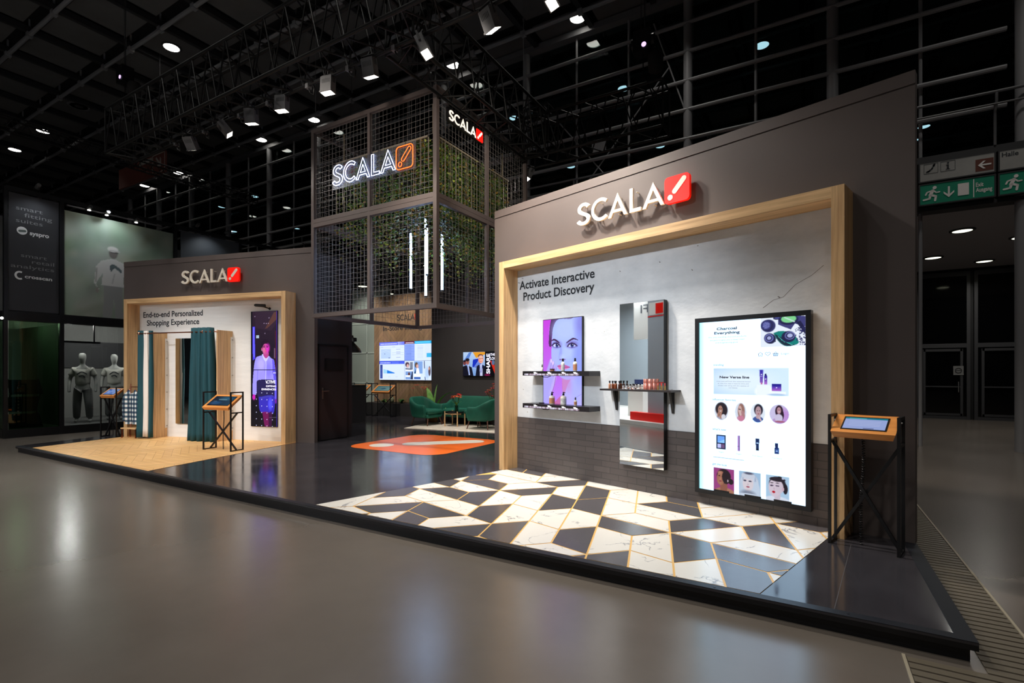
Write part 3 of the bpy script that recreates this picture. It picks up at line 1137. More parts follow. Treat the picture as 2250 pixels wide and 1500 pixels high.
def concrete(name, c0, c1):
    m = M(name, c0, 0.75, col2=c1, vscale=3.0, bump=0.25, bscale=14, stretch=(1, 1, 1.6))
    N, L = m.node_tree.nodes, m.node_tree.links
    vo = N.new('ShaderNodeTexVoronoi')
    vo.inputs['Scale'].default_value = 3.3
    tc = [n for n in N if n.bl_idname == 'ShaderNodeTexCoord'][0]
    L.new(tc.outputs['Object'], vo.inputs['Vector'])
    lt = N.new('ShaderNodeMath'); lt.operation = 'LESS_THAN'; lt.inputs[1].default_value = 0.028
    L.new(vo.outputs['Distance'], lt.inputs[0])
    mx = N.new('ShaderNodeMix'); mx.data_type = 'RGBA'
    b_ = N['Principled BSDF']
    src = b_.inputs['Base Color'].links[0].from_socket
    L.new(lt.outputs[0], mx.inputs[0])
    L.new(src, mx.inputs[6])
    mx.inputs[7].default_value = (*lin((150, 146, 140)), 1)
    L.new(mx.outputs[2], b_.inputs['Base Color'])
    return m


m_conc = concrete('concrete_light', (198, 202, 207), (216, 219, 223))
m_conc2 = M('whitewashed_board', (226, 222, 216), 0.7, var=0.05, vscale=5, bump=0.2, bscale=30, stretch=(0.25, 1, 3))


def brick_mat():
    m = bpy.data.materials.new('dark_brick')
    N, L = nodes_of(m)
    bs = N['Principled BSDF']
    bs.inputs['Roughness'].default_value = 0.5
    tc = N.new('ShaderNodeTexCoord')
    sp = N.new('ShaderNodeSeparateXYZ'); cb = N.new('ShaderNodeCombineXYZ')
    L.new(tc.outputs['Object'], sp.inputs[0])
    L.new(sp.outputs['X'], cb.inputs['X']); L.new(sp.outputs['Z'], cb.inputs['Y'])
    br = N.new('ShaderNodeTexBrick')
    br.inputs['Scale'].default_value = 1.0
    br.inputs['Brick Width'].default_value = 0.26
    br.inputs['Row Height'].default_value = 0.077
    br.inputs['Mortar Size'].default_value = 0.004
    br.inputs['Color1'].default_value = (*lin((88, 80, 78)), 1)
    br.inputs['Color2'].default_value = (*lin((76, 69, 68)), 1)
    br.inputs['Mortar'].default_value = (*lin((60, 55, 55)), 1)
    L.new(cb.outputs[0], br.inputs['Vector'])
    L.new(br.outputs['Color'], bs.inputs['Base Color'])
    bp = N.new('ShaderNodeBump'); bp.inputs['Strength'].default_value = 0.5; bp.inputs['Distance'].default_value = 0.006
    iv = N.new('ShaderNodeMath'); iv.operation = 'SUBTRACT'; iv.inputs[0].default_value = 1.0
    L.new(br.outputs['Fac'], iv.inputs[1]); L.new(iv.outputs[0], bp.inputs['Height'])
    L.new(bp.outputs['Normal'], bs.inputs['Normal'])
    return m


def stand_wall(fr, width, name, label, panel_u, post_u, extra):
    t = thing(name, label, 'display wall', fr.w(0), fr.a)
    b = MB().box((0, 0, 0), (width, 0.1, 3.875)).box((0, 0.006, 3.875), (width, 0.1, 3.888)).box((0, -0.004, 3.888), (width, 0.1, 4.0))
    b.build('wall_body', m_booth, t)
    return t


def portal(fr, u0, u1, label):
    """oak box frame on the wall: outer edges u0, u1, 10 cm boards, 30 cm deep, 3.08 high"""
    t = thing('portal_frame', label, 'wooden frame', fr.w(u0), fr.a)
    w = u1 - u0
    for x in (0, w - 0.1):
        MB().box((x, -0.3, 0), (x + 0.1, -0.001, 3.08)).build('post', m_oakv, t)
    MB().box((0.1, -0.3, 2.98), (w - 0.1, -0.001, 3.08)).build('lintel', m_oakh, t)
    return t


wr = stand_wall(R, 5.275, 'display_wall', 'large dark brown stand wall at the right with the marble tiles in front', None, None, None)
b = MB().mat(0).box((0.532, -0.012, 0.775), (4.728, 0, 2.978)).mat(1)
for pts in ([(4.06, 2.1), (4.16, 2.17), (4.25, 2.19), (4.36, 2.3), (4.5, 2.37), (4.6, 2.45)],):
    for (a, c), (d, e) in zip(pts[:-1], pts[1:]):
        b.bar((a, -0.0122, c), (d, -0.0122, e), 0.0035, 0.0012, up=(0, 1, 0))
for x, z, l in ((0.62, 2.86, 0.03), (0.54, 2.80, 0.05), (2.9, 2.75, 0.012), (3.3, 2.6, 0.012), (2.35, 2.72, 0.012), (4.2, 2.2, 0.02)):
    b.bar((x, -0.0122, z), (x + l, -0.0122, z - 0.012), 0.008, 0.0012, up=(0, 1, 0))
b.build('concrete_panel', [m_conc, M('crack', (96, 92, 88), 0.8)], wr)
MB().box((0.532, -0.02, 0.0), (4.728, 0, 0.775)).build('brick_panel', brick_mat(), wr)
b = MB()
text_into(b, 'Activate Interactive', 0.573, 1.965, 2.69, 0.128, -0.0145, 0.019)
text_into(b, 'Product Discovery', 0.655, 1.96, 2.515, 0.128, -0.0145, 0.019)
b.build('heading', m_text, wr)
portal(R, 0.43, 4.83, 'large light oak box frame around the concrete and brick panel')

wl = stand_wall(L_, 5.2, 'display_wall', 'dark brown stand wall at the left with the fitting room', None, None, None)
MB().box((0.482, -0.012, 0.0), (4.66, 0, 2.978)).build('white_panel', m_conc2, wl)
b = MB()
text_into(b, 'End-to-end Personalized', 0.612, 2.335, 2.692, 0.13, -0.0145, 0.019)
text_into(b, 'Shopping Experience', 0.72, 2.235, 2.505, 0.13, -0.0145, 0.019)
b.build('heading', m_text, wl)
portal(L_, 0.40, 4.745, 'light oak box frame around the white fitting room wall')

# lettered signs on both walls
m_letter = M('cream_letter', (238, 228, 212), 0.5)
m_redsign = M('red_sign', (255, 20, 4), 0.4, emit=(255, 24, 4), estr=0.5)


def letter_sign(loc, rotz, du, label, k=1.0, z0=3.388, cap=0.292):
    t = thing('letter_sign', label, 'sign', loc, rotz)
    for ch, (a, c) in zip('SCALA', SIGN_X):
        g = fit(glyph(ch), (a - 2.5) * k + du, (c - 2.5) * k + du, 0, cap)
        b = MB().plate(g, -0.085, -0.055)
        cx = ((a + c) / 2 - 2.5) * k + du
        for dz in (0.03, cap - 0.05):
            b.cyl((cx, -0.055, dz), (cx, 0, dz), 0.006, 6)
        b.build('letter', m_letter, t)
    a, c = (SIGN_SQ[0] - 2.5) * k + du, (SIGN_SQ[1] - 2.5) * k + du
    e = MB().plate([rsquare(a, -0.018, c, 0.285, 0.045)], -0.1, -0.055).cyl(((a + c) / 2, -0.055, 0.13), ((a + c) / 2, 0, 0.13), 0.03).build('emblem', m_redsign, t)
    d, br = emblem_marks(a, c, -0.018, 0.285)
    MB().plate([d], -0.104, -0.1).plate([br], -0.104, -0.1).build('exclamation_mark', m_letter, e)
    return t


letter_sign(R.w(2.5, 3.388, 0.002), R.a, 0, 'large raised cream letter sign with red emblem high on the right wall')
letter_sign(L_.w(2.5, 3.388, 0.002), L_.a, 0.08, 'small raised cream letter sign with red emblem above the fitting room', 1.0)

# ------------------------------------------------------------------ right wall: portrait screen, shelves, mirror, cosmetics
def face_portrait():
    w, h = 0.69, 1.235
    c = Cv(w, h, 120, 214, (182, 120, 232))
    P = lambda x, y: ((x - 100) / 572 * w, h - 0.0 - 1.18 * (y - (155 - 55 * (x - 100) / 572)) / ((1400 + 25 * (x - 100) / 572) - (155 - 55 * (x - 100) / 572)))
    pts = lambda q: [P(*p) for p in q]
    sx = w / 572
    c.grad((178, 128, 238), (192, 62, 214), 90)
    skin, skin2 = (160, 178, 246), (176, 192, 252)
    # hair
    c.poly(pts([(240, 100), (690, 60), (690, 260), (520, 150), (330, 150), (262, 240), (232, 430), (222, 545), (186, 520), (196, 300), (215, 170)]), (74, 44, 92))
    # neck and shoulder
    c.poly(pts([(385, 960), (690, 880), (690, 1460), (250, 1460), (275, 1390), (370, 1290), (398, 1180)]), (176, 168, 240))
    c.poly(pts([(385, 980), (520, 1000), (470, 1120), (420, 1260), (392, 1200)]), (196, 116, 176), 0.75)
    c.blob(*P(470, 1090), 0.07, 0.12, (190, 128, 196), 1.0, 20, 0.5)
    c.poly(pts([(262, 1400), (370, 1290), (420, 1330), (400, 1430), (280, 1440)]), (186, 92, 150), 0.85)
    c.blob(*P(600, 1150), 0.09, 0.22, (158, 172, 246), 0.9, 0, 0.6)
    c.line(pts([(560, 1330), (620, 1290), (665, 1260)]), 0.006, (120, 110, 200), 0.6)
    # face
    c.poly(pts([(235, 430), (228, 700), (262, 850), (320, 960), (400, 1025), (480, 1042), (560, 1010), (640, 930), (700, 860), (700, 70), (520, 130), (330, 140), (255, 260)]), skin)
    c.blob(*P(430, 290), 0.22, 0.16, skin2, 0.9, 0, 0.8)
    c.blob(*P(470, 620), 0.09, 0.10, (178, 194, 253), 0.9, 0, 0.7)
    c.blob(*P(650, 700), 0.10, 0.30, (120, 132, 226), 1.1, 0, 0.55)
    c.blob(*P(280, 700), 0.06, 0.14, (176, 176, 245), 1.0, 0, 0.5)
    c.blob(*P(660, 200), 0.10, 0.16, (110, 104, 200), 1.2, 0, 0.6)
    c.blob(*P(480, 1000), 0.12, 0.04, (182, 150, 226), 1.0, 0, 0.6)
    # nose
    c.poly(pts([(365, 520), (345, 640), (338, 725), (365, 752), (385, 700), (385, 560)]), (138, 138, 224), 0.45)
    c.blob(*P(395, 710), 0.05, 0.04, (184, 200, 255), 1.0, 0, 0.6)
    c.blob(*P(405, 742), 0.038, 0.012, (116, 66, 142), 0.9, 0, 0.8)
    c.blob(*P(360, 745), 0.016, 0.010, (104, 70, 150), 0.9, 0, 0.8)
    # eyes and brows
    for ex, ey, k in ((308, 528, 0.9), (532, 524, 1.0)):
        c.blob(*P(ex - 4, ey - 10), 0.092 * k, 0.05, (112, 96, 176), 0.9, 0, 0.75)
        c.blob(*P(ex, ey + 2), 0.068 * k, 0.026, (206, 214, 250), 0.4)
        c.blob(*P(ex + 4, ey), 0.032 * k, 0.033, (62, 74, 150), 0.3)
        c.blob(*P(ex + 4, ey), 0.015 * k, 0.017, (16, 16, 40), 0.3)
        c.blob(*P(ex + 12, ey - 10), 0.006, 0.007, (240, 244, 255), 0.5)
    c.line(pts([(236, 532), (268, 500), (306, 496), (345, 520), (362, 548)]), 0.018, (46, 30, 74))
    c.line(pts([(468, 545), (492, 512), (530, 496), (572, 508), (604, 536)]), 0.018, (46, 30, 74))
    c.line(pts([(240, 540), (262, 556), (310, 566), (352, 556)]), 0.006, (90, 66, 150))
    c.line(pts([(480, 552), (530, 566), (580, 552), (600, 536)]), 0.006, (90, 66, 150))
    c.poly(pts([(229, 458), (262, 430), (310, 448), (346, 482), (344, 500), (300, 474), (262, 456), (232, 470)]), (66, 38, 84))
    c.poly(pts([(452, 486), (490, 450), (540, 418), (590, 426), (626, 458), (585, 444), (540, 446), (490, 476), (456, 496)]), (66, 38, 84))
    # mouth
    c.poly(pts([(314, 842), (340, 826), (372, 822), (398, 828), (430, 822), (470, 836), (508, 858), (440, 862), (380, 856)]), (196, 92, 158), 0.95)
    c.poly(pts([(318, 846), (380, 858), (440, 862), (506, 858), (450, 886), (392, 900), (345, 888)]), (214, 112, 176), 0.95)
    c.line(pts([(314, 842), (370, 854), (440, 860), (506, 858)]), 0.006, (110, 44, 104))
    # hand
    hand = (172, 160, 232)
    c.poly(pts([(110, 990), (150, 960), (215, 985), (280, 990), (270, 1090), (250, 1200), (222, 1320), (150, 1440), (98, 1440), (98, 1000)]), (166, 158, 236))
    for a, q in (((150, 985), (222, 760)), ((190, 990), (252, 790)), ((235, 1000), (292, 850))):
        c.line(pts([a, q]), 0.052, hand); c.line(pts([(a[0] + 18, a[1]), (q[0] + 14, q[1] + 20)]), 0.008, (128, 84, 168), 0.7)
    c.line(pts([(210, 1250), (250, 1130), (282, 1010)]), 0.05, (182, 168, 238)); c.line(pts([(232, 1260), (274, 1120), (292, 1010)]), 0.01, (150, 84, 160), 0.8)
    for x, y in ((222, 765), (250, 796)):
        c.blob(*P(x, y), 0.013, 0.026, (228, 200, 246), 0.5)
    return c


t = thing('portrait_screen', 'upright screen behind the shelves showing a woman\'s face in violet light', 'screen', R.w(1.092, 0.952, 0.012), R.a)
MB().box((-0.008, -0.038, -0.008), (0.698, 0.0, 1.243)).build('housing', m_black, t)
face_portrait().build('display', screen_mat(1.2), t, (0.0, -0.0385, 0.0))

m_shelf = M('shelf_black', (26, 22, 26), 0.35)
m_led = bpy.data.materials.new('shelf_strip_display')
N, LK = nodes_of(m_led)
bs = N['Principled BSDF']
bs.inputs['Base Color'].default_value = (0.01, 0.01, 0.01, 1)
tc = N.new('ShaderNodeTexCoord'); mp = N.new('ShaderNodeMapping'); mp.inputs['Scale'].default_value = (38, 1, 9)
nz = N.new('ShaderNodeTexNoise'); nz.inputs['Scale'].default_value = 1.0; nz.inputs['Detail'].default_value = 3
rp = N.new('ShaderNodeValToRGB'); rp.color_ramp.elements[0].position = 0.35; rp.color_ramp.elements[0].color = (0.12, 0.05, 0.07, 1)
rp.color_ramp.elements[1].position = 0.6; rp.color_ramp.elements[1].color = (0.85, 0.85, 1.0, 1)
e = rp.color_ramp.elements.new(0.46); e.color = (0.55, 0.42, 0.52, 1)
LK.new(tc.outputs['Object'], mp.inputs['Vector']); LK.new(mp.outputs[0], nz.inputs['Vector']); LK.new(nz.outputs['Fac'], rp.inputs['Fac'])
LK.new(rp.outputs['Color'], bs.inputs['Emission Color']); bs.inputs['Emission Strength'].default_value = 0.8


def shelf(v0, label):
    t = thing('product_shelf', label, 'shelf', R.w(0.87, v0, 0.012), R.a, 'black wall shelves')
    h, d, w = 0.064, 0.235, 1.18
    MB().box((0, -d, 0), (w, 0, h)).build('board', m_shelf, t)
    MB().box((0.04, -d - 0.003, 0.006), (1.02, -d, 0.03)).build('strip_display', m_led, t)
    for x in (0.26, 0.52, 0.77, 1.03 - 0.06):
        b = MB()
        b.box((x - 0.2 + 0.16, -d - 0.004, 0.036), (x - 0.2 + 0.2, -d, 0.052))
        b.box((x - 0.2 + 0.17, -d - 0.004, 0.03), (x - 0.2 + 0.225, -d, 0.042))
        b.build('price_tag', M('price_tag', (235, 235, 238), 0.5, emit=(220, 220, 230), estr=0.4), t)
    b = MB().tube([(0.24, -0.1, 0), (0.28, -0.11, -0.018), (0.36, -0.1, -0.02), (0.42, -0.1, 0)], 0.005, 6)
    b.build('cable', m_black, t)
    return t


shelf(1.398, 'upper black wall shelf across the portrait screen')
shelf(0.941, 'lower black wall shelf across the portrait screen')

m_amber = M('tan_label', (190, 132, 98), 0.45)
m_cream = M('bottle_cream', (232, 226, 212), 0.4)
m_bblack = M('bottle_black', (18, 17, 20), 0.35)
m_pale = M('pale_print', (196, 196, 196), 0.45, var=0.25, vscale=40)
m_brown = M('amber_glass', (122, 66, 40), 0.25)
m_rose = M('rose_gold', (226, 152, 138), 0.3, metal=0.7)
m_copper = M('copper', (206, 132, 104), 0.28, metal=1.0)


def bottle(name, label, fr, u, v, n, r, hb, neck, hc, body, lab=None, pump=False, dropper=False, group=None):
    """body, neck and cap; an optional printed label band"""
    t = thing(name, label, 'bottle', fr.w(u, v, n), fr.a, group)
    MB().lathe([(r * 0.92, 0), (r, 0.004), (r, hb * 0.82), (r * 0.92, hb * 0.92), (neck, hb), (neck, hb + 0.008)], seg=16).build('body', body, t, smooth=50)
    if lab:
        MB().lathe([(r + 0.0006, 0.012), (r + 0.0006, hb * 0.72)], seg=16).build('printed_label', lab, t, smooth=50)
    b = MB().lathe([(neck * 1.25, hb + 0.006), (neck * 1.25, hb + 0.03), (neck * 0.7, hb + 0.034)] + ([(neck * 0.8, hb + 0.04), (neck * 0.75, hb + hc - 0.01), (0.003, hb + hc)] if dropper else
                   [(0.004, hb + 0.036), (0.004, hb + hc - 0.012), (0.012, hb + hc - 0.012), (0.012, hb + hc)]), seg=12)
    if pump:
        b.bar((0, 0, hb + hc - 0.006), (0.034, -0.006, hb + hc - 0.01), 0.01)
    b.build('pump' if pump else 'cap', m_bblack, t, smooth=50)
    return t


S1, S2 = 1.4625, 1.0055
bottle('dropper_bottle', 'tiny cream dropper bottle at the left end of the upper shelf', R, 1.14, S1, 0.13, 0.015, 0.05, 0.007, 0.05, m_cream, dropper=True)
bottle('spray_bottle', 'slim cream spray bottle in the middle of the upper shelf', R, 1.521, S1, 0.13, 0.025, 0.125, 0.011, 0.045, m_cream, m_pale)
bottle('spray_bottle', 'slim tan spray bottle at the right of the upper shelf', R, 1.732, S1, 0.13, 0.027, 0.125, 0.011, 0.048, m_cream, m_amber)
bottle('pump_bottle', 'round tan pump bottle on the lower shelf', R, 1.324, S2, 0.13, 0.039, 0.118, 0.012, 0.052, m_cream, m_amber, pump=True)
bottle('pump_bottle', 'round pale printed pump bottle on the lower shelf', R, 1.531, S2, 0.13, 0.041, 0.122, 0.012, 0.052, m_cream, m_pale, pump=True)
bottle('dropper_bottle', 'small tan dropper bottle at the right of the lower shelf', R, 1.738, S2, 0.13, 0.02, 0.07, 0.008, 0.04, m_cream, m_amber, dropper=True)
t = thing('cream_jar', 'flat tan jar with black lid on the upper shelf', 'jar', R.w(1.331, S1, 0.13), R.a)
MB().lathe([(0.03, 0), (0.032, 0.003), (0.032, 0.022)], seg=20).build('body', m_amber, t, smooth=50)
MB().lathe([(0.035, 0.022), (0.035, 0.032), (0.03, 0.033)], seg=20).build('lid', m_bblack, t, smooth=50)
tag(MB().box((-0.03, -0.025, 0), (0.03, 0.025, 0.014)).build('compact_case', m_bblack, loc=R.w(1.13, S2, 0.13), rotz=R.a), 'small flat black compact case on the left of the lower shelf', 'compact')

# tall mirror with its little shelf
m_mirror = M('mirror_silver', (235, 240, 240), 0.015, metal=1.0)
t = thing('tall_mirror', 'tall frameless wall mirror between the shelves and the touch screen', 'mirror', R.w(2.405, 0.315, 0.022), R.a)
MB().box((0, -0.07, 0), (0.60, 0, 1.972)).build('backing', m_black, t)
MB().box((0.002, -0.074, 0.002), (0.598, -0.07, 1.97)).build('glass', m_mirror, t)
t = thing('mirror_shelf', 'narrow black shelf on brackets in front of the tall mirror', 'shelf', R.w(2.215, 1.222, 0.012), R.a)
MB().box((0, -0.235, 0), (0.955, -0.085, 0.022)).box((0, -0.085, 0), (0.185, 0, 0.022)).box((0.80, -0.085, 0), (0.955, 0, 0.022)).build('board', M('shelf_dark_wood', (44, 38, 38), 0.4), t)
for x in (0.10, 0.865):
    MB().plate([[(-0.085, 0), (-0.08, -0.03), (-0.02, -0.25), (0.0, -0.25), (0, 0)]], -0.012, 0.012, Matrix.Translation((x, 0, 0)) @ Matrix.Rotation(rad(90), 4, 'Z')).build('bracket', m_black, t)
V = 1.2445
LBL = ['first small cream foundation bottle on the mirror shelf, left end', 'second small brown foundation bottle on the mirror shelf', 'third small brown foundation bottle on the mirror shelf',
       'fourth small brown foundation bottle on the mirror shelf', 'fifth dark foundation bottle on the mirror shelf, before the glass']
for k, u in enumerate((2.303, 2.347, 2.382, 2.408, 2.458)):
    bottle('foundation_bottle', LBL[k], R, u, V, 0.16 if k < 3 else 0.18, 0.0155, 0.062, 0.007, 0.034, (m_amber, m_brown, m_brown, m_brown, M('dark_brown_glass', (66, 34, 26), 0.3))[k], group='foundation bottles')
for k, u in enumerate((2.778, 2.818, 2.842, 2.872, 2.905)):
    t = thing('lip_tube', 'rose gold cosmetic tube standing in a row on the mirror shelf', 'cosmetic tube', R.w(u, V, 0.14 + 0.03 * (k % 2)), R.a, 'rose gold tubes')
    MB().lathe([(0.013, 0), (0.013, 0.075), (0.012, 0.076)], seg=12).build('body', m_rose, t, smooth=50)
    MB().lathe([(0.0125, 0.076), (0.0125, 0.122), (0.011, 0.124)], seg=12).build('cap', m_rose, t, smooth=50)
for k in range(6):
    t = thing('lipstick', 'open lipstick standing at the right end of the mirror shelf', 'lipstick', R.w(2.95 + 0.022 * k, V, 0.13 + 0.035 * (k % 2)), R.a, 'open lipsticks')
    MB().lathe([(0.0095, 0), (0.0095, 0.03), (0.008, 0.031), (0.008, 0.05)], seg=10).build('tube', M('lipstick_gold', (214, 180, 120), 0.3, metal=0.8), t, smooth=50)
    MB().lathe([(0.0065, 0.05), (0.0065, 0.07), (0.002, 0.08)], seg=10).build('stick', M('lipstick_red_%d' % (k % 3), ((190, 60, 60), (206, 96, 84), (170, 40, 56))[k % 3], 0.4), t, smooth=50)
for k in range(5):
    t = thing('makeup_compact', 'flat round compact lying among the small items on the mirror shelf', 'compact', R.w(2.50 + 0.05 * k, V, 0.15 + 0.03 * (k % 2)), R.a, 'compacts on the mirror shelf')
    MB().lathe([(0.022, 0), (0.023, 0.002), (0.023, 0.01), (0.021, 0.012)], seg=16).build('case', (m_rose, m_pale, m_bblack)[k % 3], t, smooth=50)
    MB().lathe([(0.018, 0.012), (0.016, 0.0135), (0.001, 0.0138)], seg=16).build('powder', (m_amber, m_cream, m_rose)[k % 3], t, smooth=50)
for k in range(4):
    t = thing('mascara_tube', 'short black and white printed tube standing behind the compacts on the mirror shelf', 'cosmetic tube', R.w(2.53 + 0.05 * k, V, 0.205), R.a, 'printed tubes')
    MB().lathe([(0.011, 0), (0.011, 0.045)], seg=12).build('body', M('printed_tube', (190, 186, 190), 0.4, var=0.8, vscale=60), t, smooth=50)
    MB().lathe([(0.0115, 0.045), (0.0115, 0.06), (0.01, 0.061)], seg=12).build('cap', m_bblack, t, smooth=50)

# ------------------------------------------------------------------ large touch screen
def touch_page():
    w, h = 1.045, 1.807
    c = Cv(w, h, 250, 430, (244, 248, 255))
    c.grad((238, 246, 255), (250, 250, 255), 0)
    # charcoal still life, top right
    dk, md, lt = (46, 46, 92), (104, 108, 170), (196, 200, 232)
    c.poly([(0.80, 1.80), (0.93, 1.82), (1.045, 1.80), (1.045, 1.70), (0.95, 1.735), (0.915, 1.68), (0.80, 1.735)], (86, 84, 140), 1, False)
    c.blob(0.895, 1.777, 0.085, 0.05, dk, 0.15); c.blob(0.895, 1.785, 0.068, 0.038, (152, 224, 160), 0.15); c.line([(0.86, 1.80), (0.945, 1.755)], 0.012, (214, 236, 226))
    c.poly([(0.96, 1.75), (1.0, 1.76), (1.045, 1.68), (1.045, 1.62)], dk, 1, False)
    c.blob(0.79, 1.80, 0.035, 0.016, dk, 0.2); c.blob(0.79, 1.803, 0.024, 0.01, md, 0.3)
    c.blob(0.71, 1.728, 0.066, 0.062, (66, 66, 120), 0.15); c.blob(0.695, 1.732, 0.056, 0.055, dk, 0.12); c.blob(0.69, 1.735, 0.044, 0.042, (92, 94, 160), 0.6)
    for k in range(30):
        a, r_ = k * 2.4, 0.006 * math.sqrt(k); c.blob(0.69 + r_ * math.cos(a), 1.735 + r_ * math.sin(a), 0.004, 0.004, (160, 164, 214), 0.5)
    c.blob(0.725, 1.602, 0.056, 0.05, dk, 0.15, -30); c.blob(0.717, 1.607, 0.042, 0.04, (130, 134, 196), 0.2); c.blob(0.717, 1.607, 0.03, 0.028, dk, 0.2); c.blob(0.717, 1.607, 0.02, 0.018, (186, 190, 226), 0.3)
    c.poly([(0.755, 1.655), (0.83, 1.672), (0.93, 1.64), (0.985, 1.555), (0.93, 1.524), (0.86, 1.524), (0.80, 1.575)], (26, 150, 140), 1)
    c.poly([(0.765, 1.648), (0.84, 1.60), (0.90, 1.548), (0.95, 1.53), (0.87, 1.526), (0.81, 1.57)], (40, 60, 80), 1)
    c.line([(0.83, 1.585), (0.93, 1.53)], 0.005, (110, 230, 214)); c.line([(0.80, 1.62), (0.86, 1.56)], 0.004, (110, 230, 214))
    c.blob(0.893, 1.612, 0.062, 0.054, dk, 0.15); c.blob(0.905, 1.622, 0.044, 0.038, (146, 150, 208), 0.2); c.blob(0.905, 1.622, 0.036, 0.03, dk, 0.2); c.blob(0.907, 1.623, 0.025, 0.02, (196, 200, 232), 0.3)
    rg = random.Random(5)
    for k in range(70):
        x, y = 0.955 + 0.085 * rg.random() ** 0.7, 1.53 + 0.17 * rg.random()
        if x + (y - 1.53) * 0.4 > 0.985:
            c.blob(x, y, 0.003 + 0.005 * rg.random(), 0.003 + 0.004 * rg.random(), (60, 60, 120), 0.4)
    c.blob(0.775, 1.572, 0.005, 0.005, (40, 70, 80), 0.4)
    # promotional card
    c.grad((206, 226, 244), (226, 240, 252), 0, 0.155, 1.036, 0.896, 1.31)
    c.blob(0.45, 1.17, 0.3, 0.12, (240, 246, 253), 0.9, 0, 0.9)
    c.blob(0.67, 1.075, 0.09, 0.06, (252, 252, 255), 0.3); c.rect(0.60, 1.04, 0.725, 1.14, (246, 248, 254)); c.rect(0.715, 1.045, 0.87, 1.078, (248, 250, 255)); c.blob(0.79, 1.045, 0.08, 0.012, (190, 208, 232), 0.6)
    c.grad((214, 150, 208), (62, 50, 176), 90, 0.628, 1.16, 0.66, 1.293); c.poly([(0.622, 1.293), (0.667, 1.293), (0.657, 1.16), (0.632, 1.16)], (62, 52, 178), 0.35, False); c.rect(0.636, 1.146, 0.655, 1.16, (208, 128, 178))
    c.grad((206, 140, 214), (54, 44, 160), 90, 0.669, 1.147, 0.70, 1.235); c.poly([(0.674, 1.235), (0.695, 1.235), (0.690, 1.256), (0.679, 1.256)], (40, 36, 120), 1, False)
    c.grad((196, 120, 206), (70, 56, 182), 90, 0.744, 1.082, 0.828, 1.14); c.rect(0.741, 1.13, 0.830, 1.152, (56, 48, 158))
    for x, y in ((0.645, 1.245), (0.685, 1.2), (0.786, 1.115)):
        c.blob(x, y, 0.006, 0.005, (240, 236, 250), 0.4); c.rect(x - 0.011, y - 0.018, x + 0.011, y - 0.015, (214, 206, 240))

    def person(cx, cy, rx, ry, bg, hair, skin, top, style):
        yy, xx = c.Y - cy, c.X - cx
        clip = np.clip((1.02 - np.sqrt((xx / rx) ** 2 + (yy / ry) ** 2)) / 0.04, 0, 1) if style != 'sq' else 1.0
        B = lambda x, y, a, b_, col, soft=0.2, rot=0, al=1.0: c.blob(cx + x * rx, cy + y * ry, a * rx, b_ * ry, col, soft, rot, al, clip)
        c.blob(cx, cy, rx, ry, bg, 0.05)
        B(0.05, -0.95, 0.85, 0.62, top, 0.1)
        return B
    p = person(0.24, 0.858, 0.074, 0.095, (236, 236, 244), None, None, (196, 190, 204), 'o')
    p(0.0, 0.2, 0.85, 0.75, (64, 52, 58)); p(0.1, 0.05, 0.75, 0.7, (58, 46, 54)); p(-0.15, 0.1, 0.34, 0.5, (196, 150, 132)); p(-0.12, -0.02, 0.12, 0.05, (240, 232, 230)); p(-0.28, 0.22, 0.07, 0.05, (50, 36, 40)); p(0.0, 0.22, 0.07, 0.05, (50, 36, 40)); p(-0.1, -0.55, 0.2, 0.32, (196, 150, 132)); p(0.3, -0.65, 0.3, 0.3, (236, 232, 236)); p(-0.45, -0.45, 0.14, 0.28, (188, 142, 124))
    p = person(0.441, 0.855, 0.057, 0.095, (236, 238, 246), None, None, (226, 170, 190), 'o')
    p(0.1, 0.1, 0.62, 0.85, (176, 132, 120)); p(0.25, -0.4, 0.5, 0.6, (200, 150, 150)); p(-0.15, 0.3, 0.34, 0.42, (226, 188, 178)); p(-0.2, 0.28, 0.2, 0.09, (60, 50, 60)); p(-0.1, -0.1, 0.2, 0.4, (232, 200, 194), 0.2, 12); p(-0.35, 0.42, 0.06, 0.04, (60, 40, 44)); p(0.1, -0.75, 0.5, 0.4, (224, 150, 172))
    p = person(0.609, 0.856, 0.07, 0.095, (244, 246, 252), None, None, (84, 108, 172), 'o')
    p(0.1, 0.35, 0.6, 0.6, (48, 44, 64)); p(0.08, 0.18, 0.4, 0.55, (206, 172, 176)); p(-0.05, 0.24, 0.07, 0.045, (44, 34, 44)); p(0.26, 0.24, 0.07, 0.045, (44, 34, 44)); p(0.1, -0.08, 0.12, 0.05, (176, 90, 104)); p(0.08, -0.42, 0.34, 0.2, (214, 182, 186)); p(0.35, -0.65, 0.12, 0.3, (226, 200, 204), 0.2, 30)
    p = person(0.81, 0.856, 0.089, 0.094, (226, 214, 240), None, None, (206, 170, 214), 'o')
    p(0.6, -0.3, 0.6, 0.9, (214, 168, 226), 0.8); p(0.0, 0.3, 0.4, 0.62, (62, 34, 58)); p(0.28, -0.1, 0.2, 0.5, (56, 32, 54)); p(-0.02, 0.38, 0.22, 0.36, (206, 160, 168)); p(-0.02, 0.24, 0.1, 0.045, (244, 232, 236)); p(-0.1, 0.45, 0.045, 0.03, (50, 30, 40)); p(0.07, 0.45, 0.045, 0.03, (50, 30, 40)); p(-0.05, -0.4, 0.42, 0.42, (226, 214, 234)); p(0.1, -0.78, 0.55, 0.1, (190, 120, 146))
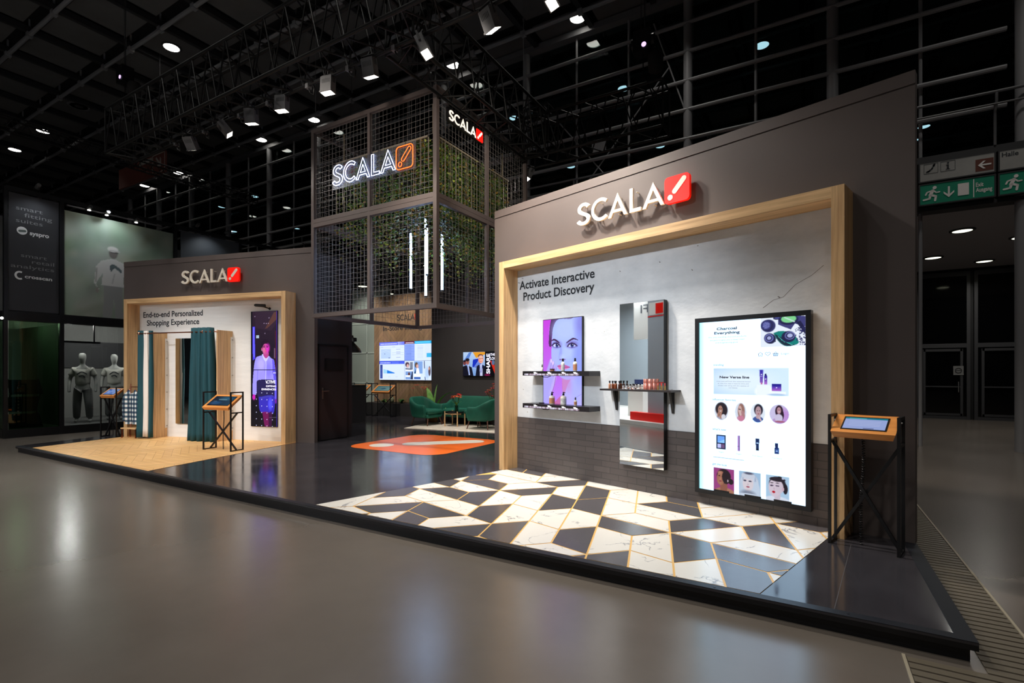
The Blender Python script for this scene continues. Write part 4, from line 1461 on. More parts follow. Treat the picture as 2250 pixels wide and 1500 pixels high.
    # product row
    c.rect(0.188, 0.452, 0.286, 0.603, (34, 38, 62)); c.rect(0.2, 0.52, 0.275, 0.59, (120, 150, 196)); c.poly([(0.2, 0.52), (0.275, 0.52), (0.275, 0.56)], (160, 186, 220), 0.7, False); c.rect(0.2, 0.465, 0.235, 0.508, (188, 172, 196)); c.rect(0.24, 0.465, 0.275, 0.508, (120, 84, 112))
    c.grad((184, 124, 168), (108, 62, 112), 0, 0.406, 0.451, 0.433, 0.61); c.rect(0.412, 0.451, 0.417, 0.61, (226, 186, 214)); c.rect(0.406, 0.50, 0.433, 0.503, (90, 50, 90))
    c.poly([(0.586, 0.597), (0.625, 0.597), (0.619, 0.478), (0.592, 0.478)], (34, 50, 84), 1, False); c.rect(0.594, 0.55, 0.617, 0.556, (190, 200, 220)); c.rect(0.592, 0.478, 0.619, 0.50, (22, 30, 54))
    c.rect(0.773, 0.53, 0.802, 0.571, (30, 44, 84)); c.poly([(0.767, 0.52), (0.777, 0.532), (0.80, 0.532), (0.81, 0.52), (0.81, 0.464), (0.767, 0.464)], (34, 52, 96), 1, False); c.rect(0.774, 0.476, 0.803, 0.512, (70, 90, 132)); c.rect(0.78, 0.49, 0.797, 0.493, (206, 214, 232))
    c.rect(0.151, 0.358, 0.475, 0.3635, (60, 66, 88))
    # three square portraits
    def sq(x0, x1, bg):
        c.rect(x0, 0, x1, 0.25, bg)
        clip = ((c.X > x0) & (c.X < x1) & (c.Y < 0.25)) * 1.0
        return lambda x, y, a, b_, col, soft=0.15, rot=0, al=1.0: c.blob(x0 + x * (x1 - x0), y, a * (x1 - x0), b_, col, soft, rot, al, clip)
    p = sq(0.158, 0.373, (182, 82, 150))
    p(0.55, 0.0, 0.5, 0.05, (196, 142, 116)); p(0.5, 0.06, 0.18, 0.08, (170, 112, 92)); p(0.5, 0.17, 0.34, 0.075, (52, 34, 44)); p(0.85, 0.12, 0.12, 0.03, (46, 30, 40)); p(0.36, 0.145, 0.2, 0.075, (190, 132, 106), 0.15, -6); p(0.62, 0.16, 0.2, 0.07, (52, 34, 44)); p(0.3, 0.105, 0.1, 0.022, (196, 140, 116))
    p(0.28, 0.168, 0.05, 0.005, (44, 26, 32)); p(0.46, 0.165, 0.06, 0.006, (44, 26, 32)); p(0.3, 0.185, 0.06, 0.003, (40, 24, 30)); p(0.48, 0.183, 0.07, 0.003, (40, 24, 30)); p(0.33, 0.112, 0.07, 0.007, (172, 84, 92)); p(0.33, 0.138, 0.03, 0.014, (210, 154, 128), 0.6); p(0.7, 0.125, 0.03, 0.014, (214, 190, 196)); p(0.3, 0.2, 0.1, 0.02, (206, 150, 124), 0.8)
    p = sq(0.424, 0.637, (186, 212, 234))
    p(0.48, 0.13, 0.44, 0.115, (206, 210, 224)); p(0.48, 0.13, 0.42, 0.11, (226, 230, 240)); p(0.2, 0.11, 0.05, 0.1, (192, 200, 218), 0.5); p(0.76, 0.11, 0.05, 0.1, (192, 200, 218), 0.5); p(0.2, 0.06, 0.16, 0.1, (214, 224, 236)); p(0.78, 0.06, 0.2, 0.1, (220, 228, 240)); p(0.42, 0.13, 0.25, 0.075, (240, 226, 228)); p(0.42, 0.21, 0.3, 0.035, (226, 226, 234)); p(0.45, 0.235, 0.2, 0.012, (110, 110, 130), 0.8)
    p(0.28, 0.158, 0.08, 0.008, (120, 120, 146)); p(0.52, 0.156, 0.08, 0.008, (120, 120, 146)); p(0.27, 0.157, 0.04, 0.005, (40, 40, 60)); p(0.52, 0.155, 0.04, 0.005, (40, 40, 60)); p(0.42, 0.096, 0.08, 0.008, (190, 104, 124)); p(0.42, 0.03, 0.3, 0.03, (90, 92, 112), 0.9, 0, 0.5); p(0.42, 0.12, 0.04, 0.012, (226, 206, 212), 0.7); p(0.5, 0.0, 0.6, 0.03, (226, 232, 242))
    p = sq(0.687, 0.90, (198, 222, 240))
    p(0.5, 0.0, 0.6, 0.05, (238, 240, 248)); p(0.5, 0.06, 0.14, 0.06, (226, 212, 220)); p(0.5, 0.17, 0.36, 0.07, (50, 38, 52)); p(0.84, 0.13, 0.1, 0.05, (48, 36, 50)); p(0.38, 0.13, 0.26, 0.09, (234, 216, 224)); p(0.6, 0.14, 0.16, 0.06, (230, 212, 220)); p(0.5, 0.215, 0.34, 0.022, (54, 42, 56)); p(0.74, 0.23, 0.06, 0.01, (214, 220, 236)); p(0.6, 0.238, 0.1, 0.007, (30, 28, 40))
    p(0.26, 0.15, 0.09, 0.006, (150, 130, 156)); p(0.5, 0.152, 0.09, 0.006, (150, 130, 156)); p(0.25, 0.145, 0.07, 0.003, (50, 40, 60)); p(0.5, 0.147, 0.07, 0.003, (50, 40, 60)); p(0.26, 0.175, 0.09, 0.003, (64, 48, 62)); p(0.5, 0.178, 0.09, 0.003, (64, 48, 62)); p(0.34, 0.087, 0.07, 0.012, (206, 40, 64)); p(0.74, 0.125, 0.05, 0.02, (226, 196, 206)); p(0.36, 0.12, 0.04, 0.012, (224, 200, 210), 0.7)
    # glow towards the edge of the panel
    c.grad((150, 232, 226), (244, 248, 255), 0, 0.0, 0.0, 0.06, 1.807, 0.55)
    lum = np.ones(c.X.shape)
    lum[(c.X > 0.636) & (c.Y > 1.52)] = 0.84
    lum[(c.X > 0.155) & (c.X < 0.896) & (c.Y > 1.036) & (c.Y < 1.31)] = 0.88
    lum[(c.Y < 0.25) & (((c.X > 0.158) & (c.X < 0.373)) | ((c.X > 0.424) & (c.X < 0.637)) | ((c.X > 0.687) & (c.X < 0.90)))] = 0.80
    for cx, rx in ((0.24, 0.074), (0.441, 0.057), (0.609, 0.07), (0.81, 0.089)):
        lum[((c.X - cx) / rx) ** 2 + ((c.Y - 0.857) / 0.095) ** 2 < 1] = 0.82
    pic = (lum < 1)[..., None]
    c.C = 255 * (c.C / 255) ** 1.28 * np.where(pic, lum[..., None] * 0.84 * np.array((0.94, 0.97, 1.0)), np.array((0.78, 0.91, 1.0)))
    return c


t = thing('touch_screen', 'large black-framed upright touch screen showing a cosmetics shop page', 'screen', R.w(3.377, 0.135, 0.022), R.a)
w, h = 1.138, 1.9
b = MB()
for a, c_ in (((0, -0.07, 0), (0.045, 0, h)), ((w - 0.045, -0.07, 0), (w, 0, h)), ((0.045, -0.07, 0), (w - 0.045, 0, 0.045)), ((0.045, -0.07, h - 0.048), (w - 0.045, 0, h))):
    b.box(a, c_)
b.build('frame', M('screen_frame', (16, 16, 19), 0.3), t)
MB().box((0.045, -0.056, 0.045), (w - 0.045, 0, h - 0.048)).build('panel_back', m_black, t)
touch_page().build('display', screen_mat(2.2), t, (0.047, -0.057, 0.045))
b = MB()
for x in (0.30, 0.62, 0.90):
    b.box((x - 0.09, -0.066, 0.045), (x + 0.07, -0.05, 0.062))
b.build('sensor_bar', m_black, t)
m_ink = M('screen_ink', (30, 32, 60), 0.6)
m_ink2 = M('screen_ink_pale', (104, 112, 140), 0.6)
m_ink3 = M('screen_ink_blue', (92, 112, 150), 0.6)


def pt(b, s, x0, x1, z, cap, bold=0.0):
    text_into(b, s, 0.047 + x0, None if x1 is None else 0.047 + x1, 0.045 + z, cap, -0.0585, bold)


b = MB()
pt(b, 'Charcoal', 0.19, 0.402, 1.716, 0.027, 0.035); pt(b, 'Everything', 0.164, 0.432, 1.672, 0.027, 0.035)
pt(b, 'New Verse line', 0.222, 0.527, 1.204, 0.026, 0.035)
b.build('page_lettering', m_ink, t)
b = MB()
for s, x0, x1, z in (('We only trending charcoal products', 0.097, 0.498, 1.634), ('we pick to give you a deep clean', 0.116, 0.481, 1.603), ('and brightening glow', 0.177, 0.414, 1.575)):
    pt(b, s, x0, x1, z, 0.014)
for s, x0, x1, z in (('treat yourself from this awesome brand', 0.189, 0.538, 1.167), ('all make first step to improve every pick', 0.201, 0.525, 1.144), ('of your own along with this essence of', 0.205, 0.523, 1.122), ('rich beauty', 0.318, 0.409, 1.10)):
    pt(b, s, x0, x1, z, 0.011)
b.build('paragraph_lettering', m_ink2, t)
b = MB()
pt(b, 'Login', 0.829, 0.898, 1.441, 0.019); pt(b, 'trending', 0.153, 0.265, 1.337, 0.02, 0.01); pt(b, 'influencer favorites', 0.145, 0.393, 0.968, 0.02, 0.01)
pt(b, "what's new", 0.145, 0.29, 0.65, 0.022, 0.01); pt(b, 'get the look', 0.145, 0.301, 0.277, 0.022, 0.01)
for s, x0, x1 in (('Vogeti', 0.212, 0.266), ('Vogeti', 0.395, 0.447), ('True Nature', 0.556, 0.654), ('True Nature', 0.743, 0.836)):
    pt(b, s, x0, x1, 0.416, 0.013)
Q = lambda pts: [(0.047 + x, -0.0585, 0.045 + z) for x, z in pts]
r_ = 0.0022
b.tube(Q([(0.612, 1.448), (0.635, 1.468), (0.658, 1.448)]), r_, 4); b.tube(Q([(0.617, 1.45), (0.617, 1.428), (0.63, 1.428), (0.63, 1.44), (0.64, 1.44), (0.64, 1.428), (0.653, 1.428), (0.653, 1.45)]), r_, 4)
b.tube(Q([(0.705, 1.431), (0.683, 1.45), (0.683, 1.461), (0.693, 1.467), (0.705, 1.458), (0.717, 1.467), (0.728, 1.461), (0.728, 1.45)]), r_, 4, closed=True)
b.tube(Q([(0.752, 1.452), (0.804, 1.452), (0.797, 1.43), (0.759, 1.43)]), r_ * 1.3, 4, closed=True); b.tube(Q([(0.764, 1.452), (0.778, 1.47), (0.792, 1.452)]), r_, 4)
for z in (1.437, 1.445):
    b.tube(Q([(0.757, z), (0.799, z)]), r_, 4)
b.build('page_labels', m_ink3, t)

# ------------------------------------------------------------------ tablet stands
def mini_page(kind, w, h):
    c = Cv(w, h, 60, 40, (20, 40, 60))
    if kind == 'light':
        c = Cv(w, h, 60, 40, (166, 184, 240)); c.rect(0, h * 0.86, w, h, (20, 130, 150)); c.rect(w * 0.1, h * 0.89, w * 0.5, h * 0.93, (90, 200, 200)); c.rect(w * 0.5, h * 0.03, w * 0.74, h * 0.08, (60, 60, 110))
        for k in range(4):
            c.rect(w * 0.12, h * (0.3 + 0.12 * k), w * 0.85, h * (0.315 + 0.12 * k), (206, 214, 250))
    elif kind == 'dark':
        c.grad((16, 34, 56), (30, 66, 92), 0); c.blob(w * 0.6, h * 0.75, w * 0.3, h * 0.2, (56, 120, 150), 0.9, 0, 0.7); c.rect(w * 0.3, h * 0.62, w * 0.7, h * 0.66, (150, 186, 196)); c.blob(w * 0.3, h * 0.25, w * 0.25, h * 0.18, (36, 84, 130), 0.9)
        c.blob(w * 0.85, h * 0.72, w * 0.04, h * 0.05, (20, 40, 60), 0.3); c.rect(w * 0.1, h * 0.45, w * 0.28, h * 0.47, (120, 160, 176))
    elif kind == 'blue':
        c.grad((70, 110, 190), (96, 130, 200), 0); c.rect(w * 0.1, h * 0.3, w * 0.5, h * 0.7, (120, 150, 214))
    else:
        c.grad((80, 118, 120), (110, 146, 146), 0); c.poly([(w * 0.3, h * 0.4), (w * 0.55, h * 0.62), (w * 0.75, h * 0.45), (w * 0.5, h * 0.28)], (40, 84, 110), 1, False); c.rect(w * 0.1, h * 0.8, w * 0.9, h * 0.84, (60, 96, 104))
    return c


m_tray = wood('tray_plywood', (206, 128, 60), (238, 160, 84), 'X', 6, rough=0.38)
m_cable = M('cable_black', (18, 18, 20), 0.35)


def tablet_stand(loc, rotz, W, D, zf, zb, top, mid, kind, label, scale_scr=0.66, coil=True):
    t = thing('tablet_stand', label, 'tablet stand', loc, rotz)
    s = 0.022
    for x in (-W / 2, W / 2):
        b = MB()
        for y in (-D / 2, D / 2):
            b.box((x - s / 2, y - s / 2, 0), (x + s / 2, y + s / 2, top))
        for z in (s / 2, mid, top - s / 2):
            b.box((x - s / 2, -D / 2 + s / 2, z - s / 2), (x + s / 2, D / 2 - s / 2, z + s / 2))
        b.build('side_frame', m_black, t)
    for k in (-1, 1):
        MB().bar((-k * W / 2, k * 0.013, s), (k * W / 2, k * 0.013, mid), 0.024, 0.024, up=(0, 1, 0)).build('cross_brace', m_black, t)
    e = 0.045
    w2 = W / 2 - s / 2 - 0.004
    yf, yb = -D / 2 - e, D / 2 + 0.0
    th = 0.05
    b = MB()
    d = Vector((0, yb - yf, zb - zf)); ln = d.length; d.normalize(); nrm = Vector((0, -d.z, d.y))
    A, B = Vector((0, yf, zf)), Vector((0, yb, zb))
    k2 = w2 - 0.02
    vs = []
    for P_, hw in ((A, w2), (B, w2)):
        vs += [P_ + Vector((-hw, 0, 0)), P_ + Vector((hw, 0, 0))]
    for P_, hw in ((A + Vector((0, 0.03, -th)), k2), (B + Vector((0, -0.0, -th * 1.15)), k2)):
        vs += [P_ + Vector((-hw, 0, 0)), P_ + Vector((hw, 0, 0))]
    b.add(vs, [(0, 1, 3, 2), (4, 6, 7, 5), (0, 4, 5, 1), (1, 5, 7, 3), (3, 7, 6, 2), (2, 6, 4, 0)])
    b.build('tray', m_tray, t)
    for x in (-1, 1):
        for P_ in (0.25, 0.8):
            q = A + d * ln * P_ - nrm * 0.025
            MB().cyl((x * (w2 - 0.015), q.y, q.z), (x * W / 2, q.y, q.z), 0.007, 6).build('mounting_bolt', m_steel, t)
    sw = 2 * w2 * scale_scr; sh = ln * (0.66 if scale_scr > 0.7 else 0.62)
    X = Matrix(((1, 0, 0, 0), (0, -nrm.y, d.y, 0), (0, -nrm.z, d.z, 0), (0, 0, 0, 1)))
    c0 = A + d * (ln - sh) * 0.52
    X = Matrix.Translation(c0) @ X
    f = 0.012
    MB().box((-sw / 2 - f, -0.004, -f), (sw / 2 + f, 0, sh + f), X).build('bezel', m_black, t)
    mini_page(kind, sw, sh).build('display', screen_mat(0.75), t, (-sw / 2, -0.005, 0.0), X=X)
    pts = []
    n = 260 if coil else 40
    for i in range(n + 1):
        q = i / n
        z = (mid + 0.06 if zf > 0.9 else zf - 0.03) * (1 - q) + 0.008
        if i == 0:
            z = zf - 0.03
        ph = q * 2 * PI * 46
        rr = 0.011 if coil else 0.0
        pts.append((-0.03 - 0.05 * max(0, q - 0.75) ** 1 + rr * math.cos(ph) + 0.01 * math.sin(q * 7), 0.035 + rr * math.sin(ph), max(0.006, z)))
    MB().tube(pts, 0.004 if coil else 0.006, 5).build('cable', m_cable, t, smooth=60)
    return t


ctr = (Vector((0.127, 5.056, 0)) + Vector((0.639, 5.13, 0))) / 2
tablet_stand((0.40, 5.095, ZP), rad(-15.3), 0.472, 0.19, 0.955, 1.085, 1.092, 0.865, 'light', 'black framed tablet stand with copper coloured tray at the right end of the large wall')

# ------------------------------------------------------------------ left wall: fitting room
tablet_stand((-9.417, 5.38, ZP), rad(9.0), 0.70, 0.255, 0.80, 1.02, 1.085, 0.70, 'dark', 'black framed tablet stand with orange wooden tray on the oak floor', 0.78)
tablet_stand((-13.52, 5.24, ZP), rad(17.0), 0.44, 0.19, 0.92, 1.08, 1.12, 0.86, 'blue', 'smaller black framed tablet stand at the left end of the platform beside the clothes rack', 0.72, coil=False)


def ad_woman():
    w, h = 0.665, 2.415
    c = Cv(w, h, 90, 300, (14, 10, 26))
    # zoom frame: x 100..395, y 125..1385
    P = lambda x, y: ((x - 102) / 294 * w, h - (y - (124 - 12 * (x - 102) / 294)) / 1262 * h)
    pts = lambda q: [P(*p) for p in q]
    c.grad((10, 8, 20), (40, 24, 40), 90)
    c.poly(pts([(150, 120), (395, 120), (395, 240), (330, 330), (150, 300)]), (44, 28, 44), 1, False)
    c.poly(pts([(360, 130), (395, 120), (395, 200), (290, 300), (260, 310)]), (92, 56, 46), 0.75, False)
    c.poly(pts([(120, 290), (145, 290), (150, 640), (122, 660)]), (70, 56, 240), 0.95, False)
    c.line(pts([(133, 300), (136, 620)]), 0.02, (120, 120, 255))
    c.poly(pts([(372, 330), (392, 330), (392, 760), (376, 760)]), (60, 20, 40), 1, False); c.poly(pts([(362, 520), (374, 520), (374, 630), (362, 630)]), (150, 110, 140), 0.6, False)
    c.rect(0.14, h - 0.62 * 0.0 - 0.56, 0.2, h - 0.5, (200, 226, 250)); c.rect(0.165, h - 0.56, 0.175, h - 0.5, (20, 20, 60)); c.rect(0.14, h - 0.535, 0.2, h - 0.525, (20, 20, 60))
    for x, y in ((250, 250), (275, 252), (298, 250), (146, 176), (306, 190), (260, 360)):
        c.blob(*P(x, y), 0.012, 0.01, (150, 130, 160), 0.8)
    # arms and shirt
    sh = (150, 140, 240)
    c.poly(pts([(232, 600), (190, 612), (158, 632), (140, 700), (130, 800), (122, 900), (120, 1000), (122, 1035), (160, 1035), (165, 940), (175, 880), (250, 866), (340, 868), (372, 870), (380, 780), (370, 700), (360, 650), (330, 630), (300, 605), (262, 640)]), sh)
    c.poly(pts([(340, 640), (362, 660), (378, 780), (388, 900), (390, 1070), (370, 1070), (362, 900), (350, 780)]), (96, 84, 220))
    c.blob(*P(215, 700), 0.09, 0.12, (182, 170, 246), 0.9, 0, 0.7); c.blob(*P(300, 760), 0.08, 0.16, (116, 104, 232), 0.9, 0, 0.6)
    c.line(pts([(268, 640), (272, 700), (268, 860)]), 0.012, (206, 206, 250)); c.poly(pts([(226, 592), (240, 588), (266, 632), (296, 604), (300, 622), (270, 668), (244, 640)]), (196, 190, 250))
    c.line(pts([(180, 760), (175, 870)]), 0.008, (100, 90, 200)); c.line(pts([(350, 700), (345, 800)]), 0.008, (80, 70, 190))
    # head
    c.poly(pts([(240, 560), (296, 560), (298, 610), (268, 632), (242, 600)]), (170, 60, 130))
    c.blob(*P(266, 498), 0.112, 0.145, (30, 14, 32), 0.1)
    c.blob(*P(266, 532), 0.08, 0.115, (186, 70, 140), 0.15); c.blob(*P(292, 520), 0.05, 0.09, (214, 40, 190), 0.8, 0, 0.8); c.blob(*P(250, 545), 0.04, 0.06, (206, 116, 150), 0.8, 0, 0.7)
    c.line(pts([(240, 502), (258, 498)]), 0.012, (40, 14, 40)); c.line(pts([(276, 497), (296, 500)]), 0.012, (40, 14, 40))
    c.blob(*P(250, 511), 0.018, 0.009, (30, 10, 34), 0.3); c.blob(*P(286, 510), 0.018, 0.009, (30, 10, 34), 0.3)
    c.line(pts([(268, 510), (264, 535), (270, 538)]), 0.007, (140, 30, 110)); c.blob(*P(267, 554), 0.024, 0.009, (226, 60, 120), 0.3)
    c.blob(*P(224, 534), 0.014, 0.03, (176, 70, 120), 0.3); c.blob(*P(226, 545), 0.006, 0.008, (240, 240, 250), 0.3)
    # skirt, hands, legs
    c.poly(pts([(170, 880), (250, 866), (365, 872), (368, 1000), (362, 1120), (358, 1222), (300, 1228), (205, 1215), (190, 1100), (165, 1000)]), (34, 28, 74))
    c.poly(pts([(190, 1060), (360, 1040), (358, 1222), (300, 1228), (206, 1215)]), (54, 44, 190), 0.85)
    c.blob(*P(320, 1130), 0.05, 0.12, (84, 84, 255), 0.9, 0, 0.9); c.line(pts([(215, 1070), (290, 1050), (350, 1040)]), 0.02, (70, 74, 150), 0.7); c.line(pts([(200, 980), (280, 970)]), 0.02, (24, 20, 56))
    c.blob(*P(135, 1065), 0.04, 0.06, (190, 30, 170), 0.4); c.blob(*P(382, 1095), 0.025, 0.05, (110, 30, 150), 0.5)
    c.poly(pts([(230, 1222), (300, 1228), (298, 1384), (262, 1384)]), (120, 14, 86), 0.85); c.poly(pts([(300, 1226), (340, 1222), (330, 1384), (304, 1384)]), (60, 10, 60), 0.85)
    c.poly(pts([(150, 1140), (205, 1215), (200, 1384), (104, 1384), (104, 1060)]), (10, 8, 16), 0.8, False)
    c.line(pts([(310, 1278), (392, 1270)]), 0.012, (120, 110, 130), 0.6)
    c.rect(0.05, h - 1.2325, w, h - 1.2225, (30, 26, 60)); c.rect(0, 0, 0.03, h, (8, 6, 14)); c.rect(w - 0.02, 0, w, h, (50, 20, 150), 0.7)
    for r in range(6):
        for k in range(4):
            c.blob(*P(163 + 60 * k, 1013 + 72 * r), 0.010, 0.010, (206, 206, 246), 0.5)
    return c


t = thing('advert_screen', 'tall slim screen on the fitting room wall showing a woman in a pale shirt', 'screen', L_.w(3.651, 0.308, 0.013), L_.a)
MB().box((-0.004, -0.022, -0.004), (0.669, 0, 2.419)).build('housing', m_black, t)
ad_woman().build('display', screen_mat(1.3), t, (0, -0.0225, 0))
b = MB()
text_into(b, '\\CTIVE', 0.375, 0.625, 0.905, 0.062, -0.0245, 0.03); text_into(b, 'OPPING', 0.385, 0.64, 0.828, 0.038, -0.0245, 0.02); text_into(b, 'EXRIENCES', 0.275, 0.64, 0.762, 0.038, -0.0245, 0.02)
b.box((0.57, -0.0245, 1.118), (0.63, -0.023, 1.128))
b.build('advert_text', M('advert_white', (240, 240, 255), 0.5, emit=(230, 230, 255), estr=0.8), t)

t = thing('wall_camera', 'small black camera on an arm just above the tall advert screen', 'camera', L_.w(4.06, 2.775, 0.013), L_.a)
MB().cyl((0.05, -0.002, 0), (0.05, 0.0, 0), 0.03).tube([(0.05, 0, 0), (0.05, -0.08, 0.01), (0.0, -0.12, 0.03)], 0.012, 8).build('arm', m_black, t, smooth=60)
MB().cyl((0.02, -0.09, 0.05), (-0.16, -0.17, 0.06), 0.034, 12, 0.03).build('body', m_black, t, smooth=50)
MB().cyl((-0.16, -0.17, 0.06), (-0.175, -0.177, 0.061), 0.022, 12).build('lens', m_dglass, t, smooth=50)

# fitting cabin: two oak side panels
for u, l in ((1.29, 'left oak side panel of the fitting cabin'), (3.115, 'right oak side panel of the fitting cabin beside the advert screen')):
    t = thing('cabin_panel', l, 'side panel', L_.w(u, 0, 0.013), L_.a, 'oak cabin side panels')
    MB().box((0, -0.385, 0.004), (0.03, 0, 2.325)).build('board', m_oakv, t)
    b = MB()
    for z in (0.25, 0.62, 1.0, 1.38, 1.76, 2.14):
        b.cyl((0.032, -0.016, z), (0.05, -0.016, z), 0.012, 8)
    b.build('hinge_pin', m_steel, t)
    MB().box((0.03, -0.05, 0.2), (0.036, -0.0, 2.2)).build('mounting_strip', m_white, t)

t = thing('fitting_mirror', 'tall mirror inside the fitting cabin reflecting the curtain', 'mirror', L_.w(1.598, 0.305, 0.014), L_.a)
MB().box((0, -0.03, 0), (0.78, 0, 1.89)).build('backing', m_dgrey, t)
MB().box((0.002, -0.033, 0.002), (0.778, -0.03, 1.888)).build('glass', m_mirror, t)

t = thing('curtain_rail', 'thin copper curtain rail spanning the fitting cabin', 'curtain rail', L_.w(1.05, 2.285, 0.47), L_.a)
MB().cyl((-0.02, 0, 0), (1.98, 0, 0), 0.013, 10).build('rod', m_copper, t, smooth=50)
for x in (0.25, 2.08):
    MB().cyl((x, 0.0, 0), (x, 0.072, 0), 0.012, 8).build('bracket', m_copper, t, smooth=50)
for x in (0.06, 1.80):
    MB().tube([(x, 0.0 + 0.03 * math.cos(a), 0.03 * math.sin(a)) for a in [2 * PI * i / 16 for i in range(16)]], 0.008, 6, closed=True).build('ring', m_copper, t, smooth=50)

m_velvet = M('teal_velvet', (3, 62, 70), 0.75, var=0.15, vscale=3, stretch=(3, 3, 0.4))
m_lining = M('cream_lining', (228, 216, 204), 0.8)


def cloth(name, mat, plan, z0, z1, flare, parent, thick=0.008, sub=None):
    """hanging cloth: plan curve (x, y) swept from z1 (top) down to z0, spreading by flare at the bottom"""
    n = len(plan)
    cx = sum(p[0] for p in plan) / n; cy = sum(p[1] for p in plan) / n
    rows = 14
    b = MB()
    vs, fs = [], []
    for r in range(rows + 1):
        q = r / rows
        z = z1 + (z0 - z1) * q
        k = 1 + (flare - 1) * q
        wob = 0.012 * math.sin(q * 5)
        for i, (x, y) in enumerate(plan):
            amp = 0.75 + 0.25 * q
            vs.append((cx + (x - cx) * k + wob * math.sin(i * 0.7), cy + (y - cy) * amp + 0.006 * math.sin(q * 9 + i), z))
    for r in range(rows):
        for i in range(n - 1):
            a = r * n + i
            fs.append((a, a + 1, a + n + 1, a + n))
    b.add(vs, fs)
    o = b.build(name, mat, parent, smooth=180)
    md = o.modifiers.new('thickness', 'SOLIDIFY'); md.thickness = thick; md.offset = 0
    return o


def folds(x0, x1, n, amp, y=0.0, ph=0.0):
    return [(x0 + (x1 - x0) * i / n, y + amp * math.sin(i * 2 * PI / 6.5 + ph) + amp * 0.4 * math.sin(i * 1.9 + ph)) for i in range(n + 1)]


t = thing('curtain', 'teal velvet curtain with cream lining drawn open at the left of the fitting cabin', 'curtain', L_.w(1.03, 0.0, 0.47), L_.a)
cloth('velvet', m_velvet, [(-0.01, 0.16), (-0.02, 0.08), (0.0, 0.0), (0.05, -0.04), (0.1, 0.0), (0.14, 0.05), (0.17, 0.03)], 0.03, 2.35, 1.08, t)
cloth('lining', m_lining, [(0.165, 0.02), (0.20, -0.02), (0.235, 0.015), (0.27, -0.015), (0.30, 0.02)], 0.05, 2.34, 1.12, t)
cloth('velvet_edge', m_velvet, [(0.30, 0.025), (0.33, -0.005), (0.355, 0.03), (0.365, 0.08)], 0.03, 2.345, 1.05, t)
t = thing('curtain', 'wide teal velvet curtain gathered at the right of the fitting cabin', 'curtain', L_.w(2.52, 0.0, 0.47), L_.a)
cloth('velvet', m_velvet, [(0.02, 0.06)] + folds(0.0, 0.50, 26, 0.035) + [(0.505, 0.08), (0.50, 0.14)], 0.0, 2.375, 1.34, t)
cloth('lining', m_lining, folds(0.05, 0.46, 18, 0.02, 0.09), 0.06, 2.33, 1.2, t)

# low crate with a copper clothes rack and plaid shirts
t = thing('clothes_rack', 'copper clothes rack on a small wooden bench half hidden by the left curtain', 'clothes rack', L_.w(0.78, 0, 0.40), L_.a)
MB().box((-0.22, -0.09, 0.2), (0.22, 0.13, 0.225)).build('bench_top', m_oakh, t)
for x, y in ((-0.2, -0.07), (0.2, -0.07), (-0.2, 0.11), (0.2, 0.11)):
    MB().box((x - 0.012, y - 0.012, 0), (x + 0.012, y + 0.012, 0.2)).build('leg', m_copper, t)
MB().tube([(-0.06, 0.02, 0.225), (-0.06, 0.02, 1.19)], 0.012, 8).tube([(-0.06, 0.02, 1.12), (0.19, 0.02, 1.12)], 0.01, 8).tube([(0.18, 0.02, 0.225), (0.18, 0.02, 1.12)], 0.01, 8).build('rail', m_copper, t, smooth=50)
m_plaid = bpy.data.materials.new('plaid_flannel')
N, LK = nodes_of(m_plaid)
bs = N['Principled BSDF']; bs.inputs['Roughness'].default_value = 0.85
tc = N.new('ShaderNodeTexCoord'); sp = N.new('ShaderNodeSeparateXYZ'); LK.new(tc.outputs['Object'], sp.inputs[0])
outs = []
for ax, k, add in (('X', 62, 'Y'), ('Z', 66, None)):
    src = sp.outputs[ax]
    if add:
        ad = N.new('ShaderNodeMath'); ad.operation = 'ADD'; LK.new(sp.outputs[ax], ad.inputs[0]); LK.new(sp.outputs[add], ad.inputs[1]); src = ad.outputs[0]
    ml = N.new('ShaderNodeMath'); ml.operation = 'MULTIPLY'; ml.inputs[1].default_value = k; LK.new(src, ml.inputs[0])
    si = N.new('ShaderNodeMath'); si.operation = 'SINE'; LK.new(ml.outputs[0], si.inputs[0])
    gt = N.new('ShaderNodeMapRange'); gt.inputs['From Min'].default_value = -0.3; gt.inputs['From Max'].default_value = 0.3; LK.new(si.outputs[0], gt.inputs['Value'])
    outs.append(gt.outputs['Result'])
ad = N.new('ShaderNodeMath'); ad.operation = 'ADD'; LK.new(outs[0], ad.inputs[0]); LK.new(outs[1], ad.inputs[1])
hf = N.new('ShaderNodeMath'); hf.operation = 'MULTIPLY'; hf.inputs[1].default_value = 0.5; LK.new(ad.outputs[0], hf.inputs[0])
rp = N.new('ShaderNodeValToRGB'); rp.color_ramp.elements[0].color = (*lin((22, 36, 66)), 1); rp.color_ramp.elements[1].color = (*lin((232, 228, 224)), 1)
e = rp.color_ramp.elements.new(0.5); e.color = (*lin((74, 100, 112)), 1)
LK.new(hf.outputs[0], rp.inputs['Fac']); LK.new(rp.outputs['Color'], bs.inputs['Base Color'])
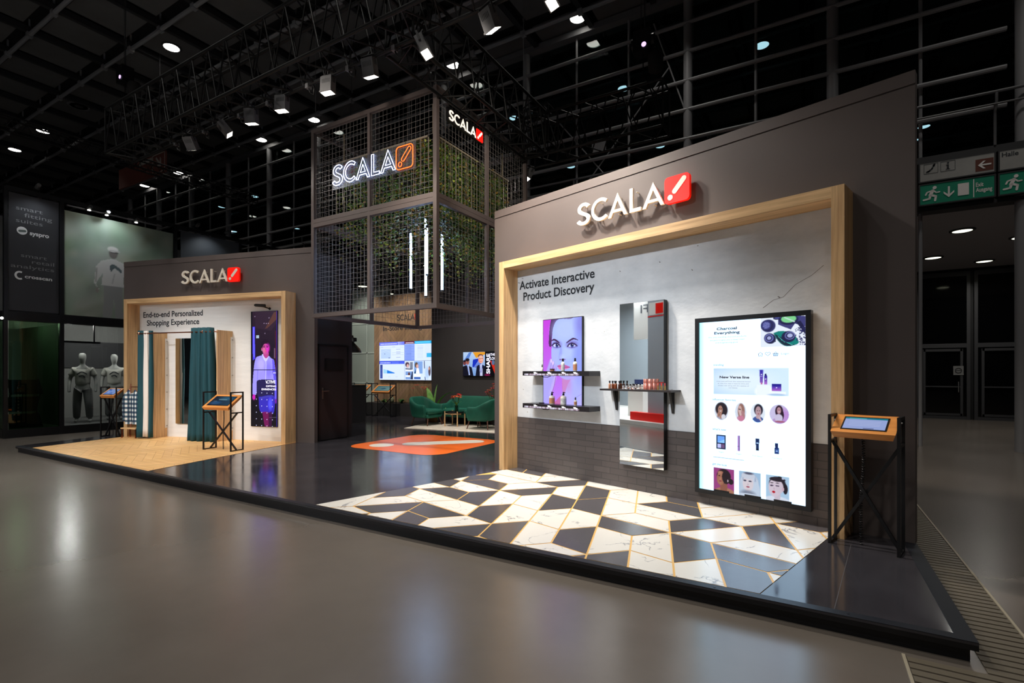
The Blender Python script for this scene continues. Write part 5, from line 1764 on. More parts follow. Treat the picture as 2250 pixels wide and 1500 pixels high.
for k, (u, l) in enumerate(((0.665, 'blue and white plaid shirt hanging at the left of the clothes rack'), (0.86, 'second blue and white plaid shirt hanging beside the curtain'))):
    t = thing('plaid_shirt', l, 'shirt', L_.w(u, 0.30, 0.38), L_.a + rad(20 if k == 0 else -8), 'plaid shirts on the rack')
    b = MB()
    prof = [(0.085, 0.0, 0.045), (0.09, 0.2, 0.05), (0.085, 0.45, 0.05), (0.085, 0.62, 0.045), (0.06, 0.69, 0.035), (0.025, 0.74, 0.025), (0.02, 0.755, 0.02)]
    sg = 20
    vs, fs = [], []
    for i, (rx, z, ry) in enumerate(prof):
        for q in range(sg):
            a = 2 * PI * q / sg
            f = 1 + 0.10 * math.sin(3 * a + i) * (1 - i / len(prof))
            vs.append((rx * f * math.cos(a), ry * f * math.sin(a), z))
    for i in range(len(prof) - 1):
        for q in range(sg):
            fs.append((i * sg + q, i * sg + (q + 1) % sg, (i + 1) * sg + (q + 1) % sg, (i + 1) * sg + q))
    b.add(vs, fs); b.build('shirt_body', m_plaid, t, smooth=60)
    for s in (-1, 1):
        MB().tube([(s * 0.06, 0, 0.68), (s * 0.095, -0.01, 0.55), (s * 0.10, -0.015, 0.3), (s * 0.098, -0.01, 0.06)], [0.03, 0.034, 0.03, 0.024], 10).build('sleeve', m_plaid, t, smooth=60)
    MB().tube([(-0.05, 0, 0.72), (0, 0, 0.77), (0.05, 0, 0.72)], 0.006, 6).tube([(0, 0, 0.77), (0.0, 0, 0.80), (0.015, 0, 0.815), (0.02, 0, 0.835), (0.0, 0, 0.84)], 0.003, 5).build('hanger', m_copper, t)

# ------------------------------------------------------------------ hanging mesh tower
TW = Vector((-6.78, 8.0, 2.62))
m_tf = M('tower_frame', (86, 76, 74), 0.5)
m_wire = M('mesh_wire', (128, 124, 122), 0.4, metal=0.3)
tw = thing('mesh_tower', 'tall hanging cube of steel frames and wire mesh over the orange floor sticker', 'hanging tower', TW)
HX, HY, H = 1.51, 1.5, 3.64
s = 0.075
zs = (s / 2, 1.775, 1.855, H - s / 2)
for x in (-HX, HX):
    for y in (-HY, HY):
        MB().box((x - s / 2, y - s / 2, 0), (x + s / 2, y + s / 2, H)).build('corner_post', m_tf, tw)
for y in (-HY, HY):
    MB().box((-0.03, y - 0.035, s), (0.03, y + 0.035, H - s)).build('middle_post', m_tf, tw)
    for z in zs:
        MB().box((-HX + s / 2, y - s / 2, z - 0.0375), (HX - s / 2, y + s / 2, z + 0.0375)).build('crossbar', m_tf, tw)
for x in (-HX, HX):
    MB().box((x - 0.035, -0.03, s), (x + 0.035, 0.03, H - s)).build('middle_post', m_tf, tw)
    for z in zs:
        MB().box((x - s / 2, -HY + s / 2, z - 0.0375), (x + s / 2, HY - s / 2, z + 0.0375)).build('crossbar', m_tf, tw)


def mesh_panel(p0, ax, ln, z0, z1):
    b = MB()
    r = 0.0017
    n = int(round(ln / 0.0965)); m = int(round((z1 - z0) / 0.0965))
    p0 = Vector(p0); ax = Vector(ax)
    for i in range(n + 1):
        q = p0 + ax * (ln * i / n)
        b.box((q.x - r, q.y - r, z0), (q.x + r, q.y + r, z1))
    for j in range(m + 1):
        z = z0 + (z1 - z0) * j / m
        a = p0; c = p0 + ax * ln
        b.box((min(a.x, c.x) - r, min(a.y, c.y) - r, z - r), (max(a.x, c.x) + r, max(a.y, c.y) + r, z + r))
    b.build('mesh_panel', m_wire, tw)


for z0, z1 in ((0.09, 1.72), (1.91, H - 0.09)):
    for y in (-HY, HY):
        mesh_panel((-HX + 0.06, y, 0), (1, 0, 0), HX - 0.1, z0, z1)
        mesh_panel((0.04, y, 0), (1, 0, 0), HX - 0.1, z0, z1)
    for x in (-HX, HX):
        mesh_panel((x, -HY + 0.06, 0), (0, 1, 0), HY - 0.1, z0, z1)
        mesh_panel((x, 0.04, 0), (0, 1, 0), HY - 0.1, z0, z1)
# planting rods inside and suspension wires
b = MB()
for i in range(15):
    x = -1.18 + 2.3 * i / 14
    b.box((x - 0.004, -1.235, 1.95 + 0.25 * (i % 3)), (x + 0.004, -1.227, 3.0))
for i in range(15):
    y = -1.1 + 2.3 * i / 14
    b.box((1.245, y - 0.004, 1.8 + 0.2 * (i % 3)), (1.253, y + 0.004, 3.0))
    b.box((-1.125, y - 0.005, 2.0), (-1.115, y + 0.005, 3.0))
b.box((-1.2, -1.24, 3.0), (1.26, -1.09, 3.03)); b.box((1.11, -1.24, 3.0), (1.26, 1.25, 3.03)); b.box((-1.13, -1.11, 3.0), (-1.11, 1.25, 3.03))
for x in (-1.12, 1.12):
    for y in (-1.1, 1.2):
        b.box((x - 0.01, y - 0.01, 3.0), (x + 0.01, y + 0.01, H - 0.02))
b.build('planting_rods', M('planting_rod', (120, 110, 92), 0.5), tw)
b = MB()
for x in (-HX + 0.02, HX - 0.03):
    for y in (-HY + 0.02, HY - 0.02):
        b.cyl((x, y, H), (x, y, 8.72), 0.006, 6)
        b.tube([(x, y + 0.02 * math.cos(a), H + 0.06 + 0.03 * math.sin(a)) for a in [2 * PI * i / 10 for i in range(10)]], 0.006, 5, closed=True)
b.build('suspension_wire', m_grey, tw)

# ivy
m_ivy = bpy.data.materials.new('ivy_leaf')
N, LK = nodes_of(m_ivy)
bs = N['Principled BSDF']; bs.inputs['Roughness'].default_value = 0.5
at = N.new('ShaderNodeAttribute'); at.attribute_name = 'tint'
LK.new(at.outputs['Color'], bs.inputs['Base Color'])
rg = random.Random(11)
b = MB()


def leaf(p, size, col):
    a = rg.uniform(0, 2 * PI); tl = rg.uniform(-1.1, 0.5)
    d = Vector((math.cos(a) * math.cos(tl), math.sin(a) * math.cos(tl), math.sin(tl)))
    sd = d.cross(Vector((0, 0, 1))).normalized()
    up = sd.cross(d)
    sd = (sd * math.cos(0.6) + up * rg.uniform(-0.7, 0.7)).normalized()
    q = Vector(p)
    b.t = col
    b.add([q, q + d * size * 0.45 + sd * size * 0.42 + up * size * 0.08, q + d * size, q + d * size * 0.45 - sd * size * 0.42 + up * size * 0.08], [(0, 1, 2), (0, 2, 3)])


PALS = [lin(c) for c in ((48, 84, 30), (64, 104, 36), (92, 128, 46), (136, 148, 56), (36, 64, 28), (104, 108, 46), (140, 110, 46))]


def ivy_plane(fn, n, L_len, dens):
    for i in range(n):
        t_ = rg.random()
        low = 1.0 + 0.55 * math.sin(t_ * 9) * 0.3 + 0.5 * rg.random()
        z = low + (3.02 - low) * rg.random() ** 0.85
        if rg.random() > dens(t_, z):
            continue
        p = fn(t_, z)
        leaf((p[0] + rg.gauss(0, 0.055), p[1] + rg.gauss(0, 0.055), p[2]), rg.uniform(0.042, 0.078), rg.choice(PALS))


bumpy = lambda t_, z: 0.25 + 0.75 * (0.5 + 0.5 * math.sin(t_ * 31 + math.sin(z * 5) * 2.2) * math.sin(z * 4.2 + t_ * 11))
ivy_plane(lambda t_, z: (-1.2 + 2.35 * t_, -1.1, z), 8500, 2.35, lambda t_, z: bumpy(t_, z) * (0.30 + 0.7 * t_))
ivy_plane(lambda t_, z: (1.12, -1.1 + 2.35 * t_, z), 10500, 2.35, lambda t_, z: min(1, bumpy(t_, z) + 0.35))
ivy_plane(lambda t_, z: (-1.12, -1.1 + 2.35 * t_, z), 1500, 2.35, bumpy)
ivy_plane(lambda t_, z: (-1.1 + 2.2 * t_, 1.22, z), 2600, 2.35, bumpy)
# strands hanging below
for k in range(46):
    if rg.random() < 0.6:
        p = (1.12 + rg.gauss(0, 0.06), rg.uniform(-1.0, 1.2))
    else:
        p = (rg.uniform(-0.3, 1.15), rg.uniform(-1.1, 1.2))
    z1 = rg.uniform(1.2, 1.8); z0 = rg.uniform(0.75, 1.25)
    z = z1
    while z > z0:
        leaf((p[0] + rg.gauss(0, 0.03), p[1] + rg.gauss(0, 0.03), z), rg.uniform(0.045, 0.08), rg.choice(PALS))
        z -= 0.035
o = b.build('hanging_ivy', m_ivy, loc=TW, tint=True)
tag(o, 'dense green ivy trailing inside the hanging mesh tower', 'ivy', kind='stuff')

# neon sign on the front face
m_neon = M('neon_white', (255, 255, 255), 0.4, emit=(190, 205, 255), estr=6.0)
m_neor = M('neon_orange', (255, 120, 60), 0.4, emit=(255, 84, 20), estr=3.2)
t = thing('neon_sign', 'white and orange neon outline sign on the front of the mesh tower', 'neon sign', (-6.72, 6.43, 5.02))
kx, X0 = 1.235, 2.5
for ch, (a, c) in zip('SCALA', SIGN_X):
    g = fit(glyph(ch), (a - X0) * kx, (c - X0) * kx, 0.012, 0.385)
    bb = MB()
    for lp in g:
        q = []
        for i, p in enumerate(lp):
            if not q or math.hypot(p[0] - q[-1][0], p[1] - q[-1][1]) > 0.008:
                q.append(p)
        bb.tube([(x, 0, z) for x, z in q], 0.0065, 6, closed=True)
    bb.build('letter_tube', m_neon, t, smooth=70)
a, c = (SIGN_SQ[0] - X0) * kx, (SIGN_SQ[1] - X0) * kx
MB().tube([(x, 0, z) for x, z in rsquare(a, -0.01, c, 0.375, 0.06)], 0.0075, 6, closed=True).build('square_tube', m_neor, t, smooth=70)
d, br = emblem_marks(a, c, -0.01, 0.375)
MB().tube([(x, 0, z) for x, z in d], 0.0065, 6, closed=True).tube([(x, 0, z) for x, z in br], 0.0065, 6, closed=True).build('exclamation_tube', m_neor, t, smooth=70)
for x in (-0.95, 0.0, 1.0):
    for z in (0.0, 0.38):
        MB().cyl((x, 0.027, z), (x, 0.072, z), 0.006, 6).build('standoff', m_grey, t)
MB().box((-0.98, 0.022, -0.05), (1.05, 0.027, 0.42)).build('acrylic_panel', glass_mat('acrylic', (242, 246, 255), 0.94, 0.45), t)

# light box sign on the right face
t = thing('light_box_sign', 'small black light box sign with cream letters on the right face of the tower', 'sign', (-5.215, 7.245, 5.775), rad(90))
MB().box((-0.525, -0.012, 0), (0.525, 0.02, 0.225)).build('box', m_black, t)
m_lbl = M('light_box_letter', (255, 240, 220), 0.4, emit=(255, 240, 222), estr=1.0)
kx = 1.0 / 1.6
b = MB()
for ch, (a, c) in zip('SCALA', SIGN_X):
    b.plate(fit(glyph(ch), (a - 2.52) * kx, (c - 2.52) * kx, 0.025, 0.2), -0.02, -0.012)
b.build('lettering', m_lbl, t)
a, c = (SIGN_SQ[0] - 2.52) * kx, 0.518
MB().plate([rsquare(a, 0.012, c, 0.212, 0.02)], -0.02, -0.012).build('emblem', M('light_box_red', (255, 30, 20), 0.4, emit=(255, 20, 10), estr=0.8), t)
d, br = emblem_marks(a, c, 0.012, 0.212)
MB().plate([d], -0.023, -0.02).plate([br], -0.023, -0.02).build('exclamation_mark', m_lbl, t)

# LED tube pendants inside the tower
m_led2 = M('led_tube', (255, 255, 255), 0.4, emit=(168, 204, 255), estr=22.0)
for k, (x, y, z0, z1, l) in enumerate(((-6.80, 7.6, 3.19, 4.31, 'left vertical light tube hanging inside the mesh tower'), (-6.42, 7.6, 3.02, 4.55, 'longest vertical light tube hanging in the middle of the tower'),
                                       (-6.27, 7.45, 3.40, 4.30, 'short vertical light tube right beside the longest one'), (-6.02, 7.6, 3.10, 4.18, 'right vertical light tube hanging near the tower corner'))):
    t = thing('light_tube', l, 'pendant light', (x, y, z0), 0, 'vertical light tubes')
    MB().cyl((0, 0, 0.03), (0, 0, z1 - z0), 0.022, 12).build('tube', m_led2, t, smooth=50)
    MB().cyl((0, 0, 0), (0, 0, 0.03), 0.023, 12).cyl((0, 0, z1 - z0), (0, 0, z1 - z0 + 0.06), 0.023, 12).build('end_cap', m_black, t, smooth=50)
    MB().cyl((0, 0, z1 - z0 + 0.06), (0, 0, 5.62 - z0), 0.003, 5).build('cord', m_black, t)
tag(MB().box((-0.75, -0.25, 0), (0.75, 0.1, 0.03)).build('lamp_bar', m_black, loc=(-6.4, 7.6, 5.62)), 'dark mounting bar carrying the light tubes inside the tower', 'mounting bar')
t = thing('chain_bag', 'dark red round chain bag inside the upper left of the tower', 'bag', (-7.78, 6.95, 5.45))
MB().lathe([(0.02, 0), (0.11, 0.03), (0.135, 0.14), (0.13, 0.24), (0.12, 0.25)], seg=16).build('bag', M('dark_red_cloth', (110, 20, 22), 0.8), t, smooth=60)
MB().cyl((0, 0, 0.2), (0, 0, 1.4), 0.008, 6).build('chain', m_black, t)

# ------------------------------------------------------------------ inside of the stand
st = thing('storage_cabin', 'dark storage cabin with a narrow door behind the end of the fitting room wall', 'cabin', (-8.85, 6.95, ZP))
MB().box((-1.6, 0.0, 0), (0, 1.0, 3.95)).build('cabin_body', M('cabin_black', (38, 34, 37), 0.55), st)
dr = MB().box((0.0, 0.12, 0.02), (0.022, 0.84, 2.0)).build('door', M('cabin_door', (33, 28, 31), 0.5), st)
MB().box((0.022, 0.24, 1.48), (0.035, 0.73, 1.73)).box((0.022, 0.28, 1.52), (0.04, 0.69, 1.69)).build('vent_plate', m_black, dr)
b = MB().box((0.022, 0.165, 0.88), (0.03, 0.2, 1.12)).cyl((0.03, 0.183, 1.05), (0.075, 0.183, 1.05), 0.011, 8).cyl((0.07, 0.183, 1.05), (0.07, 0.31, 1.05), 0.01, 8)
b.build('handle', m_steel, dr, smooth=50)
b = MB()
for y in (0.08, 0.84):
    b.box((0.0, y, 0), (0.03, y + 0.04, 2.04))
b.box((0, 0.12, 2.0), (0.03, 0.84, 2.04))
b.build('door_frame', m_black, st)

wb = thing('back_wall', 'brown chevron wood wall with the video wall at the back of the stand', 'display wall', (-13.25, 12.9, ZP))
MB().box((0, 0.006, 0), (4.2, 0.3, 4.1)).build('wall_body', m_dgrey, wb)
b = MB()
rnd = random.Random(9)
hp = [lambda p: p[0], lambda p: 4.2 - p[0], lambda p: p[1] - 0.42, lambda p: 4.08 - p[1]]
for q in chevron(-0.2, 4.3, -0.6, 4.4, 0.62, 0.17, 1.1):
    c = clip_all(q, hp)
    if len(c) > 2:
        c = inset(c, 0.002)
    if len(c) > 2:
        if area2(c) < 0:
            c = c[::-1]
        k = rnd.uniform(0.8, 1.1)
        b.t = (k, k * rnd.uniform(0.95, 1.0), k * rnd.uniform(0.88, 1.0))
        b.add([(x, 0.0, z) for x, z in c], [list(range(len(c)))])
b.build('plank_cladding', wood('brown_chevron', (126, 102, 78), (156, 128, 100), 'Z', 4, tint=True, rough=0.6), wb, tint=True)
b = MB()
for ch, (a, c) in zip('SCALA', SIGN_X):
    b.plate(fit(glyph(ch), 1.08 + (a - 1.723) * 0.62, 1.08 + (c - 1.723) * 0.62, 3.2, 3.41), -0.004, 0.0)
text_into(b, 'In-Store Intelligence', 0.44, 2.72, 2.88, 0.155, -0.003, 0.022)
b.build('heading', m_text, wb)
a = 1.08 + (SIGN_SQ[0] - 1.723) * 0.62
b = MB().mat(0).plate([rsquare(a, 3.2, a + 0.2, 3.41, 0.03)], -0.006, 0.0).mat(1)
d, br = emblem_marks(a, a + 0.2, 3.2, 3.41)
b.plate([d], -0.008, -0.006).plate([br], -0.008, -0.006)
b.build('emblem', [M('print_red', (200, 30, 26), 0.5), m_white], wb)

VW = (-12.92, 12.88, 1.30)
def dash(k):
    w, h = 1.155, 0.645
    c = Cv(w, h, 120, 66, (206, 220, 250))
    if k == 0:
        c.rect(0, 0.53, w, h, (96, 108, 226)); c.grad((150, 160, 240), (96, 108, 226), 0, 0.85, 0.53, w, h)
        for i in range(11):
            c.rect(0.05 + 0.07 * i, 0.565, 0.1 + 0.07 * i, 0.605, (214, 220, 252), 0.8)
        c.rect(0.07, 0.08, 0.53, 0.41, (172, 196, 236)); c.blob(0.25, 0.24, 0.016, 0.016, (40, 60, 120)); c.rect(0.43, 0.09, 0.5, 0.115, (40, 70, 130)); c.line([(0.08, 0.3), (0.3, 0.36), (0.5, 0.3)], 0.012, (196, 214, 246)); c.rect(0.56, 0.04, 0.563, 0.43, (160, 180, 220))
        c.rect(0.02, 0.455, 1.13, 0.46, (180, 196, 234)); c.rect(0.07, 0.475, 0.18, 0.485, (150, 166, 210)); c.rect(0.6, 0.475, 0.74, 0.485, (150, 166, 210))
        for z in (0.385, 0.30, 0.24, 0.11):
            c.rect(0.78, z, 0.98, z + 0.009, (70, 90, 150))
        for z in (0.345, 0.27, 0.2, 0.05):
            c.rect(0.58, z, 1.12, z + 0.006, (164, 184, 226))
    elif k == 1:
        c.rect(0, 0.56, 0.44, h, (86, 10, 50)); c.rect(0.04, 0.585, 0.4, 0.61, (196, 170, 190)); c.rect(0.44, 0.555, w, h, (40, 168, 226)); c.rect(0.5, 0.59, 1.1, 0.61, (120, 210, 240))
        c.rect(0, 0, 0.44, 0.55, (116, 142, 224))
        for i in range(9):
            c.rect(0.02, 0.04 + 0.055 * i, 0.42, 0.07 + 0.055 * i, (134, 160, 232)); c.rect(0.06, 0.05 + 0.055 * i, 0.3, 0.06 + 0.055 * i, (96, 120, 206))
        for i in range(9):
            c.rect(0.56, 0.08 + 0.05 * i, 0.80, 0.092 + 0.05 * i, (176, 192, 226)); c.rect(0.9, 0.1 + 0.05 * i, 1.08, 0.11 + 0.05 * i, (190, 200, 232))
        c.rect(0.96, 0.1, 1.155, 0.24, (56, 170, 220))
    elif k == 2:
        c.rect(0, 0.545, w, h, (64, 88, 224))
        for i in range(8):
            c.rect(0.04 + 0.062 * i, 0.575, 0.085 + 0.062 * i, 0.605, (196, 206, 250))
        c.rect(0.57, 0.555, 0.9, 0.62, (80, 104, 236))
        c.rect(0.03, 0.04, 0.15, 0.52, (40, 60, 140))
        for i in range(9):
            c.rect(0.05, 0.08 + 0.045 * i, 0.13, 0.088 + 0.045 * i, (90, 110, 190))
        c.poly([(0.19, 0.375), (0.37, 0.335), (0.37, 0.22), (0.19, 0.22)], (150, 200, 244), 1, False); c.poly([(0.36, 0.34), (0.71, 0.245), (0.71, 0.215), (0.36, 0.22)], (34, 120, 214), 1, False)
        c.rect(0.19, 0.21, 1.05, 0.215, (150, 170, 214)); c.rect(0.42, 0.09, 0.52, 0.12, (196, 206, 236)); c.rect(0.75, 0.09, 0.85, 0.12, (196, 206, 236)); c.rect(0.2, 0.45, 1.0, 0.455, (184, 200, 236))
    else:
        c.grad((206, 222, 250), (196, 214, 246), 90)
        c.rect(0.04, 0.34, 0.37, 0.61, (196, 200, 214)); c.blob(0.12, 0.52, 0.09, 0.08, (70, 50, 70)); c.blob(0.14, 0.48, 0.05, 0.06, (206, 160, 160)); c.rect(0.25, 0.36, 0.36, 0.6, (110, 120, 140)); c.line([(0.05, 0.38), (0.3, 0.36)], 0.03, (60, 70, 100)); c.rect(0.06, 0.30, 0.36, 0.335, (240, 244, 252))
        c.rect(0.04, 0.02, 0.37, 0.29, (116, 150, 206)); c.blob(0.2, 0.2, 0.05, 0.06, (90, 60, 60)); c.poly([(0.26, 0.02), (0.33, 0.29), (0.37, 0.29), (0.37, 0.02)], (40, 50, 80), 1, False); c.rect(0.05, 0.1, 0.25, 0.16, (236, 240, 250))
        c.rect(0.42, 0.22, 0.78, 0.62, (120, 156, 214)); c.blob(0.52, 0.5, 0.07, 0.09, (86, 70, 60)); c.blob(0.56, 0.46, 0.05, 0.07, (210, 160, 150)); c.poly([(0.5, 0.22), (0.53, 0.4), (0.62, 0.4), (0.66, 0.22)], (240, 240, 246), 1, False); c.poly([(0.42, 0.22), (0.5, 0.38), (0.5, 0.22)], (30, 70, 110), 1, False)
        c.rect(0.42, 0.03, 0.7, 0.10, (50, 90, 170)); c.rect(0.42, 0.12, 0.7, 0.2, (236, 242, 252)); c.line([(0.86, 0.62), (0.87, 0.4)], 0.03, (50, 60, 90)); c.line([(0.89, 0.1), (0.9, 0.02)], 0.03, (40, 60, 100)); c.blob(0.98, 0.25, 0.09, 0.2, (170, 196, 236), 0.8); c.blob(1.08, 0.3, 0.05, 0.16, (80, 70, 80)); c.blob(1.06, 0.38, 0.03, 0.05, (206, 150, 130))
    return c


for k, (dx, dz, l) in enumerate(((0, 0.652, 'top left display of the video wall with a blue header bar'), (1.162, 0.652, 'top right display of the video wall with dark red and cyan headers'),
                                 (0, 0, 'bottom left display of the video wall with a blue chart'), (1.162, 0, 'bottom right display of the video wall with product photos'))):
    t = thing('video_wall_display', l, 'screen', (VW[0] + dx, VW[1], VW[2] + dz), 0, 'video wall displays')
    MB().box((-0.002, -0.05, -0.002), (1.158, 0.016, 0.648)).build('housing', m_black, t)
    dash(k).build('display', screen_mat(1.25), t, (0.0, -0.051, 0.0))

# low planter in front of the wood wall
t = thing('planter_box', 'long low dark planter box below the video wall', 'planter', (-13.25, 12.47, ZP))
MB().box((0, 0, 0), (3.3, 0.42, 0.40)).build('box', m_boothd, t)
MB().box((0.03, 0.03, 0.40), (3.27, 0.39, 0.405)).build('soil', M('soil', (40, 30, 24), 0.95), t)

m_leafA = M('leaf_green', (54, 112, 40), 0.45, var=0.25, vscale=6)
m_leafB = M('leaf_light', (112, 160, 70), 0.45, var=0.25, vscale=9)
m_redfl = M('red_flower', (214, 48, 34), 0.6)
m_orfl = M('orange_flower', (226, 96, 40), 0.6)
m_stem = M('stem_green', (62, 92, 40), 0.6)


def blade(b, p, az, ln, wd, rise, droop=0.5, seg=7):
    """a curved leaf from p"""
    d = Vector((math.cos(az), math.sin(az), 0)); sd = Vector((-math.sin(az), math.cos(az), 0))
    vs = []
    for i in range(seg + 1):
        q = i / seg
        ang = rise - droop * q * q * 1.6
        pos = Vector(p) + d * (ln * q * math.cos((rise + ang) / 2)) + Vector((0, 0, ln * q * math.sin((rise + ang) / 2)))
        w = wd * (math.sin(PI * min(1, 0.06 + 0.94 * q)) ** 0.7) * 0.5
        vs += [pos - sd * w + Vector((0, 0, w * 0.3)), pos, pos + sd * w + Vector((0, 0, w * 0.3))]
    fs = []
    for i in range(seg):
        a = i * 3
        fs += [(a, a + 1, a + 4, a + 3), (a + 1, a + 2, a + 5, a + 4)]
    b.add(vs, fs)


def flower_plant(x, y, z, label, flowers, seed, h=0.5, cactus=False):
    g = random.Random(seed)
    t = thing('potted_plant' if not cactus else 'cactus', label, 'plant', (x, y, z))
    if cactus:
        MB().lathe([(0.05, 0), (0.09, 0.05), (0.095, 0.12), (0.06, 0.19), (0.005, 0.21)], seg=14).build('body', M('cactus_green', (136, 142, 112), 0.8), t, smooth=60)
        b = MB()
        for i in range(40):
            a = g.uniform(0, 2 * PI); zz = g.uniform(0.03, 0.19); r = 0.09 * math.sin(PI * (zz + 0.06) / 0.3)
            b.cyl((r * math.cos(a), r * math.sin(a), zz), ((r + 0.025) * math.cos(a), (r + 0.025) * math.sin(a), zz + 0.01), 0.002, 3)
        b.build('spines', m_cream, t)
        return t
    b = MB()
    for i in range(16):
        blade(b, (g.uniform(-0.02, 0.02), g.uniform(-0.02, 0.02), 0), g.uniform(0, 2 * PI), g.uniform(0.16, 0.28) * h / 0.5, 0.06, g.uniform(0.6, 1.2), 0.7, 5)
    b.build('leaves', m_leafA, t, smooth=60)
    for i in range(flowers):
        a = g.uniform(0, 2 * PI); r = g.uniform(0.03, 0.11); zz = h * g.uniform(0.75, 1.0)
        q = Vector((r * math.cos(a), r * math.sin(a), zz))
        f = MB().tube([(0, 0, 0), q * 0.6 + Vector((0, 0, 0.05)), q], 0.004, 5).build('stem', m_stem, t)
        bb = MB()
        for k in range(7):
            blade(bb, q, 2 * PI * k / 7, 0.055, 0.035, 0.6, 0.9, 4)
        bb.build('blossom', (m_redfl, m_orfl)[i % 2], f, smooth=60)
    return t


flower_plant(-12.55, 12.66, ZP + 0.405, 'small leafy plant in the planter behind the front tablet stand', 0, 1, 0.42)
flower_plant(-12.15, 12.62, ZP + 0.405, 'round pale cactus in the middle of the planter', 0, 2, cactus=True)
flower_plant(-11.75, 12.68, ZP + 0.405, 'yellow green leafy plant in the planter left of the red flowers', 0, 3, 0.5)
flower_plant(-11.1, 12.66, ZP + 0.405, 'red flowered plant in the planter left of the green armchair back', 3, 4, 0.62)
flower_plant(-10.7, 12.66, ZP + 0.405, 'red flowered plant in the planter beside the dark wall', 3, 5, 0.66)

# dark wall with the smaller screen
wd = thing('partition_wall', 'dark plain wall behind the green sofa carrying the small screen', 'display wall', (-9.78, 11.85, ZP))
MB().box((0, 0, 0), (5.4, 0.3, 4.1)).build('wall_body', M('lounge_wall', (58, 53, 52), 0.7), wd)


def share_pic():
    w, h = 1.20, 0.675
    c = Cv(w, h, 150, 84, (150, 186, 232))
    c.grad((120, 160, 220), (186, 212, 246), 90)
    c.poly([(0.0, 0.4), (0.2, 0.66), (0.3, 0.675), (0.1, 0.3)], (90, 130, 210), 1, False); c.poly([(0.33, 0.675), (0.75, 0.675), (0.75, 0.6), (0.45, 0.5)], (236, 160, 40), 1, False)
    c.poly([(0.32, 0.25), (0.34, 0.46), (0.6, 0.5), (0.62, 0.2)], (24, 50, 190), 1, False)
    for i in range(5):
        c.line([(0.35 + 0.04 * i, 0.2), (0.55 + 0.02 * i, 0.45)], 0.012, (160, 190, 240))
    c.blob(0.05, 0.37, 0.05, 0.07, (120, 60, 60)); c.blob(0.05, 0.42, 0.05, 0.03, (30, 24, 34)); c.poly([(0.0, 0.0), (0.0, 0.27), (0.09, 0.3), (0.2, 0.28), (0.3, 0.24), (0.36, 0.0)], (18, 18, 34), 1, False)
    c.blob(0.155, 0.40, 0.062, 0.085, (176, 106, 90)); c.blob(0.15, 0.455, 0.068, 0.045, (28, 22, 30)); c.poly([(0.13, 0.32), (0.19, 0.32), (0.24, 0.02), (0.2, 0.02)], (190, 206, 244), 1, False); c.line([(0.14, 0.32), (0.21, 0.05)], 0.014, (90, 120, 220)); c.line([(0.13, 0.395), (0.18, 0.395)], 0.008, (60, 30, 34)); c.line([(0.135, 0.365), (0.175, 0.365)], 0.008, (110, 50, 56))
    c.poly([(0.43, 0.0), (0.47, 0.27), (0.56, 0.32), (0.66, 0.32), (0.75, 0.27), (0.76, 0.0)], (20, 22, 40), 1, False)
    c.blob(0.61, 0.47, 0.088, 0.12, (240, 150, 120), 0.15); c.blob(0.60, 0.56, 0.085, 0.05, (90, 60, 60), 0.2); c.blob(0.61, 0.53, 0.07, 0.05, (246, 190, 166), 0.4); c.blob(0.63, 0.43, 0.05, 0.06, (250, 190, 170), 0.8); c.line([(0.57, 0.485), (0.6, 0.488)], 0.01, (70, 30, 40)); c.line([(0.635, 0.488), (0.665, 0.485)], 0.01, (70, 30, 40)); c.line([(0.585, 0.405), (0.65, 0.41)], 0.012, (200, 60, 60)); c.line([(0.615, 0.48), (0.61, 0.44)], 0.008, (206, 100, 86))
    c.poly([(0.57, 0.32), (0.66, 0.34), (0.67, 0.0), (0.58, 0.0)], (200, 206, 240), 1, False); c.line([(0.57, 0.3), (0.6, 0.1)], 0.014, (70, 90, 190)); c.line([(0.66, 0.3), (0.63, 0.1)], 0.014, (70, 90, 190))
    c.rect(0.75, 0, w, h, (6, 6, 12)); c.poly([(0.92, 0.42), (1.02, 0.4), (1.19, 0.0), (1.1, 0.0)], (214, 40, 20), 1, False); c.blob(1.02, 0.37, 0.05, 0.07, (90, 110, 150)); c.blob(1.17, 0.4, 0.05, 0.1, (190, 24, 20)); c.blob(0.83, 0.02, 0.09, 0.05, (120, 20, 70), 0.8)
    return c


t = thing('wall_screen', 'small landscape screen with two men and the words share the look on the dark wall', 'screen', (-8.575, 11.845, 1.462))
MB().box((-0.01, -0.05, -0.01), (1.21, 0.0, 0.685)).build('housing', m_black, t)
share_pic().build('display', screen_mat(1.0), t, (0, -0.051, 0))
b = MB()
text_into(b, 'SHARE', 0.915, 0.56, 0.06, 0.12, -0.053, 0.03, rot=90)
text_into(b, 'THE', 0.93, 1.09, 0.56, 0.07, -0.053, 0.02); text_into(b, 'LOOK', 0.93, 1.19, 0.45, 0.075, -0.053, 0.02)
b.build('screen_text', M('advert_white', (240, 240, 255), 0.5), t)

# pale green partition panels further back
pw = structure(MB().box((-16.5, 13.2, 0), (-12.9, 13.35, 4.6)).build('wall_partition', M('partition_panel', (150, 160, 150), 0.6)))
b = MB()
for z in (1.15, 2.24, 3.31):
    b.box((-16.5, 13.185, z), (-12.9, 13.2, z + 0.05))
for x in (-15.3, -13.93):
    b.box((x, 13.185, 0), (x + 0.05, 13.2, 4.6))
b.build('panel_joint', M('partition_joint', (176, 186, 176), 0.6), pw)

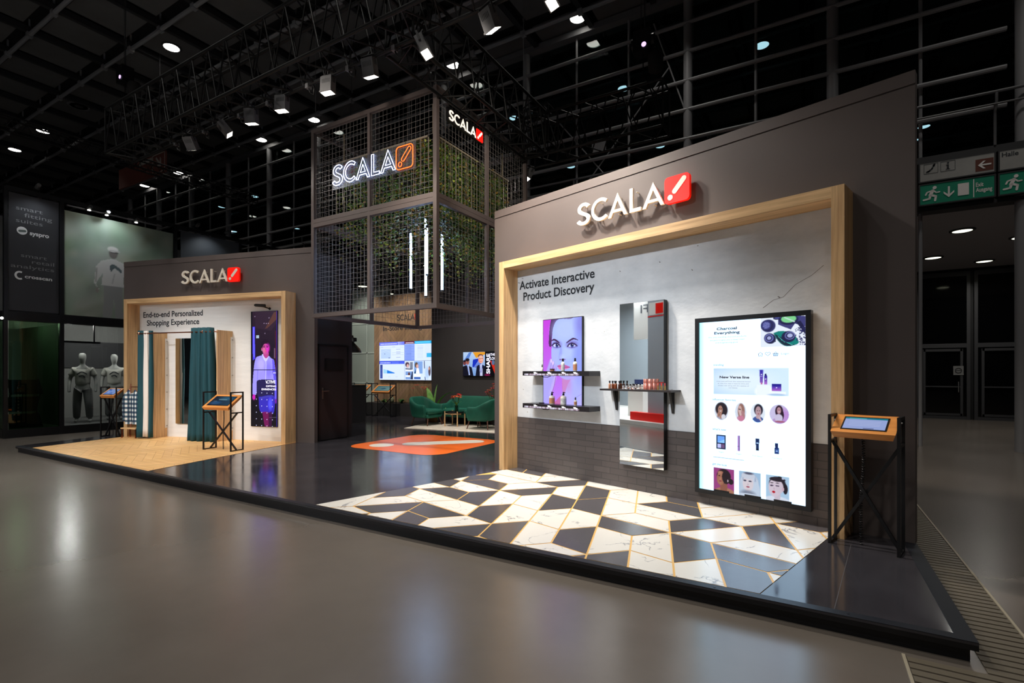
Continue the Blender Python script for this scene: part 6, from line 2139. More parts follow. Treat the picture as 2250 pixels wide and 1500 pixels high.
# two tablet stands at the back
tablet_stand((-12.02, 12.13, ZP), rad(2), 0.80, 0.27, 0.80, 1.02, 1.085, 0.70, 'teal', 'back tablet stand with orange tray in front of the video wall planter', 0.78)
tablet_stand((-13.12, 12.13, ZP), rad(2), 0.80, 0.27, 0.80, 1.02, 1.085, 0.70, 'teal', 'back tablet stand with orange tray partly behind the dark bar table', 0.78)

# bar table, stool, pendant
t = thing('bar_table', 'dark high bar table partly hidden behind the storage cabin', 'bar table', (-11.08, 10.16, ZP))
MB().box((-1.5, -0.27, 1.04), (0.03, 0.27, 1.08)).build('top', m_black, t)
MB().box((-0.04, -0.26, 0.012), (0.03, 0.26, 1.04)).build('end_panel', m_boothd, t)
MB().box((-1.5, -0.26, 0.012), (-1.44, 0.26, 1.04)).build('end_panel', m_boothd, t)
MB().box((-0.045, -0.265, 0), (0.035, 0.265, 0.012)).build('base_strip', m_steel, t)
t = thing('bar_stool', 'black bar stool standing at the dark bar table', 'stool', (-11.75, 9.95, ZP))
MB().lathe([(0.17, 0.72), (0.19, 0.74), (0.19, 0.78), (0.16, 0.80)], seg=20).build('seat', m_black, t, smooth=50)
MB().tube([(0.17 * math.cos(a), 0.17 * math.sin(a) + 0.02, 0.93) for a in [rad(200 + 14 * i) for i in range(11)]], 0.06, 8).build('backrest', m_black, t, smooth=50)
for a in (45, 135, 225, 315):
    c, s_ = math.cos(rad(a)), math.sin(rad(a))
    MB().cyl((0.22 * c, 0.22 * s_, 0), (0.13 * c, 0.13 * s_, 0.73), 0.012, 8).build('leg', m_black, t)
MB().tube([(0.185 * math.cos(a), 0.185 * math.sin(a), 0.28) for a in [2 * PI * i / 20 for i in range(20)]], 0.009, 6, closed=True).build('foot_ring', m_black, t)
t = thing('pendant_lamp', 'black industrial bell pendant lamp beside the storage cabin', 'pendant lamp', (-11.72, 10.5, 2.15))
MB().lathe([(0.295, 0.0), (0.29, 0.02), (0.25, 0.11), (0.17, 0.2), (0.1, 0.27), (0.08, 0.3)], seg=28).build('shade', m_black, t, smooth=60)
MB().lathe([(0.08, 0.30), (0.10, 0.31), (0.10, 0.40), (0.075, 0.42), (0.06, 0.50), (0.02, 0.52)], seg=18).box((0.05, -0.06, 0.32), (0.16, 0.06, 0.43)).build('socket', M('socket_black', (26, 26, 27), 0.3), t, smooth=50)
MB().cyl((0, 0, 0.52), (0, 0, 9.37), 0.006, 6).build('cord', m_black, t)

# lounge: rug, armchairs, sofa, table
q = [(-8.98, 9.78), (-6.1, 10.17), (-6.5, 11.75), (-9.39, 11.33)]
b = MB(); slab(b, [(x + 7.7, y - 10.7) for x, y in q], 0, 0.012)
tag(b.build('rug', M('rug_beige', (206, 194, 178), 0.95, var=0.2, vscale=4, bump=0.6, bscale=90), loc=(-7.7, 10.7, ZP)), 'pale beige rug under the green lounge seats', 'rug')
m_green = M('green_velvet', (4, 82, 62), 0.7, var=0.18, vscale=5)
m_green.node_tree.nodes['Principled BSDF'].inputs['Sheen Weight'].default_value = 0.35
m_green.node_tree.nodes['Principled BSDF'].inputs['Sheen Tint'].default_value = (0.1, 0.75, 0.55, 1)
m_leg = M('walnut_leg', (96, 58, 40), 0.45)


def seat(name, label, cat, x, y, rot, W, group=None):
    """armchair or sofa facing -y locally: shell of arms and back, seat base, cushion, four legs"""
    t = thing(name, label, cat, (x, y, ZP + 0.012), rot, group)
    D = 0.66
    # plan of the shell: left arm front, back, right arm front
    hw = W / 2 - 0.05
    plan = []
    r = 0.16
    ya, yb = -D / 2 + 0.05, D / 2 - 0.05
    for k in range(6):
        plan.append((-hw, ya + (yb - r - ya) * k / 5, 0))
    for k in range(1, 6):
        a = PI - PI / 2 * k / 5
        plan.append((-hw + r + r * math.cos(a), yb - r + r * math.sin(a), 0))
    nb = max(3, int(W / 0.12))
    for k in range(1, nb):
        plan.append((-hw + r + (2 * hw - 2 * r) * k / nb, yb, 0))
    for k in range(6):
        a = PI / 2 - PI / 2 * k / 5
        plan.append((hw - r + r * math.cos(a), yb - r + r * math.sin(a), 0))
    for k in range(1, 6):
        plan.append((hw, yb - r - (yb - r - ya) * k / 5, 0))
    n = len(plan)
    vs, fs = [], []
    for i, (px_, py_, _) in enumerate(plan):
        a = Vector(plan[max(0, i - 1)]); c = Vector(plan[min(n - 1, i + 1)])
        d = (c - a).normalized(); nr = Vector((-d.y, d.x, 0))
        q = (py_ - ya) / (yb - ya)
        top = 0.565 + 0.20 * max(0, min(1, (q - 0.45) / 0.55)) ** 1.3
        th = 0.055
        lean = 0.05 * q
        o = Vector((px_, py_, 0))
        out = nr * th
        sec = [(out * 0.8, 0.22), (out, 0.4), (out * 1.0, top - 0.05), (out * 0.5, top), (-out * 0.5, top), (-out * 1.0, top - 0.05), (-out, 0.4), (-out * 0.8, 0.22)]
        for off, z in sec:
            k2 = (z - 0.22) / 0.55
            vs.append(o + off + nr * (0.05 * k2 if True else 0) + Vector((0, lean * k2, z)))
    m = 8
    for i in range(n - 1):
        for k in range(m):
            fs.append((i * m + k, i * m + (k + 1) % m, (i + 1) * m + (k + 1) % m, (i + 1) * m + k))
    fs.append(list(range(m))[::-1]); fs.append([(n - 1) * m + k for k in range(m)])
    sh = MB().add(vs, fs).build('shell', m_green, t, smooth=70)
    md = sh.modifiers.new('soft', 'SUBSURF'); md.levels = 1; md.render_levels = 2
    for nm, z0, z1, y0, k in (('base', 0.20, 0.31, -D / 2 + 0.02, 0.04), ('cushion', 0.31, 0.43, -D / 2 - 0.02, 0.055)):
        o = MB().box((-hw + 0.04, y0, z0), (hw - 0.04, yb - 0.03, z1)).build(nm, m_green, t, smooth=70)
        bv = o.modifiers.new('round', 'BEVEL'); bv.width = k; bv.segments = 4
    for sx in (-1, 1):
        for y0, k in ((-D / 2 + 0.07, -1), (D / 2 - 0.08, 1)):
            MB().tube([(sx * (hw - 0.03), y0 + 0.04 * k, 0), (sx * (hw - 0.10), y0, 0.22)], [0.012, 0.02], 10).build('leg', m_leg, t, smooth=50)
    return t


seat('armchair', 'dark green velvet armchair at the left of the coffee table, seen from its open side', 'armchair', -9.02, 10.72, rad(86), 0.74, 'green armchairs')
seat('armchair', 'dark green velvet armchair at the right, cut off by the large wall', 'armchair', -7.18, 10.72, rad(-84), 0.74, 'green armchairs')
seat('sofa', 'small dark green velvet sofa against the dark wall', 'sofa', -8.15, 11.39, rad(2), 1.4)

t = thing('coffee_table', 'small coffee table with four pale wooden legs and dark round top on the rug', 'table', (-8.17, 10.86, ZP + 0.012), rad(7))
for sx in (-1, 1):
    for sy in (-1, 1):
        MB().cyl((sx * 0.19, sy * 0.2, 0), (sx * 0.19, sy * 0.2, 0.40), 0.017, 10).build('leg', m_oakv, t, smooth=50)
MB().lathe([(0.22, 0.345), (0.235, 0.35), (0.24, 0.385), (0.23, 0.385), (0.225, 0.362), (0.001, 0.36)], seg=28).build('top', m_black, t, smooth=50)
MB().box((-0.19, -0.012, 0.30), (0.19, 0.012, 0.34)).box((-0.012, -0.2, 0.30), (0.012, 0.2, 0.34)).bar((-0.19, -0.2, 0.33), (0.19, -0.2, 0.33), 0.02).build('cross_rail', m_oakv, t)
t = thing('flower_vase', 'glass vase of red and orange flowers on the coffee table', 'vase', (-8.1, 10.84, ZP + 0.372))
MB().lathe([(0.045, 0), (0.05, 0.01), (0.055, 0.1), (0.045, 0.17), (0.05, 0.19)], seg=18).build('glass', glass_mat('vase_glass', (190, 215, 210), 0.7), t, smooth=60)
g = random.Random(21)
for i in range(6):
    a = g.uniform(0, 2 * PI); q = Vector((0.10 * math.cos(a), 0.08 * math.sin(a), g.uniform(0.34, 0.5)))
    f = MB().tube([(0.01 * math.cos(a), 0.01 * math.sin(a), 0.02), (0.02 * math.cos(a), 0.02 * math.sin(a), 0.2), q], 0.005, 5).build('stem', m_stem, t)
    bb = MB()
    for k in range(9):
        blade(bb, q, 2 * PI * k / 9, 0.075, 0.04, 0.5 + 0.4 * (k % 2), 0.8, 4)
    bb.build('blossom', (m_redfl, m_orfl)[i % 2], f, smooth=60)
bb = MB()
for i in range(6):
    blade(bb, (0, 0, 0.18), g.uniform(0, 2 * PI), 0.18, 0.05, 1.1, 0.6, 5)
bb.build('leaves', m_leafB, t, smooth=60)

t = thing('potted_plant', 'big leafy green plant in a woven pot behind the left armchair', 'plant', (-9.36, 11.38, ZP))
MB().lathe([(0.11, 0), (0.14, 0.02), (0.155, 0.2), (0.15, 0.27), (0.135, 0.27), (0.13, 0.24), (0.001, 0.24)], seg=20).build('pot', M('basket', (160, 110, 64), 0.8), t, smooth=50)
b = MB()
for az, ln, wd_, rise, dr in ((2.9, 0.66, 0.17, 1.45, 0.25), (0.2, 0.78, 0.13, 1.15, 0.5), (1.2, 0.72, 0.08, 1.5, 0.1), (3.6, 0.5, 0.2, 0.8, 0.9), (5.2, 0.5, 0.2, 0.7, 1.0), (4.4, 0.42, 0.18, 0.9, 0.9), (0.9, 0.5, 0.16, 0.9, 0.9), (2.2, 0.5, 0.18, 0.7, 0.9),
                              (6.0, 0.55, 0.14, 0.9, 0.8), (1.7, 0.4, 0.16, 1.0, 0.8), (2.6, 0.3, 0.1, 0.5, 0.8), (5.7, 0.4, 0.1, 0.4, 0.9)):
    blade(b, (0.03 * math.cos(az), 0.03 * math.sin(az), 0.25), az, ln * 1.2, wd_ * 1.3, rise, dr, 9)
b.build('leaves', M('leaf_striped', (84, 146, 50), 0.4, col2=(150, 190, 110), vscale=10), t, smooth=60)
t = thing('potted_plant', 'tall plant with red and orange blossoms behind the right armchair', 'plant', (-7.28, 11.5, ZP))
MB().lathe([(0.08, 0), (0.1, 0.3), (0.09, 0.3), (0.085, 0.27), (0.001, 0.27)], seg=18).build('pot', m_boothd, t, smooth=50)
b = MB()
for i in range(9):
    blade(b, (0, 0, 0.27), i * 0.7, 0.55, 0.09, 1.2, 0.7, 6)
b.build('leaves', m_leafA, t, smooth=60)
for i in range(7):
    a = i * 0.9 + 2; q = Vector((0.12 * math.cos(a) - 0.14, 0.1 * math.sin(a), 0.78 + 0.055 * i))
    f = MB().tube([(0, 0, 0.27), q * 0.6 + Vector((0, 0, 0.15)), q], 0.006, 5).build('stem', m_stem, t)
    bb = MB()
    for k in range(8):
        blade(bb, q, 2 * PI * k / 8, 0.09, 0.04, 0.7, 0.8, 4)
    bb.build('blossom', (m_redfl, m_orfl)[i % 2], f, smooth=60)

# ------------------------------------------------------------------ lighting trusses
def truss(label, p, ax, ln, w, h, step=0.5, r=0.028, rb=0.013):
    """box truss: p lower front corner, ax direction, w towards the left of ax, height h"""
    ax = Vector(ax)
    sd = Vector((0, 0, 1)).cross(ax)
    t = thing('lighting_truss', label, 'truss', p)
    cs = [Vector((0, 0, 0)), sd * w, Vector((0, 0, h)), sd * w + Vector((0, 0, h))]
    for c in cs:
        MB().cyl(c, c + ax * ln, r, 10).build('chord', m_truss, t, smooth=50)
    b = MB()
    n = max(1, int(round(ln / step)))
    for i in range(n):
        a0, a1 = ax * (ln * i / n), ax * (ln * (i + 1) / n)
        mid = (a0 + a1) / 2
        for lo, hi in ((0, 2), (1, 3)):
            b.cyl(cs[lo] + a0, cs[hi] + mid, rb, 6); b.cyl(cs[hi] + mid, cs[lo] + a1, rb, 6)
        for lo, hi in ((0, 1), (2, 3)):
            b.cyl(cs[lo] + a0, cs[hi] + mid, rb, 6); b.cyl(cs[hi] + mid, cs[lo] + a1, rb, 6)
    for a in (Vector((0, 0, 0)), ax * ln):
        for i, j in ((0, 1), (1, 3), (3, 2), (2, 0)):
            b.cyl(cs[i] + a, cs[j] + a, rb * 1.4, 6)
    b.build('bracing', m_truss, t)
    return t


truss('long black box truss with floodlights crossing the upper left of the picture', (-12.32, 4.65, 6.02), (1, 0, 0), 13.0, 0.5, 0.88)
truss('black box truss running back above the right side of the mesh tower', (-4.66, 5.25, 6.05), (0, 1, 0), 4.0, 0.5, 0.85)
truss('short black box truss ending over the large right wall', (-5.45, 9.3, 6.05), (1, 0, 0), 3.15, 0.5, 0.85)
truss('black box truss behind the top of the mesh tower', (-11.5, 9.85, 6.6), (1, 0, 0), 6.6, 0.5, 0.8)

# looms of cable and hooks along the main truss
for k, x in enumerate((-10.6, -9.6, -8.5, -7.7, -6.7, -5.8, -4.9)):
    t = thing('rigging_hook', 'loose black cable loop and clamp hanging below the lighting truss', 'cable loop', (x, 5.15, 5.99), 0, 'cable loops on the truss')
    MB().tube([(0, 0, 0), (0.04, 0, -0.1), (0.1, 0.02, -0.14), (0.14, 0, -0.06), (0.1, 0, 0.0)], 0.012, 6).build('loop', m_truss, t, smooth=60)
    MB().box((-0.03, -0.04, -0.03), (0.03, 0.04, 0.04)).build('clamp', m_gun, t)

m_flood = M('flood_lens', (255, 255, 255), 0.4, emit=(255, 246, 232), estr=12.0)


def floodlight(x, y, z, tgt, power, label, col=NEUT, spot=80, lensmat=None, yaw=0.0):
    """a box floodlight hung from the truss: body, yoke, clamp, ribs, lens at the lower end"""
    t = thing('floodlight', label, 'floodlight', (x, y, z), 0, 'truss floodlights')
    d = (Vector(tgt) - Vector((x, y, z))).normalized()
    q = d.to_track_quat('-Z', 'Y')
    X = q.to_matrix().to_4x4() @ Matrix.Scale(0.78, 4)
    b = MB().box((-0.125, -0.075, -0.17), (0.125, 0.075, 0.12), X)
    b.box((-0.135, -0.085, -0.19), (0.135, 0.085, -0.165), X)
    b.build('body', m_gun, t)
    b = MB()
    for i in range(6):
        b.box((-0.09 + 0.032 * i, 0.075, -0.02), (-0.08 + 0.032 * i, 0.079, 0.06), X)
        b.box((-0.09 + 0.032 * i, -0.079, -0.02), (-0.08 + 0.032 * i, -0.075, 0.06), X)
    b.build('vent', m_dgrey, t)
    MB().box((-0.115, -0.065, -0.193), (0.115, 0.065, -0.19), X).build('lens', lensmat or m_flood, t)
    MB().bar(X @ Vector((-0.14, 0, 0.0)), X @ Vector((-0.14, 0, 0.17)), 0.01, 0.03).bar(X @ Vector((0.14, 0, 0.0)), X @ Vector((0.14, 0, 0.17)), 0.01, 0.03).bar(X @ Vector((-0.14, 0, 0.17)), X @ Vector((0.14, 0, 0.17)), 0.03, 0.01).bar(X @ Vector((0, 0, 0.17)), (0, 0, 0.2), 0.02).build('yoke', m_dgrey, t)
    MB().tube([X @ Vector((0.08, 0, 0.12)), Vector((0.12, 0.0, 0.16)), Vector((0.1, 0.02, 0.24)), Vector((0.03, 0.0, 0.2))], 0.008, 6).build('cable', m_truss, t, smooth=60)
    if power:
        p = Vector((x, y, z)) + d * 0.24
        light('floodlight_beam', 'SPOT', p, p + d, power, col, 0.09, spot, 0.7)
    return t


FL = 'grey box floodlight under the long truss, '
floodlight(-10.1, 5.15, 5.93, (-10.9, 7.3, 2.6), 130, FL + 'leftmost with its dark back towards us', NEUT, 95)
floodlight(-9.0, 5.15, 5.93, (-8.0, 7.0, 3.4), 60, FL + 'second from the left and tilted', NEUT, 95)
floodlight(-8.18, 5.15, 5.94, (-8.5, 5.9, 0.1), 130, FL + 'third from the left with a thin bright strip', NEUT, 95)
floodlight(-7.35, 5.15, 5.93, (-7.3, 5.0, 0.1), 110, FL + 'fourth from the left above the tower edge', NEUT, 95)
floodlight(-6.25, 5.15, 5.91, (-6.2, 4.9, 0.1), 160, FL + 'fifth from the left with bright lens', NEUT, 95)
floodlight(-5.38, 5.15, 5.91, (-5.6, 6.6, 0.1), 260, FL + 'sixth from the left above the tower', WARM, 95)
floodlight(-4.40, 5.15, 5.89, (-2.6, 5.7, 1.2), 420, FL + 'seventh, tilted right above the tower corner', NEUT, 85)
floodlight(-3.36, 5.15, 5.88, (-2.9, 6.6, 3.0), 950, FL + 'at the top edge with its back towards us', WARM, 95)
floodlight(-2.56, 5.15, 5.87, (-0.6, 5.3, 0.5), 240, FL + 'cut by the top picture edge', NEUT, 90)
floodlight(-5.33, 9.8, 5.95, (-6.2, 8.6, 3.0), 60, 'small bright floodlight right of the mesh tower over the large wall', WARM, 90)


for loc, tgt, p in (((-3.4, 4.4, 5.7), (-5.3, 8.2, 4.6), 240), ((-6.4, 3.6, 5.6), (-6.6, 7.0, 4.9), 200), ((-3.4, 6.9, 5.9), (-5.2, 8.0, 4.9), 170)):
    light('tower_fill_spot', 'SPOT', loc, tgt, p, WARM, 0.1, 70, 0.8)  # added fill for ivy and tower frame, no fixture


def hoist(x, y, z, top, label):
    t = thing('chain_hoist', label, 'chain hoist', (x, y, z))
    MB().box((-0.16, -0.13, -0.2), (0.16, 0.13, 0.2)).cyl((-0.2, 0, 0.0), (0.22, 0, 0), 0.12, 12).build('motor', m_black, t)
    MB().cyl((0.03, 0, 0.2), (0.03, 0, top - z), 0.012, 6).cyl((-0.04, 0, 0.2), (-0.04, 0, top - z), 0.008, 6).build('chain', m_dgrey, t)
    MB().lathe([(0.05, -0.55), (0.13, -0.5), (0.15, -0.25), (0.13, -0.18)], (0.2, 0.12, 0), 12).build('chain_bag', M('bag_black', (24, 22, 22), 0.9), t, smooth=60)
    MB().cyl((0.05, -0.13, -0.1), (0.05, -0.14, -0.1), 0.045, 10).build('signal_lamp', M('signal_lamp', (230, 190, 255), 0.4, emit=(225, 190, 255), estr=1.5), t)
    MB().cyl((0, 0, -0.2), (0, 0, -0.62), 0.01, 6).cyl((0, 0, -0.62), (-0.3, 0, -1.1), 0.012, 6).cyl((0, 0, -0.62), (0.3, 0, -1.1), 0.012, 6).build('sling', m_truss, t)
    return t


hoist(-14.81, 6.0, 9.0, 11.3, 'black chain hoist hanging in front of the ceiling at the upper left')
hoist(-2.7, 9.45, 7.75, 11.3, 'black chain hoist above the end of the short right truss')
# small grey truss over the neighbouring stand
t = truss('thin grey box truss at the far upper left above the neighbour stand', (-16.3, 1.5, 7.35), (0, 1, 0), 9.0, 0.28, 0.28, 0.3, 0.02, 0.008)

# ------------------------------------------------------------------ neighbouring stand on the left (face at x = -16.3, seen across the aisle)
SX = -16.3
m_frame = M('neighbour_frame', (6, 6, 7), 0.4)
m_gglass = glass_mat('green_glass', (168, 194, 170), 0.85, 0.01)
m_sglass = glass_mat('shop_glass', (226, 230, 230), 0.88, 0.01)
nb = thing('neighbour_stand', 'black framed glazed stand of the neighbour at the left edge', 'exhibition stand', (SX, 4.2, 0))
Y = lambda y: y - 4.2
for y, w_ in ((4.2, 0.07), (5.235, 0.09), (7.9, 0.09), (9.9, 0.06), (11.3, 0.06)):
    MB().box((-0.09, Y(y) - w_ / 2, 0), (0.0, Y(y) + w_ / 2, 5.95 if y < 11 else 5.9)).build('post', m_frame, nb)
for z0, z1 in ((5.88, 5.98), (2.80, 3.02), (0.0, 0.2)):
    MB().box((-0.08, Y(4.2), z0), (-0.005, Y(13.0), z1)).build('beam', m_frame, nb)
for z0, z1 in ((5.88, 5.98), (2.80, 3.02), (0.0, 0.2)):
    MB().box((-5.0, Y(4.16), z0), (-0.09, Y(4.24), z1)).build('beam', m_frame, nb)
for x in (-1.2, -2.4):
    MB().box((x, Y(4.16), 0), (x + 0.08, Y(4.24), 5.95)).build('post', m_frame, nb)
MB().box((-0.03, Y(4.25), 0.2), (-0.02, Y(5.19), 2.80)).build('green_window', m_gglass, nb)
MB().box((-0.03, Y(5.28), 0.2), (-0.02, Y(7.86), 2.80)).build('shop_window', m_sglass, nb)
MB().box((-1.15, Y(4.2) - 0.01, 0.2), (-0.1, Y(4.2), 2.80)).build('side_window', m_gglass, nb)
MB().box((-0.10, Y(5.28), 3.02), (-0.09, Y(5.3), 5.88)).build('edge_strip', m_frame, nb)
MB().box((-5, Y(4.25), 0.0), (-0.05, Y(13), 0.2)).build('plinth', M('neighbour_floor', (88, 88, 88), 0.6), nb)
MB().box((-3.0, Y(4.25), 0.2), (-2.9, Y(13), 5.88)).build('inner_wall', M('neighbour_wall', (120, 120, 118), 0.7), nb)
MB().box((-2.9, Y(5.9), 1.7), (-2.85, Y(9.0), 2.5)).build('dark_band', M('neighbour_band', (34, 34, 38), 0.6), nb)
MB().box((-2.9, Y(4.25), 3.0), (-0.1, Y(12.9), 3.05)).build('inner_ceiling', M('neighbour_ceiling', (96, 96, 94), 0.7), nb)
MB().box((-2.9, Y(5.27), 0.2), (-0.1, Y(5.3), 2.8)).build('inner_partition', M('neighbour_partition', (70, 84, 70), 0.7), nb)
b = MB()
b.box((-0.045, Y(5.9), 2.35), (-0.03, Y(5.93), 2.80)); b.box((-0.045, Y(5.28), 2.32), (-0.03, Y(6.05), 2.37))
b.build('door_transom', m_frame, nb)
for y in (5.35, 8.0):
    MB().box((-0.11, Y(y), 5.82), (-0.04, Y(y) + 2.2, 5.85)).build('light_track', m_grey, nb)

# fabric banner with the two company names
t = thing('fabric_banner', 'dark fabric banner with two company names at the far left', 'banner', (SX - 0.03, 4.25, 3.04), rad(90))
MB().box((0, 0, 0), (0.93, 0.01, 2.80)).build('cloth', M('banner_cloth', (34, 34, 38), 0.8, var=0.15, vscale=2), t)
b = MB()
text_into(b, 'smart', 0.13, 0.62, 2.42, 0.10, -0.003); text_into(b, 'fitting', 0.28, 0.80, 2.27, 0.10, -0.003); text_into(b, 'suites', 0.13, 0.62, 2.12, 0.10, -0.003)
text_into(b, 'smart', 0.22, 0.70, 1.30, 0.09, -0.003); text_into(b, 'retail', 0.42, 0.84, 1.17, 0.09, -0.003); text_into(b, 'analytics', 0.04, 0.84, 1.03, 0.09, -0.003)
b.build('slogan_lettering', M('banner_grey', (104, 104, 106), 0.7), t)
b = MB()
text_into(b, 'syspro', 0.38, 0.74, 1.86, 0.10, -0.003, 0.03); text_into(b, 'crosscan', 0.29, 0.80, 0.80, 0.085, -0.003, 0.02)
b.plate([ribbon([Vector((0.2 + 0.075 * math.cos(rad(a)), 0.85 + 0.085 * math.sin(rad(a)))) for a in range(60, 301, 20)], 0.04)], -0.003, 0)
b.plate([circle(0.24, 1.93, 0.095, 20)], -0.003, 0)
b.build('company_lettering', M('banner_light', (196, 196, 196), 0.7), t)
b = MB(); b.plate([capsule(0.20, 1.915, 0.29, 1.93, 0.028)], -0.005, -0.003); b.build('emblem_mark', M('banner_mark', (70, 80, 76), 0.7), t)

# large textile print
def field():
    w, h = 2.55, 2.66
    c = Cv(w, h, 130, 130, (118, 130, 116))
    g = random.Random(2)
    for k in range(140):
        x, y = g.uniform(0, w), g.uniform(0, h)
        q = y / h
        col = (134 + 20 * g.random(), 142 + 14 * g.random(), 130 + 14 * g.random()) if g.random() < 0.35 + 0.3 * q else (84 + 22 * g.random(), 102 + 20 * g.random(), 82 + 20 * g.random())
        c.blob(x, y, g.uniform(0.1, 0.45), g.uniform(0.08, 0.3), col, 1.6, g.uniform(0, 90), 0.5)
    c.blob(1.25, 2.2, 0.4, 0.25, (78, 100, 78), 1.5, 0, 0.6)
    # standing figure in cap, sunglasses and sweater
    X0 = 0.98
    c.poly([(X0 - 0.16, -0.05), (X0 - 0.15, 0.9), (X0 + 0.28, 0.9), (X0 + 0.30, -0.05), (X0 + 0.12, -0.05), (X0 + 0.09, 0.62), (X0 + 0.03, -0.05)], (122, 122, 120), 1, False)
    c.poly([(X0 - 0.20, 0.86), (X0 - 0.16, 1.2), (X0 - 0.26, 1.02), (X0 - 0.32, 0.88), (X0 - 0.25, 0.75), (X0 - 0.36, 0.9), (X0 - 0.32, 1.35), (X0 - 0.2, 1.52), (X0, 1.60), (X0 + 0.14, 1.60), (X0 + 0.32, 1.52), (X0 + 0.42, 1.34), (X0 + 0.46, 0.95), (X0 + 0.44, 0.72), (X0 + 0.38, 0.75), (X0 + 0.36, 1.0), (X0 + 0.30, 1.2), (X0 + 0.32, 0.86)], (176, 174, 170), 1, False)
    c.poly([(X0 - 0.02, 1.42), (X0 + 0.08, 1.46), (X0 + 0.24, 1.36), (X0 + 0.26, 1.25), (X0 + 0.1, 1.36), (X0 + 0.02, 1.26)], (60, 74, 76), 0.9)
    c.line([(X0 - 0.30, 1.3), (X0 - 0.32, 0.95)], 0.03, (120, 118, 114), 0.7); c.line([(X0 + 0.38, 1.3), (X0 + 0.41, 0.95)], 0.03, (110, 108, 106), 0.7); c.line([(X0 + 0.1, 1.2), (X0 + 0.05, 0.95)], 0.03, (140, 138, 136), 0.7)
    c.blob(X0 + 0.07, 1.76, 0.10, 0.14, (96, 90, 86)); c.blob(X0 + 0.06, 1.87, 0.125, 0.075, (184, 182, 178)); c.blob(X0 + 0.1, 1.83, 0.14, 0.02, (160, 158, 154)); c.rect(X0 + 0.02, 1.76, X0 + 0.19, 1.8, (30, 30, 32))
    c.blob(X0 - 0.29, 0.72, 0.035, 0.07, (120, 112, 106)); c.blob(X0 + 0.41, 0.68, 0.035, 0.07, (120, 112, 106))
    c.blob(1.75, 1.6, 0.2, 0.04, (190, 190, 186), 0.5)
    return c


t = thing('textile_print', 'large green tinted textile print of a standing figure in cap and sweater', 'print', (SX - 0.03, 5.29, 3.03), rad(90))
MB().box((0, 0.001, 0), (2.55, 0.02, 2.66)).build('panel', m_frame, t)
field().build('print', print_mat(), t, (0, 0, 0))
t = thing('grey_partition', 'plain dark grey partition of the neighbour behind the fitting room wall', 'partition', (SX - 0.03, 8.05, 3.03), rad(90))
MB().box((0, 0, 0), (1.82, 0.02, 2.8)).build('panel', M('partition_dark', (70, 74, 78), 0.6), t)
t = thing('white_panel', 'narrow pale panel between the textile print and the dark partition', 'panel', (SX - 0.4, 7.95, 3.03), rad(90))
MB().box((-0.3, 0, 0), (0.0, 0.02, 2.4)).build('panel', M('pale_panel', (150, 150, 148), 0.7), t)

for k, (y, z, l) in enumerate(((4.7, 6.03, 'small spotlight above the dark fabric banner'), (5.72, 5.80, 'first bright spotlight above the textile print'), (6.1, 5.77, 'second bright spotlight above the textile print'),
                               (6.78, 5.75, 'third bright spotlight above the textile print'), (8.4, 6.02, 'spotlight above the left of the dark partition'), (9.3, 6.02, 'spotlight above the right of the dark partition'), (10.8, 6.0, 'last spotlight on the neighbour roof beam'))):
    t = thing('track_spotlight', l, 'spotlight', (SX + 0.22, y, z))
    MB().cyl((-0.05, 0.0, 0.0), (0.10, 0.0, 0.04), 0.045, 12).build('housing', M('spot_housing', (60, 60, 60), 0.5), t, smooth=50)
    MB().bar((-0.24, 0, 0.02), (0.0, 0, 0.02), 0.02).build('arm', m_frame, t)
    MB().cyl((-0.055, 0, -0.002), (-0.05, 0, 0.0), 0.038, 12).cyl((-0.01, 0, -0.03), (-0.01, 0, -0.045), 0.036, 12).build('lens', m_lens if k in (1, 2, 3) else m_dgrey, t)
for y, p in ((4.75, 22), (6.2, 60), (8.8, 16)):
    light('spotlight_beam', 'SPOT', (SX + 0.5, y, 5.9), (SX - 0.03, y, 4.6), p, COOL, 0.05, 120, 0.9)
for loc, tgt, p in (((-16.5, 6.0, 2.7), (-17.3, 6.3, 0.9), 40), ((-16.6, 7.4, 2.6), (-19.2, 6.6, 1.4), 110), ((-16.5, 4.6, 2.7), (-17.6, 5.2, 1.2), 16)):
    light('window_fill_spot', 'SPOT', loc, tgt, p, NEUT, 0.05, 110, 0.9)  # spots added inside the window to brighten mannequins and inner walls
for x, y, p in ((-17.0, 5.6, 75), (-17.0, 7.4, 70), (-17.6, 4.75, 16)):
    light('shop_fill_point', 'POINT', (x, y, 2.85), (x, y, 0), p, NEUT, 0.08)  # added point fill for the window interior, no lamp modelled
t = thing('small_lamp', 'tiny bright lamp on the corner post at the left picture edge', 'lamp', (SX + 0.04, 4.12, 2.83))
MB().lathe([(0.001, -0.03), (0.025, -0.02), (0.03, 0), (0.025, 0.02), (0.001, 0.03)], seg=12).build('bulb', m_lens, t, smooth=60)
MB().box((-0.12, -0.02, -0.01), (0, 0.06, 0.01)).build('bracket', m_frame, t)

# mannequins in the window
m_mann = M('mannequin_grey', (150, 150, 148), 0.6)
m_shirt = M('mannequin_shirt', (166, 164, 158), 0.85)
m_pants = M('mannequin_trousers', (112, 112, 112), 0.85)


def skin(name, verts, edges, radii, mat, parent, lv=2):
    me = bpy.data.meshes.new(name)
    me.from_pydata(verts, edges, [])
    me.materials.append(mat)
    o = bpy.data.objects.new(name, me)
    COL.objects.link(o)
    o.parent = parent
    o.modifiers.new('skin', 'SKIN')
    for i, r in enumerate(radii):
        sv = me.skin_vertices[0].data[i]
        sv.radius = r if isinstance(r, tuple) else (r, r)
        sv.use_root = (i == 0)
    sb = o.modifiers.new('smooth', 'SUBSURF'); sb.levels = 1; sb.render_levels = lv
    o.modifiers['skin'].use_smooth_shade = True
    return o


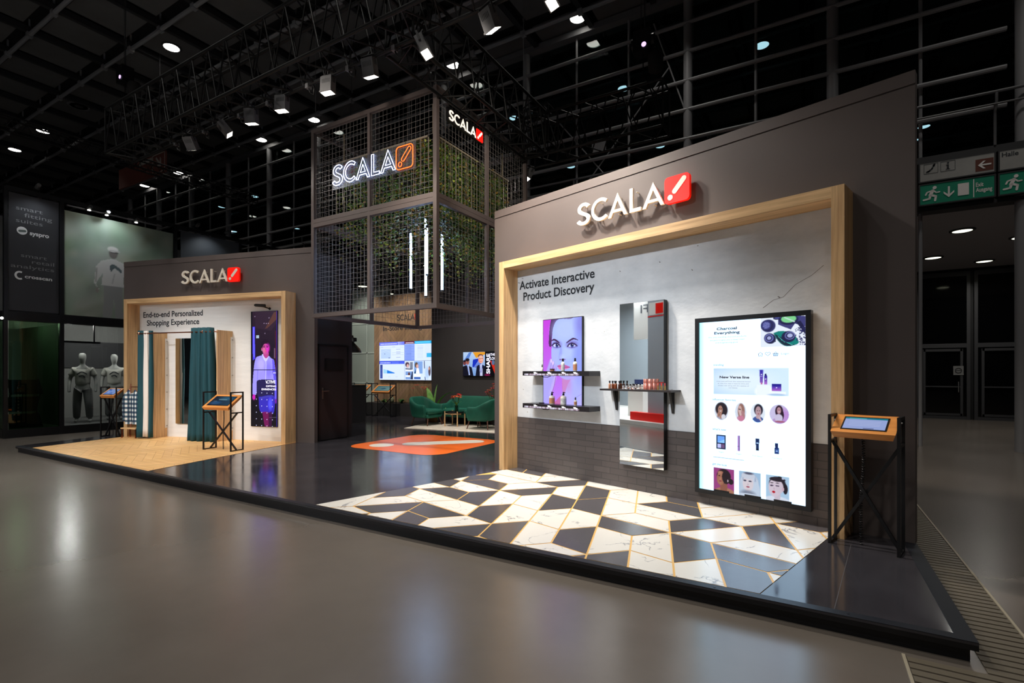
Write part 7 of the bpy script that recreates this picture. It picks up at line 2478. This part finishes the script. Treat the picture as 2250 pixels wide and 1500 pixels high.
def mannequin(x, y, rot, label, short=True, mark=0):
    t = thing('mannequin', label, 'mannequin', (x, y, 0.2), rot)
    # facing -y; one continuous body
    V = [(0, 0, 0.98), (0, 0.01, 1.15), (0, 0.0, 1.32), (0, 0.01, 1.47), (0, -0.01, 1.56), (0, -0.02, 1.61), (0, -0.03, 1.67), (0, -0.035, 1.75), (0, -0.03, 1.84), (0, -0.03, 1.89),
         (-0.19, 0.01, 1.44), (-0.27, 0.03, 1.18), (-0.28, -0.04, 0.95), (-0.27, -0.08, 0.82), (0.19, 0.01, 1.44), (0.27, 0.03, 1.18), (0.29, -0.04, 0.95), (0.28, -0.08, 0.82),
         (-0.10, 0, 0.92), (-0.12, -0.02, 0.5), (-0.13, 0.02, 0.08), (-0.14, -0.12, 0.03), (0.10, 0, 0.92), (0.14, -0.06, 0.5), (0.15, 0.0, 0.08), (0.17, -0.14, 0.03)]
    E = [(0, 1), (1, 2), (2, 3), (3, 4), (4, 5), (5, 6), (6, 7), (7, 8), (8, 9), (3, 10), (10, 11), (11, 12), (12, 13), (3, 14), (14, 15), (15, 16), (16, 17), (0, 18), (18, 19), (19, 20), (20, 21), (0, 22), (22, 23), (23, 24), (24, 25)]
    Rr = [(0.15, 0.11), (0.125, 0.09), (0.15, 0.11), (0.10, 0.08), 0.058, 0.055, (0.07, 0.08), (0.088, 0.105), (0.088, 0.10), (0.05, 0.06), 0.06, 0.045, 0.036, 0.03, 0.06, 0.045, 0.036, 0.03, 0.095, 0.065, 0.045, 0.04, 0.095, 0.065, 0.045, 0.04]
    skin('body', V, E, Rr, m_mann, t)
    SV = [(0, 0, 0.95), (0, 0.01, 1.15), (0, 0, 1.32), (0, 0.01, 1.46), (-0.18, 0.01, 1.44), (-0.255, 0.03, 1.24), (0.18, 0.01, 1.44), (0.255, 0.03, 1.24)]
    skin('t_shirt', SV, [(0, 1), (1, 2), (2, 3), (3, 4), (4, 5), (3, 6), (6, 7)], [(0.185, 0.14), (0.175, 0.13), (0.19, 0.14), (0.115, 0.09), 0.085, 0.085, 0.085, 0.085], m_shirt, t)
    PV = [(0, 0, 0.99), (-0.10, 0, 0.88), (-0.12, -0.02, 0.5), (-0.13, 0.02, 0.10), (0.10, 0, 0.88), (0.14, -0.06, 0.5), (0.15, 0.0, 0.10)]
    skin('trousers', PV, [(0, 1), (1, 2), (2, 3), (0, 4), (4, 5), (5, 6)], [(0.155, 0.115), (0.115, 0.115), 0.10, 0.085, (0.12, 0.12), 0.10, 0.085], m_pants, t)
    b = MB().plate([ribbon([p.to_2d() for p in spline([(-0.10, 1.30, 0), (0.0, 1.37, 0), (0.11, 1.31, 0)], 4)], 0.03)], -0.152, -0.146)
    b.plate([ribbon([p.to_2d() for p in spline([(-0.06, 1.25, 0), (0.02, 1.27, 0), (0.07, 1.22, 0)], 4)], 0.03)], -0.152, -0.146)
    b.build('shirt_print', m_text, t)
    return t


mannequin(-17.05, 5.92, rad(62), 'pale headed mannequin in a printed t-shirt, left one in the shop window')
mannequin(-17.25, 6.72, rad(66), 'second mannequin in a t-shirt in the shop window beside the oak frame')

# black zigzag brochure rack behind the green glass
t = thing('brochure_rack', 'black zigzag brochure rack behind the green glass at the left', 'rack', (-16.75, 4.62, 0.2), rad(82))
for k, (x0, x1, dx) in enumerate(((-0.28, 0.02, 0.06), (-0.26, 0.04, -0.06), (-0.28, 0.02, 0.06))):
    z1 = 1.18 - 0.42 * k
    for s_ in (0, 1):
        MB().add([(-0.3 + 0.3 * s_, 0, z1), (0.0 + 0.3 * s_, 0, z1), (0.0 + 0.3 * s_ + dx, -0.12, z1 - 0.34), (-0.3 + 0.3 * s_ + dx, -0.12, z1 - 0.34),
                  (-0.3 + 0.3 * s_, 0.02, z1), (0.0 + 0.3 * s_, 0.02, z1), (0.0 + 0.3 * s_ + dx, -0.10, z1 - 0.36), (-0.3 + 0.3 * s_ + dx, -0.10, z1 - 0.36)],
                 [(0, 1, 2, 3), (7, 6, 5, 4), (0, 3, 7, 4), (1, 5, 6, 2), (3, 2, 6, 7), (0, 4, 5, 1)]).build('tray', m_black, t)
for x in (-0.26, 0.28):
    MB().tube([(x, 0.02, 1.2), (x + 0.05, 0.02, 0.85), (x - 0.04, 0.02, 0.45), (x + 0.04, 0.02, 0.0)], 0.012, 6).build('side_rod', m_black, t)

# stand on the other side of the aisle (appears in the tall mirror and lights the aisle)
op = thing('opposite_stand', 'white stand with red stripes across the aisle reflected in the tall mirror', 'exhibition stand', (-9.5, -0.6, 0))
MB().box((-5, -4, 0), (3.4, 0.4, 0.12)).build('platform', m_white, op)
MB().box((-0.05 + 1.1, -0.3, 0.12), (3.2, 0, 4.4)).build('front_panel', M('opposite_silver', (176, 182, 190), 0.5), op)
MB().box((1.1, 0.001, 3.25), (3.1, 0.012, 3.62)).build('name_field', m_white, op)
MB().box((1.38, 0.013, 3.28), (1.68, 0.02, 3.58)).build('red_square', m_redp, op)
b = MB()
for z in (3.2, 1.25):
    b.box((1.05, 0.001, z), (3.2, 0.01, z + 0.025))
b.build('red_line', m_redp, op)
b = MB()
b.tube([(2.0 + 0.28 * math.cos(a), 0.01, 2.35 + 0.28 * math.sin(a)) for a in [2 * PI * i / 24 for i in range(24)]], 0.012, 6, closed=True)
b.box((1.86, 0.003, 2.18), (2.14, 0.012, 2.22)); b.box((1.86, 0.003, 2.48), (2.14, 0.012, 2.52)); b.box((1.86, 0.003, 2.18), (1.9, 0.012, 2.52)); b.box((2.1, 0.003, 2.18), (2.14, 0.012, 2.52))
b.build('round_mark', m_redp, op)
MB().box((0.5, 0.0, 0.12), (3.2, 0.2, 0.36)).build('red_step', m_redp, op)
MB().box((-5, -4.2, 0.12), (3.4, -4, 4.6)).build('rear_wall', M('opposite_grey', (150, 158, 164), 0.6), op)
MB().box((-1.2, -1.6, 2.7), (0.9, -1.5, 4.3)).build('hanging_panel', m_white, op)
MB().box((0.1, -1.499, 3.55), (0.8, -1.49, 4.0)).build('hanging_red', m_redp, op)
b = MB(); X = Matrix.Translation((-0.1, -1.495, 3.6)) @ Matrix.Rotation(PI, 4, 'Z')
tb = MB(); text_into(tb, 'RFI', 0.0, 0.75, 0.0, 0.3); b.add(tb.v, tb.f, X)
b.build('hanging_text', m_text, op)
MB().box((-0.6, -1.2, 0.12), (0.1, -0.7, 1.15)).build('cabinet', m_white, op)
MB().box((-1.6, -2.4, 0.12), (0.9, -1.9, 1.3)).build('counter', M('opposite_counter', (54, 66, 110), 0.4), op)
MB().box((-5, -0.4, 4.4), (3.4, 0.1, 4.75)).build('header', M('opposite_header', (88, 98, 108), 0.6), op)
for x in (-3.2, -1.0, 1.2):
    light('opposite_stand_lamp', 'AREA', (-9.5 + x, -2.2, 4.3), (-9.5 + x, -2.2, 0), 160, COOL, 0.8)
for x in (-0.2, 1.9):
    light('opposite_stand_spot', 'SPOT', (-9.5 + x, 1.5, 5.8), (-9.5 + x, -0.7, 2.0), 160, COOL, 0.1, 70, 0.8)
